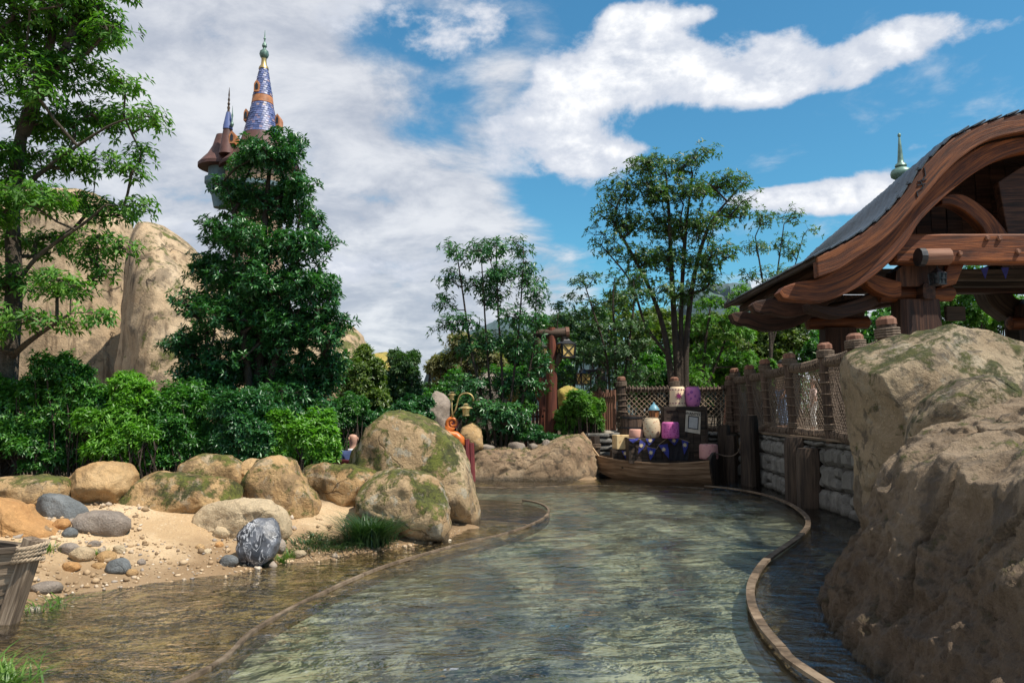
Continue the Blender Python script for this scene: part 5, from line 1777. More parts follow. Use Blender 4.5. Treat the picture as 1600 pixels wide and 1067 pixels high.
# inside: joists, back partition
for yy in (12.9, 13.6):
    mb = MB(); mb.box((AX, yy, P(1500, 400, 11.4).z - .02), (4.0, .16, .2), bev=.02, grain=0); mb.build('joist', M['wood_dark'], pav)
xg = P(1572, 500, 14.9).x
while xg < 12.2:
    mb = MB(); mb.box((xg + .13, 14.95, 2.3), (.25, .05, 2.7)); mb.build('partition_board', M['wood_dark'], pav); xg += .26
mb = MB(); c_ = cv([(1525, 425), (1532, 455), (1545, 480), (1572, 500)], 10, 14.6); mb.ribbon_solid(c_, [(x + .45, z + .2) for x, z in c_], 14.5, 14.85); o = mb.build('curved_brace', M['wood_dark'], pav); fix_normals(o)
# finial
fx = P(1407, 250, 15.5).x; zf = lambda py: P(1407, py, 15.5).z
fin = thing('roof_finial', 'green patinated onion-shaped finial with a tall needle above the slate roof', 'finial', (fx, 15.5, U[-1][1] - .7))
mb = MB(); k = 15.5 / FPX
mb.lathe([(.16, U[-1][1] - .7), (.13, zf(296)), (.09, zf(291)), (.17 * .9, zf(286)), (.17, zf(284)), (.10, zf(281)), (15 * k, zf(276)), (16 * k, zf(271)), (14 * k, zf(266)), (7 * k, zf(262)), (9 * k, zf(260)), (8 * k, zf(257)), (5 * k, zf(255)), (4.4 * k, zf(250)), (3 * k, zf(232)), (1.6 * k, zf(216)), (1.2 * k, zf(215)), (2.6 * k, zf(213)), (2.4 * k, zf(210)), (.2 * k, zf(208))], (fx, 15.5, 0), 20)
mb.build('needle', M['verdigris'], fin, smooth=True, auto=50)
fin.children[0].name = 'spindle'


# ------------------------------------------------------------------ lanterns with glass
def lantern(name, label, c, w, h, group=None, cat='lantern', mat=None, hang=.1, bars='x'):
    """four-sided hanging lantern; c = centre of the body"""
    root = thing(name, label, cat, tuple(c), .35, group)
    fr = M['iron']
    mb = MB()
    mb.v = []
    mb.lathe([(w * .78, h * .5), (w * .70, h * .56), (w * .35, h * .78), (w * .16, h * .98), (w * .10, h * 1.0), (.01, h * 1.06)], (0, 0, 0), 4)
    o = mb.build('lantern_roof', fr, root, local=True); o.rotation_euler.z = math.pi / 4
    mb = MB(); mb.box((0, 0, -h * .52), (w * 1.05, w * 1.05, h * .06)); mb.build('lantern_base', fr, root, local=True)
    for k in range(4):
        a = k * math.pi / 2
        R = Matrix.Rotation(a, 3, 'Z')
        mb = MB()
        mb.add([R @ Vector(q) for q in ((-w * .42, -w * .44, -h * .48), (w * .42, -w * .44, -h * .48), (w * .48, -w * .5, h * .48), (-w * .48, -w * .5, h * .48))], [(0, 1, 2, 3)])
        mb.build('pane', mat or M['amber'], root, local=True)
        mb = MB()
        A = [R @ Vector(q) for q in ((-w * .43, -w * .47, -h * .5), (w * .43, -w * .47, -h * .5), (w * .5, -w * .54, h * .5), (-w * .5, -w * .54, h * .5))]
        t_ = w * .07
        for i in range(4): mb.beam(A[i], A[(i + 1) % 4], t_, t_)
        if bars == 'x':
            mb.beam(A[0], A[2], t_ * .8, t_ * .8); mb.beam(A[1], A[3], t_ * .8, t_ * .8)
        else:
            mb.beam((A[0] + A[1]) / 2, (A[2] + A[3]) / 2, t_, t_); mb.beam((A[0] + A[3]) / 2, (A[1] + A[2]) / 2, t_, t_)
        mb.build('glazing_bars', fr, root, local=True)
    mb = MB(); mb.tube([(0, 0, h * 1.0), (0, 0, h * 1.0 + hang)], .008 + w * .02, 5); mb.build('hanger', fr, root, local=True)
    return root


lantern('hanging_lantern', 'small dark grid lantern hanging at the pavilion post head', P(1465, 436, 11.25), .17, .17, bars='g', mat=M['glass_dark'], hang=.12)
mb = MB(); mb.box(P(1492, 490, 12.6), (.33, .08, .25), bev=.01); tag(mb.build('hanging_sign', M['wood_dark'], None), 'plain dark hanging board under the pavilion tie beam', 'sign')
for i, px_ in enumerate((1538, 1570)):
    p = P(px_, 418, 12.0)
    mb = MB(); mb.prism([(p.x - .06, p.z), (p.x + .07, p.z), (p.x + .005, p.z - .19)], 12.0, 12.01)
    tag(mb.build('pennant', M['flag_blue'], None), ['dark blue pennant hanging inside the pavilion, nearer the post', 'dark blue pennant hanging inside the pavilion, nearer the picture edge'][i], 'pennant')


# ================================================================== STONE WALL
def stone_wall(name, label, path, z0, z1, hmin, hmax, wmin, wmax, seed, depth=.3, flip=1):
    rg = random.Random(seed)
    pts = catmull([(a, b, 0) for a, b in path], 6)
    d = [0]
    for i in range(1, len(pts)): d.append(d[-1] + (pts[i] - pts[i - 1]).length)
    tot = d[-1]

    def at(s):
        x = float(np.interp(s, d, [p.x for p in pts])); y = float(np.interp(s, d, [p.y for p in pts]))
        e = .1
        x2 = float(np.interp(s + e, d, [p.x for p in pts])); y2 = float(np.interp(s + e, d, [p.y for p in pts]))
        x1 = float(np.interp(s - e, d, [p.x for p in pts])); y1 = float(np.interp(s - e, d, [p.y for p in pts]))
        return x, y, math.atan2(y2 - y1, x2 - x1)
    root = thing(name, label, 'wall', (pts[len(pts) // 2].x, pts[len(pts) // 2].y, z0))
    # backing
    mb = MB(); vs, fs = [], []
    for i, p in enumerate(pts):
        x, y, a = at(d[i]); nx_, ny_ = -math.sin(a) * flip, math.cos(a) * flip
        for (o_, z) in ((-.035, z0), (-.035, z1 - .03), (-depth, z1 - .03), (-depth, z0)):
            vs.append((x + nx_ * o_, y + ny_ * o_, z))
    for i in range(len(pts) - 1):
        for k in range(4):
            fs.append((i * 4 + k, i * 4 + (k + 1) % 4, i * 4 + 4 + (k + 1) % 4, i * 4 + 4 + k))
    mb.add(vs, fs); o = mb.build('mortar_core', M['mortar'], root); fix_normals(o)
    off_ = world_off(root)
    # tall and low bands with stones of one or two courses, joints irregular
    z = z0
    while z < z1 - .04:
        h = rg.uniform(hmin, hmax)
        if z + h > z1 - .08: h = z1 - z
        s = rg.uniform(-.2, 0)
        while s < tot:
            w = rg.uniform(wmin, wmax)
            parts = [(s, w, z, h)]
            if h > hmin * 1.15 and rg.random() < .28:
                f = rg.uniform(.4, .6)
                parts = [(s, w, z, h * f), (s, w, z + h * f, h * (1 - f))]
            for (s_, w_, z_, h_) in parts:
                cs = s_ + w_ / 2
                if cs < 0 or cs > tot: continue
                x, y, a = at(cs)
                L, F = bevbox(w_ / 2 - .013, .11, h_ / 2 - .013, min(.055, h_ * .24))
                sk = [rg.uniform(-.018, .018) for _ in range(8)]
                pr = rg.uniform(-.02, .03)
                tilt = rg.uniform(-.07, .07)
                V = []
                for q in L:
                    qx, qy, qz = q
                    ci = (qx > 0) * 1 + (qz > 0) * 2
                    qx += sk[ci]; qz += sk[ci + 4] * .8
                    bulge = .045 * (1 - (2 * q[0] / w_) ** 2) * (1 if qy * flip > 0 else 0)
                    qx, qz = qx * math.cos(tilt) - qz * math.sin(tilt), qx * math.sin(tilt) + qz * math.cos(tilt)
                    V.append((qx, qy + (bulge + pr) * flip, qz))
                mb = MB()
                nx_, ny_ = -math.sin(a) * flip, math.cos(a) * flip
                ca, sa = math.cos(a), math.sin(a)
                cx, cy = x - nx_ * .10, y - ny_ * .10
                mb.add([(cx + v[0] * ca - v[1] * sa, cy + v[0] * sa + v[1] * ca, z_ + h_ / 2 + v[2]) for v in V], F)
                mb.build('stone', M['wall_stone'], root)
            s += w
        z += h
    return root


WP = [(4.30, 8.2), (4.40, 10.4), (4.5, 12.2), (4.68, 13.9), (4.84, 15.3), (4.9, 16.15)]
stone_wall('stone_wall', 'grey rubble stone retaining wall under the long rope net fence', WP, -.35, .95, .24, .36, .24, .46, 5, flip=1)
stone_wall('stone_wall', 'low wall of flat grey stones behind the cargo boat', [(1.75, 16.22), (3.2, 16.2), (4.72, 16.2)], -.3, .93, .10, .18, .25, .6, 8, flip=-1)
mb = MB()
wp = catmull([(a, b, 0) for a, b in WP], 4)
for i in range(0, len(wp) - 1):
    pass
pth = [Vector((p.x + .10, p.y, .975)) for p in wp]
for i in range(len(pth) - 1):
    mb = MB(); mb.beam(pth[i], pth[i + 1] - (pth[i + 1] - pth[i]).normalized() * .006, .26, .045, bev=.008)
    o = mb.build('coping_board', M['wood_kerb'], bpy.data.objects['stone_wall'])


# ================================================================== ROPE FENCES
def rope_fence(name, label, posts, z0, zb, zt, lean=(0, 0), r=.10, hide_last=False, netgap=.075):
    root = thing(name, label, 'fence', (posts[0][0], posts[0][1], z0))
    tops = []
    for i, (x, y) in enumerate(posts):
        b = Vector((x, y, z0 - .02)); ht = zt + .25 + rnd.uniform(-.03, .04)
        def at(z, x=x, y=y): return Vector((x + lean[0] * (z - z0), y + lean[1] * (z - z0), z))
        mb = MB(); mb.tube([b, at(z0 + .5), at(ht - .12), at(ht - .03), at(ht)], [r * 1.08, r, r * .95, r * .92, r * .6], 10)
        mb.build('fence_post', M['wood_post'], root, smooth=True, auto=35)
        mb = MB(); mb.tube([at(ht - .085), at(ht - .03), at(ht + .004)], [r * 1.01, r * .99, r * .62], 9); mb.build('post_top', M['wood_end'], root)
        mb = MB()
        def ring(z, rr=.014, tl=0.0):
            c = at(z); n_ = 12
            mb = MB(); mb.tube([c + Vector((math.cos(6.283 * k / n_) * r * 1.12, math.sin(6.283 * k / n_) * r * 1.12, tl * math.cos(6.283 * k / n_ + i))) for k in range(n_)], rr, 5, closed=True)
            mb.build('rope_ring', M['rope_dark'], root)
        for j in range(4): ring(zt + .05 + j * .026, .015, .008)
        for j in range(3): ring(zb + .05 + j * .03, .014, .015)
        nn = 5
        for j in range(1, nn + 1): ring(zb + .1 + (zt - zb - .12) * j / (nn + 1), .011, rnd.uniform(-.012, .012))
        tops.append(at)
    for i in range(len(posts) - 1):
        A, B = tops[i], tops[i + 1]
        for (z, nm) in ((zt, 'top_rail'), (zb, 'bottom_rail')):
            a, b = A(z), B(z)
            mid = (a + b) / 2 - Vector((0, 0, .035))
            pl = [a, a * .5 + mid * .5 - Vector((0, 0, .012)), mid, mid * .5 + b * .5 - Vector((0, 0, .012)), b]
            mb = MB(); mb.tube(pl, .048, 8); mb.build(nm, M['wood_post'], root, smooth=True)
            mb = MB(); L = (b - a).length; n_ = int(L / .085)
            d = (b - a).normalized(); u = d.cross(Vector((0, 0, 1))).normalized()
            for k in range(1, n_):
                f = k / n_
                c = a + (b - a) * f - Vector((0, 0, .035 * 4 * f * (1 - f)))
                tl = rnd.uniform(-.02, .02)
                ring_ = [c + u * math.cos(t) * .062 + Vector((0, 0, 1)) * math.sin(t) * .072 + d * math.cos(t) * tl for t in [6.283 * q / 8 for q in range(8)]]
                mb.tube(ring_, .013, 4, closed=True)
            mb.build('rail_rope', M['rope_dark'], root)
        # net
        a0_, a1_ = A(zb + .02), A(zt - .03); b0_, b1_ = B(zb + .02), B(zt - .03)
        W_ = (b0_ - a0_).length; Hh = (a1_ - a0_).length
        def pt(u_, v_):
            u_ = min(max(u_ / W_, 0), 1); v_ = min(max(v_ / Hh, 0), 1)
            p = (a0_ * (1 - u_) + b0_ * u_) * (1 - v_) + (a1_ * (1 - u_) + b1_ * u_) * v_
            p.z -= .035 * 4 * u_ * (1 - u_)
            return p
        mb = MB()
        k = -Hh
        while k < W_:
            for sgn in (1, -1):
                # strand u = k + v (or mirrored)
                u0, v0 = k, 0.0
                u1, v1 = k + Hh, Hh
                if u0 < 0: v0 = -u0; u0 = 0
                if u1 > W_: v1 = Hh - (u1 - W_); u1 = W_
                if v1 - v0 > .02 and u1 > u0:
                    if sgn < 0: q0, q1 = pt(u0, Hh - v0), pt(u1, Hh - v1)
                    else: q0, q1 = pt(u0, v0), pt(u1, v1)
                    mb.tube([q0, (q0 + q1) / 2 + Vector((rnd.uniform(-.01, .01), rnd.uniform(-.01, .01), -.006)), q1], .0056, 4, cap=False)
            k += netgap
        o = mb.build('net', M['rope_dark'] if netgap < .1 else M['rope'], root); o['kind'] = 'stuff'
    return root


FP = [(3.95, 7.6), (4.22, 8.9), (4.49, 10.4), (4.62, 12.1), (4.80, 13.8), (4.93, 15.1), (5.0, 16.35)]
rope_fence('rope_fence', 'long rope net fence with lashed posts running along the grey stone wall towards the pavilion', FP, .95, 1.06, 2.08, (-.06, 0), .10, netgap=.085)
rope_fence('rope_fence', 'rope net fence with wide diamonds crossing behind the cargo boat', [(2.43, 16.45), (3.62, 16.5), (4.84, 16.45)], .95, 1.02, 1.90, (0, 0), .10, netgap=.115)


def picket(name, label, a, b, z0, z1, n, mat, r=.022, rails=2):
    root = thing(name, label, 'fence', (a[0], a[1], z0))
    for i in range(n):
        f = i / (n - 1)
        x, y = a[0] + (b[0] - a[0]) * f, a[1] + (b[1] - a[1]) * f
        mb = MB(); mb.tube([(x, y, z0), (x + rnd.uniform(-.01, .01), y, (z0 + z1) / 2), (x, y, z1 + rnd.uniform(-.04, .05))], [r * rnd.uniform(.8, 1.2)] * 3, 7)
        mb.build('picket', mat, root)
    for z in ([z1 - .15, z0 + .2][:rails]):
        mb = MB(); mb.tube([(a[0], a[1] + .04, z), (b[0], b[1] + .04, z)], .035, 6); mb.build('rail', M['wood_dark'], root)


pa, pb = P(822, 700, 17.3), P(868, 700, 17.3)
picket('picket_fence', 'short dark picket fence left of the lamp post', (pa.x, 17.3), (pb.x, 17.3), .55, 1.42, 9, M['redpost'], .024)
picket('slat_fence', 'tall reddish pole fence receding left of the rope net fence', (1.95, 18.2), (2.30, 16.7), .7, 1.85, 11, M['wood_end'], .045)

# pilings
for (x, y, r, zt_, lab) in [(4.47, 14.05, .17, 1.30, 'tallest square-topped dark piling standing in the water at the wall corner'),
                            (4.36, 11.45, .19, .98, 'wide dark piling leaning against the middle of the stone wall'),
                            (4.33, 10.85, .20, .84, 'shorter rounded dark piling in front of the wide one'),
                            (4.40, 15.0, .11, .90, 'slim dark piling just behind the stern of the cargo boat'),
                            (4.43, 15.6, .13, 1.10, 'dark piling farthest back beside the stern of the cargo boat'),
                            (1.78, 15.95, .10, .86, 'short rope-bound piling by the bow of the cargo boat')]:
    mb = MB()
    n_ = 14
    vs, fs, gr = [], [], []
    lv = [(-.45, 1.05), (0, 1.02), (.5, 1.0), (.93, .97), (1.0, .86)]
    for (f, sc) in lv:
        z = -.45 + (zt_ + .45) * max(f, 0) if f > 0 else (-.45 if f < 0 else 0)
        for k in range(n_):
            t = 6.283 * k / n_; rr = r * sc * (1 + .06 * math.sin(k * 2.3 + x * 9) + .05 * math.sin(k * 5.1 + y))
            vs.append((x + rr * math.cos(t), y + rr * math.sin(t), z)); gr.append((z, rr * math.cos(t) + x, rr * math.sin(t)))
    for i in range(len(lv) - 1):
        for k in range(n_):
            fs.append((i * n_ + k, i * n_ + (k + 1) % n_, (i + 1) * n_ + (k + 1) % n_, (i + 1) * n_ + k))
    fs += [tuple(range((len(lv) - 1) * n_, len(lv) * n_))]
    mb.add(vs, fs, gr)
    o = mb.build('piling', M['wood_dark'], None, smooth=True, origin=(x, y, -.45), auto=40)
    tag(o, lab, 'piling', 'mooring pilings')
    if r == .10:
        rt = MB()
        for j in range(3): rt.tube([(x + math.cos(6.283 * k / 12) * r * 1.12, y + math.sin(6.283 * k / 12) * r * 1.12, .62 + .03 * j) for k in range(12)], .013, 5, closed=True)
        rt.build('rope', M['rope_dark'], o)

# ================================================================== BOATS
def boat_hull(root, L, B, sheer, nst=14, ns=5, mats=None, keel=-.12, stern=.75, bowrake=.16, transom_top=None, thick=.018):
    """local frame: bow at x=0, stern at x=L; every strake a part"""
    m_out, m_in = mats

    def half(t):
        return B / 2 * (math.sin(min(1, t * 1.15 + .0) * math.pi / 2) ** .8) * (1 - (1 - stern) * max(0, (t - .55) / .45) ** 1.6)

    def pt(t, v):
        zs = sheer(t); zk = keel + (.25 * (1 - t) ** 4)
        b = half(t)
        y = b * (0.30 + 0.70 * math.sin(v * math.pi / 2) ** .75) if v > 0 else b * .30
        x = t * L + bowrake * (1 - v) * (1 - t) ** 3
        return Vector((x, y, zk + (zs - zk) * v))
    for sd in (1, -1):
        for k in range(ns):
            v0, v1 = k / ns, (k + 1) / ns
            vs, fs, gr = [], [], []
            for i in range(nst + 1):
                t = i / nst
                a, b = pt(t, v0), pt(t, v1)
                o0 = Vector((0, .016, -.006)); o1 = Vector((0, .002, 0))
                for (q, o_) in ((a, o0), (b, o1), (b, o1 - Vector((0, thick, 0))), (a, o0 - Vector((0, thick, 0)))):
                    y = max(.004, q.y + o_.y)
                    vs.append((q.x, sd * y, q.z + o_.z)); gr.append((q.x + k * 5, q.z * 1.0, k))
            for i in range(nst):
                for j in range(4):
                    fs.append((i * 4 + j, i * 4 + (j + 1) % 4, i * 4 + 4 + (j + 1) % 4, i * 4 + 4 + j))
            fs += [(0, 1, 2, 3), (nst * 4 + 3, nst * 4 + 2, nst * 4 + 1, nst * 4)]
            mb = MB(); mb.add(vs, fs, gr); o = mb.build('hull_plank', m_out, root, local=True); fix_normals(o)
        g_ = [pt(i / nst, 1) for i in range(nst + 1)]
        mb = MB()
        for i in range(nst):
            a = Vector((g_[i].x, sd * g_[i].y, g_[i].z + .012)); b = Vector((g_[i + 1].x, sd * g_[i + 1].y, g_[i + 1].z + .012))
            mb.beam(a, b + (b - a) * .02, .055, .03)
        mb.build('gunwale', m_out, root, local=True)
    # bottom
    vs, fs, gr = [], [], []
    for i in range(nst + 1):
        q = pt(i / nst, 0)
        vs += [(q.x, q.y, q.z + .03), (q.x, -q.y, q.z + .03)]; gr += [(q.x, q.y, 0), (q.x, -q.y, 0)]
    for i in range(nst): fs.append((2 * i, 2 * i + 1, 2 * i + 3, 2 * i + 2))
    mb = MB(); mb.add(vs, fs, gr); mb.build('bottom_board', m_in, root, local=True)
    # transom
    tt = transom_top or sheer(1)
    ol = []
    for v in np.linspace(0, 1, 7):
        q = pt(1, float(v)); ol.append((q.y, q.z))
    top = [(ol[-1][0] * math.cos(a), ol[-1][1] + (tt - ol[-1][1]) * math.sin(a)) for a in np.linspace(.25, math.pi - .25, 7)]
    ol = ol + top + [(-a, b) for a, b in ol[::-1]]
    mb = MB(); mb.prism([(a, b) for a, b in ol], L - .02, L + .03, axis='x'); o = mb.build('transom', M['wood_dark'], root, local=True); fix_normals(o)
    # stem
    mb = MB(); mb.beam((bowrake + .02, 0, keel + .2), (-.05, 0, sheer(0) + .12), .06, .10, up=(1, 0, 0), bev=.01)
    mb.build('stem', m_out, root, local=True)
    for t in (.35, .72):
        q = pt(t, .72)
        mb = MB(); mb.box((q.x, 0, q.z), (.22, q.y * 2 - .03, .03), grain=1); mb.build('bench', m_in, root, local=True)
    return pt


bow = Vector((1.68, 15.95, 0)); stn = Vector((3.98, 14.62, 0))
ang = math.atan2(stn.y - bow.y, stn.x - bow.x)
BL = (stn - bow).length
cb = thing('cargo_boat', 'old brown wooden rowing boat loaded with crates and paper lanterns, moored by the rope fence', 'boat', tuple(bow), ang)
boat_hull(cb, BL, 1.15, lambda t: .30 + .16 * (1 - t) ** 2.2 + .13 * t ** 3, mats=(M['wood_boat'], M['wood_dark']), transom_top=.60, stern=.80)

# ride boat with orange scroll, behind the biggest boulder
rb = thing('ride_boat', 'maroon boat with an orange carved scroll end, half hidden by the biggest boulder', 'boat', (-4.6, 13.05, 0), math.atan2(-.75, 3.6))
RL = math.hypot(.75, 3.6)
boat_hull(rb, RL, 1.25, lambda t: .50 + .25 * (1 - t) ** 2 + .22 * t ** 4, mats=(M['maroon_paint'], M['wood_dark']), transom_top=.78, stern=.8)
rm = Matrix.Rotation(-rb.rotation_euler.z, 4, 'Z') @ Matrix.Translation(-rb.location)


def rl(px, py, Y): return rm @ P(px, py, Y)


YB_ = 12.35
mb = MB()
sp_ = []
c0 = P(707, 661, YB_); k = YB_ / FPX
for i in range(26):
    t = i / 25 * 1.75 * 2 * math.pi
    r_ = (1.5 + 9.5 * i / 25) * k
    sp_.append(c0 + Vector((math.cos(t + 1.2) * r_, 0, math.sin(t + 1.2) * r_)))
endp = [P(697, 668, YB_), P(701, 677, YB_), P(712, 680, YB_), P(719, 686, YB_), P(720, 696, YB_)]
pts_ = [rm @ p for p in sp_[:-2] + endp]
rad_ = list(np.linspace(.018, .036, len(sp_) - 2)) + [.045, .06, .07, .075, .08]
mb.tube(pts_, rad_, 8); mb.build('scroll', M['orange_paint'], rb, smooth=True, local=True)
mb = MB(); mb.lathe([(0.0, -.02), (9.5 * k, -.02), (9.5 * k, .02), (0, .02)], (0, 0, 0), 20)
mb.v = [tuple(rm @ (c0 + Vector((v[0], v[2] * .6, v[1])))) for v in mb.v]
o = mb.build('scroll_disc', M['maroon_paint'], rb, smooth=True, local=True, auto=40); fix_normals(o)
for i, (a, b) in enumerate([((721, 694), (724, 745)), ((729, 686), (731, 748)), ((736, 692), (738, 752))]):
    mb = MB(); mb.tube([rl(*a, YB_ + .02 * i), rl(*b, YB_ + .02 * i)], [.05, .055], 8); mb.build('stern_post', M['maroon_paint'], rb, local=True)
mb = MB(); mb.tube([rl(707, 652, YB_), rl(706, 640, YB_), rl(706, 618, YB_)], [.03, .012, .012], 6)
arc_ = [P(728 + 12 * math.cos(t), 625 - 11 * math.sin(t), YB_) for t in np.linspace(math.pi, -.1, 12)]
mb.tube([rm @ p for p in [P(707, 648, YB_), P(712, 640, YB_)] + arc_[1:]], .014, 6); mb.build('lamp_bracket', M['brass'], rb, local=True, smooth=True)


def small_lamp(c, s):
    root = thing('boat_lamp', '', 'lamp', tuple(c))
    mb = MB(); mb.lathe([(.55 * s, .25 * s), (1.0 * s, .30 * s), (.95 * s, .36 * s), (.4 * s, .62 * s), (.12 * s, .8 * s), (.05, .8 * s), (.02, 1.0 * s)], (0, 0, 0), 10); mb.build('lamp_cap', M['brass'], root, local=True, smooth=True, auto=30)
    mb = MB(); mb.lathe([(.42 * s, -.6 * s), (.55 * s, .25 * s)], (0, 0, 0), 8); mb.build('lamp_glass', M['amber'], root, local=True)
    mb = MB(); mb.lathe([(.2 * s, -.85 * s), (.55 * s, -.75 * s), (.5 * s, -.6 * s)], (0, 0, 0), 10); mb.build('lamp_base', M['brass'], root, local=True)
    return root


tag(small_lamp(P(706, 619, YB_), .075), 'small brass lamp on the straight pole above the orange scroll', 'lamp', 'brass boat lamps')
tag(small_lamp(P(728, 641, YB_), .115), 'brass pagoda-shaped lamp hanging from the curved bracket', 'lamp', 'brass boat lamps')

# beached old boat, bottom left: only its stem reaches into the picture
ob = thing('old_boat', 'weathered plank boat with a rope-wrapped stem at the bottom left edge', 'boat', (-3.13, 4.93, 0.0), math.radians(172))
OL = 2.6
boat_hull(ob, OL, 1.1, lambda t: .42 + .04 * (1 - t) ** 2, mats=(M['wood_oldboat'], M['wood_oldboat']), transom_top=.45, stern=.8, bowrake=.16, ns=5, keel=-.12, thick=.03)
for c_ in list(ob.children):
    if c_.name.startswith('stem'): bpy.data.objects.remove(c_)
rm = Matrix.Rotation(-ob.rotation_euler.z, 4, 'Z') @ Matrix.Translation(-ob.location)
mb = MB(); mb.beam(rl(8, 985, 4.95), rl(54, 842, 4.95), .09, .115, up=(1, 0, 0), bev=.012); mb.build('stem', M['wood_oldboat'], ob, local=True)
mb = MB()
for j in range(4):
    c = P(50 - j * 2.2, 852 + j * 7.5, 4.95)
    n_ = 20
    for strand in range(3):
        ring_ = []
        for q in range(n_ * 3):
            t = 6.283 * q / (n_ * 3)
            tw = t * 7 + strand * 2.094
            rx, ry = .082 + .009 * math.cos(tw), .082 + .009 * math.cos(tw)
            ring_.append(rm @ (c + Vector((math.cos(t) * rx, math.sin(t) * ry, .010 * math.sin(t + j) + .009 * math.sin(tw) + .012 * math.cos(t)))))
        mb.tube(ring_, .0085, 5, closed=True)
mb.build('rope', M['rope'], ob, local=True, smooth=True)
for j, (a, b) in enumerate([((10, 880), (2, 920)),]):
    pass

# ================================================================== CARGO
def paper(name, base, prt, scale, thr, soft=.04):
    m, n, out = new_mat(name)
    oc = n.node('ShaderNodeTexCoord').outputs['Object']
    vo = n.node('ShaderNodeTexVoronoi'); vo.inputs['Scale'].default_value = scale
    wv = n.noise(oc, scale * .8, 3, .6)
    ad = n.vm('ADD', oc, n.vm('SCALE', oc, None))
    n.l.new(oc, vo.inputs['Vector'])
    d = n.m('ADD', vo.outputs['Distance'], n.m('MULTIPLY', n.m('SUBTRACT', wv, .5), .9))
    f = n.m('SUBTRACT', 1.0, n.sstep(d, thr, thr + soft))
    c = n.mix(n.noise(oc, 5, 4), tuple(x * .85 for x in base), base)
    c = n.mix(n.m('MULTIPLY', f, .8), c, prt)
    principled(n, out, c, .85)
    return m


def paper_lantern(label, px0, py0, px1, py1, Y, kind, mat, zbase=None):
    k = Y / FPX
    cx = (px0 + px1) / 2
    base = P(cx, py1, Y)
    if zbase is not None: base.z = zbase
    w = (px1 - px0) * k / 2; h = (py1 - py0) * k
    root = thing('paper_lantern', label, 'paper lantern', tuple(base), rnd.uniform(-.2, .2), 'paper lanterns on the cargo boat')
    mb = MB()
    if kind == 'drum': mb.lathe([(w * .90, 0), (w * .98, h * .05), (w, h * .15), (w * .98, h * .88), (w * .93, h * .95), (w * .82, h)], (0, 0, 0), 28)
    elif kind == 'barrel': mb.lathe([(w * .72, 0), (w * .85, h * .08), (w * .97, h * .3), (w, h * .5), (w * .96, h * .72), (w * .84, h * .9), (w * .74, h * .96), (w * .62, h)], (0, 0, 0), 28)
    elif kind == 'flare': mb.lathe([(w * .98, 0), (w, h * .06), (w * .92, h * .5), (w * .93, h * .85), (w * .86, h * .95), (w * .74, h)], (0, 0, 0), 28)
    else: mb.box((0, 0, h / 2), (w * 1.75, w * 1.75, h), bev=.012)
    mb.build('shade', mat, root, smooth=(kind != 'box'), local=True, auto=40)
    if kind != 'box':
        mb = MB(); mb.tube([(math.cos(6.283 * q / 20) * w * .75, math.sin(6.283 * q / 20) * w * .75, h) for q in range(20)], .006, 4, closed=True); mb.build('rim', M['rope_dark'], root, local=True)
    return root, w, h


def star_pts(c, r, n=8, r2=.42, rot=0):
    return [(c[0] + (r if i % 2 == 0 else r * r2) * math.cos(math.pi * i / n + rot), c[1] + (r if i % 2 == 0 else r * r2) * math.sin(math.pi * i / n + rot)) for i in range(2 * n)]


def crate(label, px0, py0, px1, Y, depth, zb, mat=M['wood_dark'], rz=0.0, name='crate', opening=False, shelf=False):
    k = Y / FPX
    a, b = P(px0, py0, Y), P(px1, py0, Y)
    w = b.x - a.x; zt_ = a.z; h = zt_ - zb
    root = thing(name, label, 'crate', ((a.x + b.x) / 2, Y + depth / 2, zb), rz)
    np_ = max(3, int(w / .13))
    for side in (-1, 1):
        if side == -1 and opening: continue
        for i in range(np_):
            x = -w / 2 + w * (i + .5) / np_
            mb = MB(); mb.box((x, side * (depth / 2 - .012), h / 2), (w / np_ - .008, .02, h - .06)); mb.build('plank', mat, root, local=True)
    for side in (-1, 1):
        mb = MB(); mb.box((side * (w / 2 - .012), 0, h / 2), (.02, depth - .06, h - .06)); mb.build('side_panel', mat, root, local=True)
    mb = MB(); mb.box((0, 0, h - .015), (w + .02, depth + .02, .03), bev=.004, grain=0); mb.build('top', mat, root, local=True)
    for (x, z, sx, sz) in [(0, h - .055, w, .055), (0, .04, w, .055), (-w / 2 + .025, h / 2, .05, h - .14), (w / 2 - .025, h / 2, .05, h - .14)]:
        mb = MB(); mb.box((x, -depth / 2 - .008, z), (sx, .022, sz), bev=.003, grain=0 if sx > sz else 2); mb.build('frame', mat, root, local=True)
    if shelf:
        mb = MB(); mb.box((w * .0, -depth / 2 - .009, h / 2), (.05, .02, h - .15)); mb.build('frame', mat, root, local=True)
        for zz_ in (h * .62, h * .2):
            mb = MB(); mb.box((w * .25, -depth / 2 - .01, zz_), (w * .45, .018, .04), grain=0); mb.build('frame', mat, root, local=True)
    return root, w, h


P1 = paper('cream_spotted_paper', (0.62, 0.50, 0.33), (0.36, 0.17, 0.10), 20, .30)
P2 = paper('magenta_print_paper', (0.60, 0.13, 0.36), (0.36, 0.04, 0.20), 22, .34)
P3 = paper('violet_print_paper', (0.52, 0.17, 0.38), (0.16, 0.04, 0.22), 12, .30)
P4 = paper('plain_cream_paper', (0.80, 0.60, 0.40), (0.70, 0.48, 0.30), 9, .10)
P5 = paper('yellow_cream_paper', (0.68, 0.50, 0.26), (0.44, 0.27, 0.12), 12, .22)
P6 = paper('dusty_pink_paper', (0.52, 0.27, 0.25), (0.34, 0.13, 0.15), 14, .26)
P7 = paper('salmon_paper', (0.62, 0.32, 0.24), (0.45, 0.20, 0.18), 14, .15)

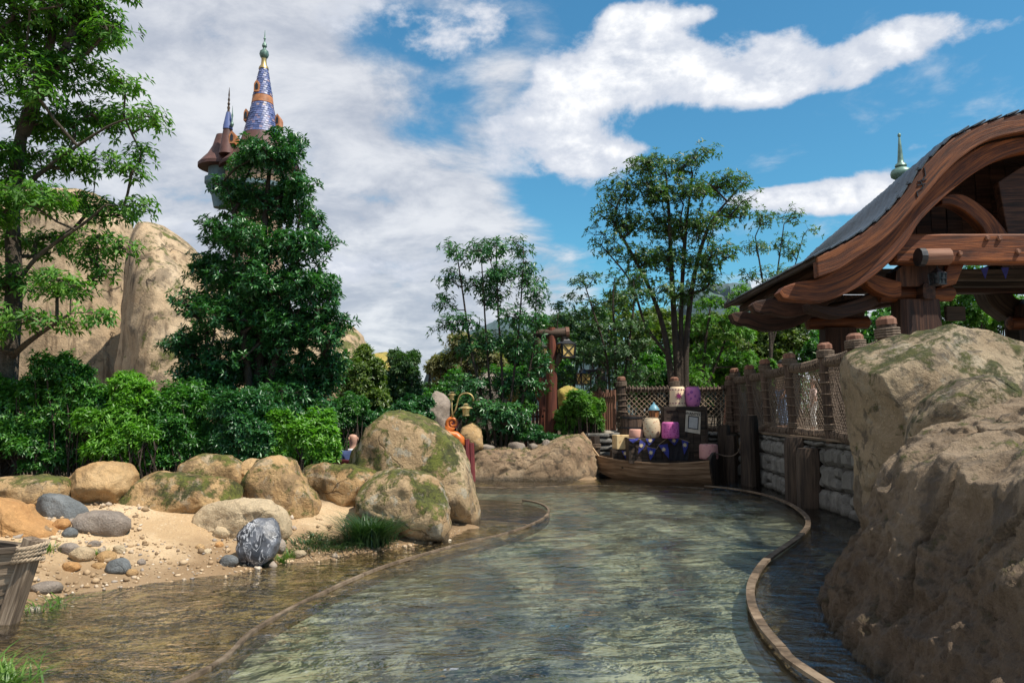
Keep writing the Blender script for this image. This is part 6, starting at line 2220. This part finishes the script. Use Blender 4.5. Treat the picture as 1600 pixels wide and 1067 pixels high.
YC = 15.0
c1, cw, chh = crate('largest dark crate in the middle of the cargo boat, hung with blue bunting', 982, 684, 1076, YC, .45, .33)
crate('small low crate at the left of the cargo boat', 956, 702, 983, 15.45, .32, .33)
crate('dark crate standing behind the spotted barrel-shaped lantern', 1009, 655, 1038, 15.55, .3, .33)
cab, kw, kh = crate('tall dark wooden cabinet with a poster on its right half', 1037, 635, 1105, 15.05, .36, .34, name='cabinet', shelf=True)
cab['category'] = 'cabinet'
zC = P(0, 684, YC).z; zK = P(0, 635, 15.05).z
paper_lantern('cream barrel-shaped paper lantern with brown spots on the largest crate', 1005, 652, 1032, 683, 15.12, 'barrel', P1, zC)
paper_lantern('bright magenta drum-shaped paper lantern on the largest crate', 1033, 658, 1062, 683, 15.10, 'drum', P2, zC) if False else None
r_, w_, h_ = paper_lantern('bright magenta drum-shaped paper lantern below the cabinet', 1034, 658, 1061, 683, 14.82, 'drum', P2, zC)
r_.location.x = P(1047, 670, 14.85).x
paper_lantern('low salmon paper lantern at the left end of the largest crate', 983, 671, 1005, 684, 15.2, 'drum', P7, zC)
paper_lantern('square yellowish cream paper lantern on the small low crate', 958, 680, 984, 702, 15.6, 'box', P5, P(0, 702, 15.45).z)
sr, sw, sh = paper_lantern('cream paper lantern with a dark red star on top of the cabinet', 1046, 603, 1071, 634, 15.22, 'flare', P4, zK)
sr.rotation_euler.z = 0
mb = MB(); mb.prism(star_pts((0, sh * .52), sw * .50, 8, .4, .2), -sw * .97 - .004, -sw * .9); o = mb.build('star_print', M['purple_print'], sr, local=True); fix_normals(o)
for zz_, nm in ((.84, 0), (.16, 1)):
    mb = MB()
    for q in range(16):
        a = 6.283 * q / 16; rr = sw * (.945 if nm == 0 else .985)
        c = Vector((math.cos(a) * rr, math.sin(a) * rr, sh * zz_))
        t_ = Vector((-math.sin(a), math.cos(a), 0)); nn_ = Vector((math.cos(a), math.sin(a), 0)) * .003
        mb.add([c + t_ * .022 + nn_, c + Vector((0, 0, .014)) + nn_, c - t_ * .022 + nn_, c - Vector((0, 0, .014)) + nn_], [(0, 1, 2, 3)])
    mb.build('printed_band', M['purple_print'], sr, local=True)
paper_lantern('violet-pink barrel-shaped paper lantern on top of the cabinet', 1070, 603, 1095, 634, 15.22, 'barrel', P3, zK)
paper_lantern('dusty pink paper lantern in the stern of the cargo boat', 1093, 694, 1122, 717, 14.7, 'drum', P6, None)

# barrel
Yb = 15.75
bb = P(987, 682, Yb); k = Yb / FPX
br = thing('barrel', 'dark wooden barrel with black hoops at the left of the crates', 'barrel', (bb.x, Yb, .34))
hb_ = P(987, 648, Yb).z - .34; rb_ = 19 * k
for q in range(16):
    a0_, a1_ = 6.283 * q / 16 + .01, 6.283 * (q + 1) / 16 - .01
    vs, fs, gr = [], [], []
    lv = [(0, .82), (.25, .95), (.5, 1), (.75, .96), (1, .86)]
    for (f, s_) in lv:
        for a in (a0_, a1_):
            vs.append((math.cos(a) * rb_ * s_, math.sin(a) * rb_ * s_, f * hb_)); gr.append((f * hb_, a * rb_ + q, q))
    for i in range(4): fs.append((2 * i, 2 * i + 1, 2 * i + 3, 2 * i + 2))
    mb = MB(); mb.add(vs, fs, gr); mb.build('stave', M['wood_post'], br, local=True)
for f, s_ in ((.08, .87), (.3, .98), (.72, .985), (.94, .90)):
    mb = MB(); mb.lathe([(rb_ * s_, f * hb_ - .018), (rb_ * s_ + .008, f * hb_ - .018), (rb_ * s_ + .008, f * hb_ + .018), (rb_ * s_, f * hb_ + .018)], (0, 0, 0), 24); mb.build('hoop', M['iron'], br, local=True)
mb = MB(); mb.lathe([(0.001, hb_ * .96), (rb_ * .84, hb_ * .965)], (0, 0, 0), 20); mb.build('lid', M['wood_dark'], br, local=True)

# copper lamp with blue cap
Yl = 15.65
lc = P(1022, 655, Yl); k = Yl / FPX
lp = thing('copper_lamp', 'copper lamp with a pale blue domed cap behind the spotted lantern', 'lamp', tuple(lc))
mb = MB(); mb.lathe([(5 * k, 0), (6.5 * k, 2 * k), (8 * k, 14 * k)], (0, 0, 0), 8); mb.build('lamp_glass', M['copper'], lp, local=True)
mb = MB(); mb.lathe([(9 * k, 14 * k), (8.5 * k, 16 * k), (5 * k, 21 * k), (1.5 * k, 24 * k), (1.2 * k, 26 * k), (.1 * k, 27 * k)], (0, 0, 0), 12)
mb.build('lamp_cap', plain_mat('pale_blue_enamel', (0.12, 0.27, 0.34), .4, .2), lp, local=True, smooth=True, auto=40)
mb = MB()
for q in range(8):
    a = 6.283 * q / 8
    mb.beam((math.cos(a) * 6 * k, math.sin(a) * 6 * k, 1 * k), (math.cos(a) * 8.2 * k, math.sin(a) * 8.2 * k, 14 * k), .008, .008)
mb.build('lamp_bars', M['iron'], lp, local=True)

# bunting
bu = thing('bunting', 'string of blue pennants with pale gold stars draped over the crates', 'bunting', tuple(P(1030, 684, 14.96)))
pen = [((982, 686), (999, 684), (989, 692), None), ((1000, 686), (1010, 693), (997, 709), (1002, 696)), ((1009, 685), (1024, 685), (1014, 696), (1016, 688)),
       ((1011, 698), (1025, 701), (1016, 719), (1017, 707)), ((1028, 695), (1043, 693), (1045, 716), (1037, 702)), ((1043, 685), (1061, 685), (1054, 696), (1053, 688)),
       ((1065, 687), (1076, 690), (1069, 710), (1070, 695)), ((971, 704), (982, 704), (978, 717), (977, 708))]
for i, (a, b, c, s) in enumerate(pen):
    Yp = 14.955 - .006 * (i % 3) if i < 7 else 15.40
    A, B_, C_ = P(*a, Yp), P(*b, Yp), P(*c, Yp - .03)
    m1 = (A + C_) / 2 + Vector((-.006, -.015, 0)); m2 = (B_ + C_) / 2 + Vector((.012, -.02, 0)); m0 = (A + B_) / 2 + Vector((0, -.02, -.006))
    mb = MB(); vs = [A, m0, B_, m2, C_, m1]; vs2 = [v + Vector((0, .004, 0)) for v in vs]
    mb.add(vs + vs2, [(0, 1, 5), (1, 2, 3), (1, 3, 5), (5, 3, 4), (6, 11, 7), (7, 9, 8), (7, 11, 9), (11, 10, 9), (0, 5, 11, 6), (5, 4, 10, 11), (4, 3, 9, 10), (3, 2, 8, 9), (2, 1, 7, 8), (1, 0, 6, 7)])
    po = mb.build('pennant', M['flag_blue'], bu)
    if s:
        S_ = P(*s, Yp - .036)
        mb = MB(); mb.prism(star_pts((S_.x, S_.z), .052, 8, .45, .2), Yp - .040, Yp - .036)
        mb.v = [(v[0], v[1], v[2]) for v in mb.v]
        so = mb.build('star', M['gold_print'], po); fix_normals(so)
mb = MB(); mb.tube([P(*q, 14.95) for q in ((980, 684), (1000, 686), (1012, 698), (1026, 701), (1030, 694), (1038, 688), (1043, 684), (1062, 685), (1078, 691))], .005, 5); mb.build('string', M['rope'], bu)
mb = MB()
vs, fs = [], []
nx_, nz_ = 14, 8
for j in range(nz_):
    for i in range(nx_):
        px_ = 1044 + 31 * i / (nx_ - 1); py_ = 697 + 22 * j / (nz_ - 1) - (6 * i / (nx_ - 1) if j == 0 else 0)
        p = P(px_, py_, 14.965); p.y += .012 * math.sin(i * 1.6 + j * .4); vs.append(p)
for j in range(nz_ - 1):
    for i in range(nx_ - 1): fs.append((j * nx_ + i, j * nx_ + i + 1, (j + 1) * nx_ + i + 1, (j + 1) * nx_ + i))
mb.add(vs, fs); o = mb.build('draped_cloth', M['cloth_black'], None, smooth=True); tag(o, 'black cloth hanging in folds over the right end of the largest crate', 'cloth')

# poster
Yq = 15.03
ps = thing('wanted_poster', 'aged paper poster headed WANTED pinned to the right half of the cabinet', 'poster', tuple(P(1083, 660, Yq)))
q4 = [P(1072, 641, Yq), P(1095, 644, Yq), P(1094, 678, Yq), P(1070, 674, Yq)]
mb = MB(); mb.add(q4 + [v + Vector((0, .004, 0)) for v in q4], [(0, 3, 2, 1), (4, 5, 6, 7), (0, 1, 5, 4), (1, 2, 6, 5), (2, 3, 7, 6), (3, 0, 4, 7)]); o = mb.build('sheet', M['paper'], ps); fix_normals(o)
q4 = [P(1075.5, 649, Yq - .004), P(1092, 651, Yq - .004), P(1091, 671.5, Yq - .004), P(1074.5, 669, Yq - .004)]
mb = MB(); mb.add(q4, [(0, 3, 2, 1)])
mb.build('printed_frame', M['ink'], ps)
q4 = [P(1077, 650.7, Yq - .006), P(1090.5, 652.4, Yq - .006), P(1089.5, 670, Yq - .006), P(1076, 667.8, Yq - .006)]
mb = MB(); mb.add(q4, [(0, 3, 2, 1)])
mb.build('blank_panel', M['paper_grey'], ps)
tc_ = bpy.data.curves.new('wanted_text', 'FONT'); tc_.body = 'WANTED'; tc_.size = .078; tc_.align_x = 'CENTER'; tc_.extrude = .0008; tc_.offset = .0015
to = bpy.data.objects.new('wanted_text', tc_); COL.objects.link(to)
to.rotation_euler = (math.pi / 2, .10, 0)
bpy.context.view_layer.update()
dg = bpy.context.evaluated_depsgraph_get()
tme = bpy.data.meshes.new_from_object(to.evaluated_get(dg)); bpy.data.objects.remove(to)
tme.name = 'lettering'
to = link_mesh('lettering', tme, M['ink'], ps); to.rotation_euler = (math.pi / 2, .11, 0)
tme.materials.clear(); tme.materials.append(M['ink'])
to.location = P(1083.5, 648.6, Yq - .006) - world_off(ps)

# oars and mooring rope
for i, (a, b) in enumerate([((909, 676), (938, 716)), ((905, 684), (930, 716))]):
    A, B_ = P(*a, 15.75 + .1 * i), P(*b, 15.7 + .1 * i)
    root = thing('oar', ['pale oar with square blade leaning over the bow of the cargo boat', 'second pale oar, lower and shorter to see, at the bow of the cargo boat'][i], 'oar', tuple(B_), 0, 'oars in the cargo boat')
    mb = MB(); mb.tube([A + (B_ - A) * .3, B_ + (B_ - A) * .6], [.018, .016], 7); mb.build('shaft', M['wood_oar'], root)
    mb = MB(); mb.beam(A, A + (B_ - A) * .38, .018, .075, up=(1, 0, .3), bev=.005); mb.build('blade', M['wood_oar'], root)
mb = MB(); mb.tube(catmull([P(1105, 716, 14.35), P(1118, 709, 14.5), P(1132, 712, 14.55), P(1145, 712, 14.3), P(1155, 704, 14.0), P(1157, 690, 13.86)], 5), .014, 6)
tag(mb.build('mooring_rope', M['rope_dark'], None, smooth=True), 'mooring rope sagging from the cargo boat stern to the tallest piling', 'rope')
# bundle of netting
nb_ = thing('net_bundle', 'gathered coral-coloured bundle of knotted rope hanging inside the fence corner', 'net', tuple(P(1137, 672, 16.75)))
mb = MB(); mt_ = plain_mat('coral_rope', (0.46, 0.22, 0.15), .9, .35, 40)
for s_ in range(9):
    a = s_ * .7
    pl = []
    for j in range(12):
        f = j / 11
        py_ = 614 + 58 * f
        w_ = (5 - 9 * abs(f - .22) if f < .25 else 3.2 + 3.5 * f)
        w_ = max(w_, 2.0)
        p = P(1138 - 1.5 * f + math.cos(a + f * 9) * w_, py_, 16.75 + .04 * math.sin(a + f * 9)); pl.append(p)
    mb.tube(pl, .016, 5)
mb.build('strands', mt_, nb_, smooth=True)
mb = MB(); c = P(1138, 618, 16.75); mb.tube([c + Vector((math.cos(t) * .055, math.sin(t) * .055, 0)) for t in np.linspace(0, 6.0, 12)], .02, 6, closed=True); mb.build('binding', M['rope'], nb_)

# ================================================================== LAMP POSTS
Yp = 17.0
lpn = thing('lamp_post', 'reddish log lamp post with a forked head carrying two amber lanterns', 'lamp post', (P(862, 700, Yp).x, Yp, hz(P(862, 700, Yp).x, Yp) - .05))
x = P(862, 600, Yp).x
mb = MB(); mb.tube([(x, Yp, lpn.location.z), (x - .02, Yp, 1.4), (x, Yp, 2.3), (x, Yp, P(862, 512, Yp).z)], [.16, .135, .13, .09], 14); mb.build('pole', M['redpost'], lpn, smooth=True, auto=50)
mb = MB(); a, b = P(834, 523, Yp), P(889, 519, Yp); mb.tube([a, a + (b - a) * .03, b - (b - a) * .03, b], [.07, .10, .115, .09], 12); mb.build('cross_log', M['wood_post'], lpn, smooth=True, auto=50)
mb = MB(); mb.tube([P(884, 519.5, Yp), P(889.5, 519, Yp)], [.13, .12], 12); mb.build('log_end', M['wood_end'], lpn)
for pts_ in ([(861, 575), (852, 560), (843, 545), (840, 528)], [(864, 575), (873, 560), (880, 545), (882, 526)]):
    mb = MB(); mb.tube(catmull([P(a, b, Yp) for a, b in pts_], 4), .085, 8); mb.build('fork_arm', M['wood_post'], lpn, smooth=True)
lantern('post_lantern', 'larger amber lantern with crossed bars hanging on the right of the lamp post', P(884, 548, Yp), .33, .30, 'lanterns of the lamp post', hang=.12)
lantern('post_lantern', 'smaller amber lantern with crossed bars hanging on the left of the lamp post', P(845, 551, Yp + .5), .24, .27, 'lanterns of the lamp post', hang=.2)
lantern('tree_lantern', 'dim amber lantern with crossed bars half hidden by leaves right of the lamp post', P(912, 592, 19), .28, .26, None, hang=.25)
mb = MB(); mb.tube([P(905, 583, 19), P(945, 580, 19)], .08, 8); mb.tube([P(940, 575, 19), P(940, 700, 19)], .11, 8)
tag(mb.build('lamp_arm_post', M['wood_dark'], None, smooth=True), 'dark log post with an arm holding the dim half hidden lantern', 'post')
for i, (px_, Y_) in enumerate([(848, 19.5)]):
    r_ = thing('cross_post', 'red wooden post with crossarm and curved struts behind the picket fence', 'post', (P(px_, 700, Y_).x, Y_, .7))
    mb = MB(); mb.tube([P(px_, 690, Y_), P(px_, 590, Y_)], [.11, .10], 10); mb.build('pole', M['redpost'], r_)
    mb = MB(); mb.beam(P(px_ - 19, 606, Y_), P(px_ + 14, 601, Y_), .16, .18, bev=.02); mb.build('crossarm', M['redpost'], r_)
    for s_ in (-1, 1):
        mb = MB(); mb.tube(catmull([P(px_ + s_ * 2, 628, Y_), P(px_ + s_ * 8, 620, Y_), P(px_ + s_ * 11, 608, Y_)], 4), .05, 6); mb.build('strut', M['redpost'], r_)

# ================================================================== TOWER
TY = 45.0
tk = TY / FPX
tw = thing('tower', 'tall round tower with a blue tiled pointed roof behind the dense evergreen tree', 'tower', (P(410, 170, TY).x, TY, 0))
tx = tw.location.x


def tz(py): return P(410, py, TY).z


def lat(name, prof, mat, cx=410, n=32, smooth=True, par=None, cy=0.0):
    mb = MB(); mb.lathe([(r * tk, tz(z)) for r, z in prof], (P(cx, 170, TY).x, TY + cy, 0), n)
    return mb.build(name, mat, par or tw, smooth=smooth, auto=35)


mb = MB(); mb.lathe([(52 * tk, -1.0), (42 * tk, tz(560)), (36 * tk, tz(340)), (40 * tk, tz(320)), (52 * tk, tz(300)), (52 * tk, tz(262))], (tx, TY, 0), 32); mb.build('shaft', M['stone_tower'], tw, smooth=True, auto=35)
lat('cornice', [(52, 304), (56, 302), (56, 296), (52, 294)], M['stone_trim'])
lat('eave_roof', [(50, 262), (62, 268), (63, 264), (54, 255), (41, 240), (33, 226), (28.5, 213)], M['tower_roof'])
lat('cone', [(28.5, 216), (22.5, 190), (16.2, 163)], M['tile_blue'])
lat('cone', [(15.2, 153), (10, 128), (6.4, 108)], M['tile_blue'])
lat('copper_band', [(16, 164.5), (17.3, 164), (15.8, 153), (14.5, 152)], M['copper'])
lat('neck', [(8, 109), (7.4, 106), (4.6, 102), (4.0, 95), (4.4, 92)], M['brass'], n=16)
lat('orb', [(3, 93), (6, 90), (7.6, 86), (6.6, 81), (3, 78), (2.2, 76), (4, 73), (3.6, 70), (1.4, 67), (1.1, 63), (2, 61), (1.0, 58), (.3, 48)], M['verdigris'], n=16)
mb = MB()
for (r0, z0_, r1, z1_) in ((28.5, 216, 16.4, 164), (15.2, 152, 6.6, 108)):
    nr = int((z0_ - z1_) / 3.6)
    for i in range(nr):
        f = i / nr; rr = (r0 + (r1 - r0) * f + .35) * tk; rr2 = (r0 + (r1 - r0) * (i + 1.25) / nr + .05) * tk
        za = tz(z0_ + (z1_ - z0_) * f); zb_ = tz(z0_ + (z1_ - z0_) * (i + 1.25) / nr)
        nt = max(10, int(6.283 * rr / .19))
        for q in range(nt):
            a = 6.283 * (q + (.5 if i % 2 else 0)) / nt; w_ = 6.283 / nt * .46
            jr = rnd.uniform(0, .03)
            A = [(math.cos(a - w_), math.sin(a - w_)), (math.cos(a + w_), math.sin(a + w_))]
            vs = [(tx + A[0][0] * (rr + jr), TY + A[0][1] * (rr + jr), za), (tx + A[1][0] * (rr + jr), TY + A[1][1] * (rr + jr), za), (tx + A[1][0] * rr2, TY + A[1][1] * rr2, zb_), (tx + A[0][0] * rr2, TY + A[0][1] * rr2, zb_)]
            mb.add(vs, [(0, 1, 2, 3)])
m, n, out = new_mat('blue_violet_tiles')
rr = n.node('ShaderNodeNewGeometry').outputs['Random Per Island']
principled(n, out, n.ramp(rr, [(0, (0.045, 0.065, 0.17)), (.45, (0.085, 0.12, 0.27)), (.8, (0.14, 0.16, 0.32)), (.93, (0.24, 0.18, 0.25)), (1, (0.36, 0.26, 0.25))]), .45)
o = mb.build('cone_tiles', m, tw); o['kind'] = 'stuff'


def dormer(cx, cy, w, h, yoff):
    c = P(cx, cy, TY + yoff); W_, H_ = w * tk / 2, h * tk
    mb = MB(); mb.prism([(c.x - W_, c.z - H_ / 2), (c.x + W_, c.z - H_ / 2), (c.x + W_, c.z + H_ * .15), (c.x + W_ * .6, c.z + H_ * .36), (c.x, c.z + H_ / 2), (c.x - W_ * .6, c.z + H_ * .36), (c.x - W_, c.z + H_ * .15)], TY + yoff, TY + yoff + .8)
    o = mb.build('dormer', M['copper'], tw); fix_normals(o)
    mb = MB(); mb.prism([(c.x - W_ * .5, c.z - H_ * .3), (c.x + W_ * .5, c.z - H_ * .3), (c.x + W_ * .5, c.z + H_ * .1), (c.x, c.z + H_ * .28), (c.x - W_ * .5, c.z + H_ * .1)], TY + yoff - .03, TY + yoff + .02)
    oo = mb.build('window_pane', M['glass_dark'], o); fix_normals(oo)


dormer(401, 134, 9, 19, -.62)
dormer(384, 179, 7, 20, -.4)
dormer(433, 187, 7, 20, -.2)
lat('bay', [(10, 325), (14, 306), (20, 298), (20, 256)], M['stone_trim'], 350, 20)
lat('bay_roof', [(26, 264), (36, 264), (36, 259), (30, 252), (22, 243), (15, 230), (10, 212)], M['tower_roof'], 350, 24)
lat('turret_base', [(12, 252), (6.5, 213)], M['tower_roof'], 369, 16, cy=-1.2)
lat('turret', [(7.5, 214), (7, 208), (3.2, 188)], M['tile_blue'], 369, 16, cy=-1.2)
lat('turret_spire', [(2.6, 189), (1.6, 184), (2.4, 181), (1.2, 178), (2.2, 175), (.9, 172), (1.8, 169), (.8, 165), (1.3, 162), (.2, 150)], M['wood_post'], 369, 10, cy=-1.2)
lat('turret_spire', [(1.6, 212), (3, 208), (1.2, 204), (.9, 198), (1.6, 195), (.7, 190), (.2, 180)], M['verdigris'], 377, 10, cy=-1.4)
dormer(362, 214, 9, 20, -1.5)
rm2 = lat('balcony', [(16, 300), (22, 292), (25, 288), (25, 280), (23, 280), (22, 288)], M['stone_trim'], 350, 24)

# ================================================================== PEOPLE
def skin_obj(name, verts, edges, radii, mat, parent, sub=2, rootv=0):
    me = bpy.data.meshes.new(name)
    me.from_pydata(verts, edges, [])
    o = link_mesh(name, me, mat, parent)
    o.modifiers.new('skin', 'SKIN')
    o.modifiers.new('sub', 'SUBSURF').levels = sub
    o.modifiers['sub'].render_levels = sub
    if not me.skin_vertices: me.attributes.new('x', 'FLOAT', 'POINT')
    sv = me.skin_vertices[0].data
    for i, r in enumerate(radii):
        sv[i].radius = (r, r) if not hasattr(r, '__len__') else r
        sv[i].use_root = (i == rootv)
    bpy.context.view_layer.update()
    dg = bpy.context.evaluated_depsgraph_get()
    nm = bpy.data.meshes.new_from_object(o.evaluated_get(dg))
    o.modifiers.clear(); o.data = nm; nm.name = name
    nm.materials.clear(); nm.materials.append(mat)
    for p in nm.polygons: p.use_smooth = True
    return o


def person(label, loc, rz, s, sitting, shirt, trousers, hair=None, collar=None):
    root = thing('person', label, 'person', loc, rz)
    # facing +y, z up, origin on the ground (or seat height for a sitter)
    J = {'pel': (0, 0, .95), 'wst': (0, 0, 1.10), 'chs': (0, -.01, 1.30), 'nk': (0, 0, 1.46), 'nk2': (0, .01, 1.53)}
    for sd, a in ((-1, 'l'), (1, 'r')):
        J['sh' + a] = (sd * .19, 0, 1.41)
        if sitting:
            J['el' + a] = (sd * .25, .06, 1.14); J['wr' + a] = (sd * .16, .28, 1.06)
            J['hp' + a] = (sd * .10, .04, .92); J['kn' + a] = (sd * .13, .46, .93); J['an' + a] = (sd * .12, .47, .50); J['to' + a] = (sd * .12, .62, .47)
        else:
            J['el' + a] = (sd * .25, -.02, 1.13); J['wr' + a] = (sd * .24, .10, .90)
            J['hp' + a] = (sd * .10, 0, .90); J['kn' + a] = (sd * .11, .03, .50); J['an' + a] = (sd * .11, -.02, .08); J['to' + a] = (sd * .13, .14, .03)
    dz = -.47 if sitting else 0
    keys = list(J)
    vs = [Vector(J[k]) * s + Vector((0, 0, dz * s)) for k in keys]
    R = {'pel': .13, 'wst': .12, 'chs': (.15, .11), 'nk': .065, 'nk2': .055, 'sh': .065, 'el': .042, 'wr': .028, 'hp': .095, 'kn': .058, 'an': .040, 'to': .032}
    rad = []
    for k in keys:
        r = R.get(k, R.get(k[:2])); rad.append(tuple(q * s for q in r) if hasattr(r, '__len__') else (r * s, r * s))
    ed = [('pel', 'wst'), ('wst', 'chs'), ('chs', 'nk'), ('nk', 'nk2')]
    for a in 'lr':
        ed += [('chs', 'sh' + a), ('sh' + a, 'el' + a), ('el' + a, 'wr' + a), ('pel', 'hp' + a), ('hp' + a, 'kn' + a), ('kn' + a, 'an' + a), ('an' + a, 'to' + a)]
    E = [(keys.index(a), keys.index(b)) for a, b in ed]
    # head as part of the body chain
    n0 = len(vs)
    hz_ = Vector((0, .01, dz)) * s
    for p, r in (((0, .0, 1.60), .078), ((0, .005, 1.68), .092), ((0, .0, 1.735), .070)):
        vs.append(Vector(p) * s + Vector((0, 0, dz * s))); rad.append((r * s * .86, r * s)); E.append((keys.index('nk2') if len(vs) == n0 + 1 else len(vs) - 2, len(vs) - 1))
    # hands: palm plus five fingers
    for sd, a in ((-1, 'l'), (1, 'r')):
        w = vs[keys.index('wr' + a)]; el = vs[keys.index('el' + a)]
        d = (w - el).normalized()
        pm = w + d * .05 * s; b0 = len(vs); vs.append(pm); rad.append((.026 * s, .02 * s)); E.append((keys.index('wr' + a), b0))
        for f in range(5):
            off_ = Vector((0, (f - 2) * .018, 0)) * s
            L_ = (.045, .075, .085, .078, .06)[f] * s
            i = len(vs); vs.append(pm + off_ * 1.2 + d * .03 * s); rad.append((.009 * s,) * 2); E.append((b0, i))
            vs.append(pm + off_ * 1.5 + d * (.03 * s + L_ * .9) + Vector((-sd * .012 * s, 0, 0))); rad.append((.0075 * s,) * 2); E.append((i, i + 1))
    skin_obj('body', vs, E, rad, M['skin'], root, 2)
    top = Vector((0, 0, dz)) * s
    # face: nose and ears
    mb = MB()
    H0 = Vector((0, .01, 1.66 + dz)) * s
    # clothing as close-fitting skins
    ck = ['pel', 'wst', 'chs', 'nk', 'shl', 'ell', 'shr', 'elr']
    cr_ = {'pel': .145, 'wst': .138, 'chs': (.17, .13), 'nk': .082, 'sh': .082, 'el': .062}
    vv = [Vector(J[k]) * s + Vector((0, 0, dz * s)) for k in ck]
    vv[3] = vv[3] - Vector((0, 0, .03 * s))
    rr_ = []
    for k in ck:
        r = cr_.get(k, cr_.get(k[:2])); rr_.append(tuple(q * s for q in r) if hasattr(r, '__len__') else (r * s, r * s))
    skin_obj('shirt', vv, [(0, 1), (1, 2), (2, 3), (2, 4), (4, 5), (2, 6), (6, 7)], rr_, shirt, root, 2)
    tk_ = ['pel', 'hpl', 'knl', 'anl', 'hpr', 'knr', 'anr']
    tr_ = {'pel': .140, 'hp': .108, 'kn': .075, 'an': .058}
    vv = [Vector(J[k]) * s + Vector((0, 0, dz * s)) for k in tk_]
    skin_obj('trousers', vv, [(0, 1), (1, 2), (2, 3), (0, 4), (4, 5), (5, 6)], [((tr_.get(k, tr_.get(k[:2]))) * s,) * 2 for k in tk_], trousers, root, 2)
    V, F = ico(2)
    for sd in (-1, 1):
        me = np_mesh('ear', V * np.array([.012, .02, .032]) * s + np.array([sd * .082 * s, -.005 * s, (1.655 + dz) * s]), F, smooth=True); link_mesh('ear', me, M['skin'], root)
    me = np_mesh('nose', V * np.array([.014, .022, .024]) * s + np.array([0, .098 * s, (1.65 + dz) * s]), F, smooth=True); link_mesh('nose', me, M['skin'], root)
    for sd in (-1, 1):
        me = np_mesh('eye', V * .012 * s + np.array([sd * .032 * s, .083 * s, (1.68 + dz) * s]), F, smooth=True); link_mesh('eye', me, M['ink'], root)
    me = np_mesh('mouth', V * np.array([.026, .008, .006]) * s + np.array([0, .086 * s, (1.605 + dz) * s]), F, smooth=True); link_mesh('mouth', me, M['maroon_paint'], root)
    if hair is not None:
        V3, F3 = ico(3)
        c = np.array([0, -.012, 1.70 + dz]) * s
        v = V3 * np.array([.088, .102, .098]) * s
        v[:, 1] = np.where((V3[:, 2] < -.1) & (V3[:, 1] > 0), v[:, 1] * .3, v[:, 1])
        me = np_mesh('hair', v + c, F3, smooth=True); link_mesh('hair', me, hair, root)
    if collar is not None:
        mb = MB(); zc = (1.465 + dz) * s
        mb.lathe([(.085 * s, zc - .02 * s), (.080 * s, zc + .025 * s), (.072 * s, zc + .022 * s), (.076 * s, zc - .02 * s)], (0, 0, 0), 20); mb.build('collar', collar, root, local=True, smooth=True)
    return root


cl = lambda nm, c: plain_mat(nm, c, .9, .12, 20)
hp = P(552, 673, 12.75)
person('bald person in dark blue shirt with white collar, seated with back turned', (hp.x, 12.75, hp.z - (1.79 - .47)), math.radians(38), 1.0, True, cl('dark_blue_shirt', (0.04, 0.06, 0.14)), cl('dark_trousers', (0.03, 0.03, 0.04)), None, cl('white_collar', (.7, .7, .7)))
pt_ = P(1221, 562, 18.6)
person('black-haired person in tan top and blue trousers behind the long rope fence', (pt_.x, 18.6, hz(pt_.x, 18.6)), math.radians(100), .96, False, cl('tan_top', (0.50, 0.36, 0.25)), cl('blue_trousers', (0.17, 0.24, 0.38)), plain_mat('black_hair', (.02, .02, .02), .5, .2))
pt_ = P(1270, 600, 17.5)
person('child in pale pink clothes behind the long rope fence', (pt_.x, 17.5, hz(pt_.x, 17.5)), math.radians(80), .66, False, cl('pale_pink_top', (0.70, 0.50, 0.45)), cl('white_trousers', (0.70, 0.68, 0.66)), plain_mat('brown_hair', (.10, .06, .04), .5, .2))
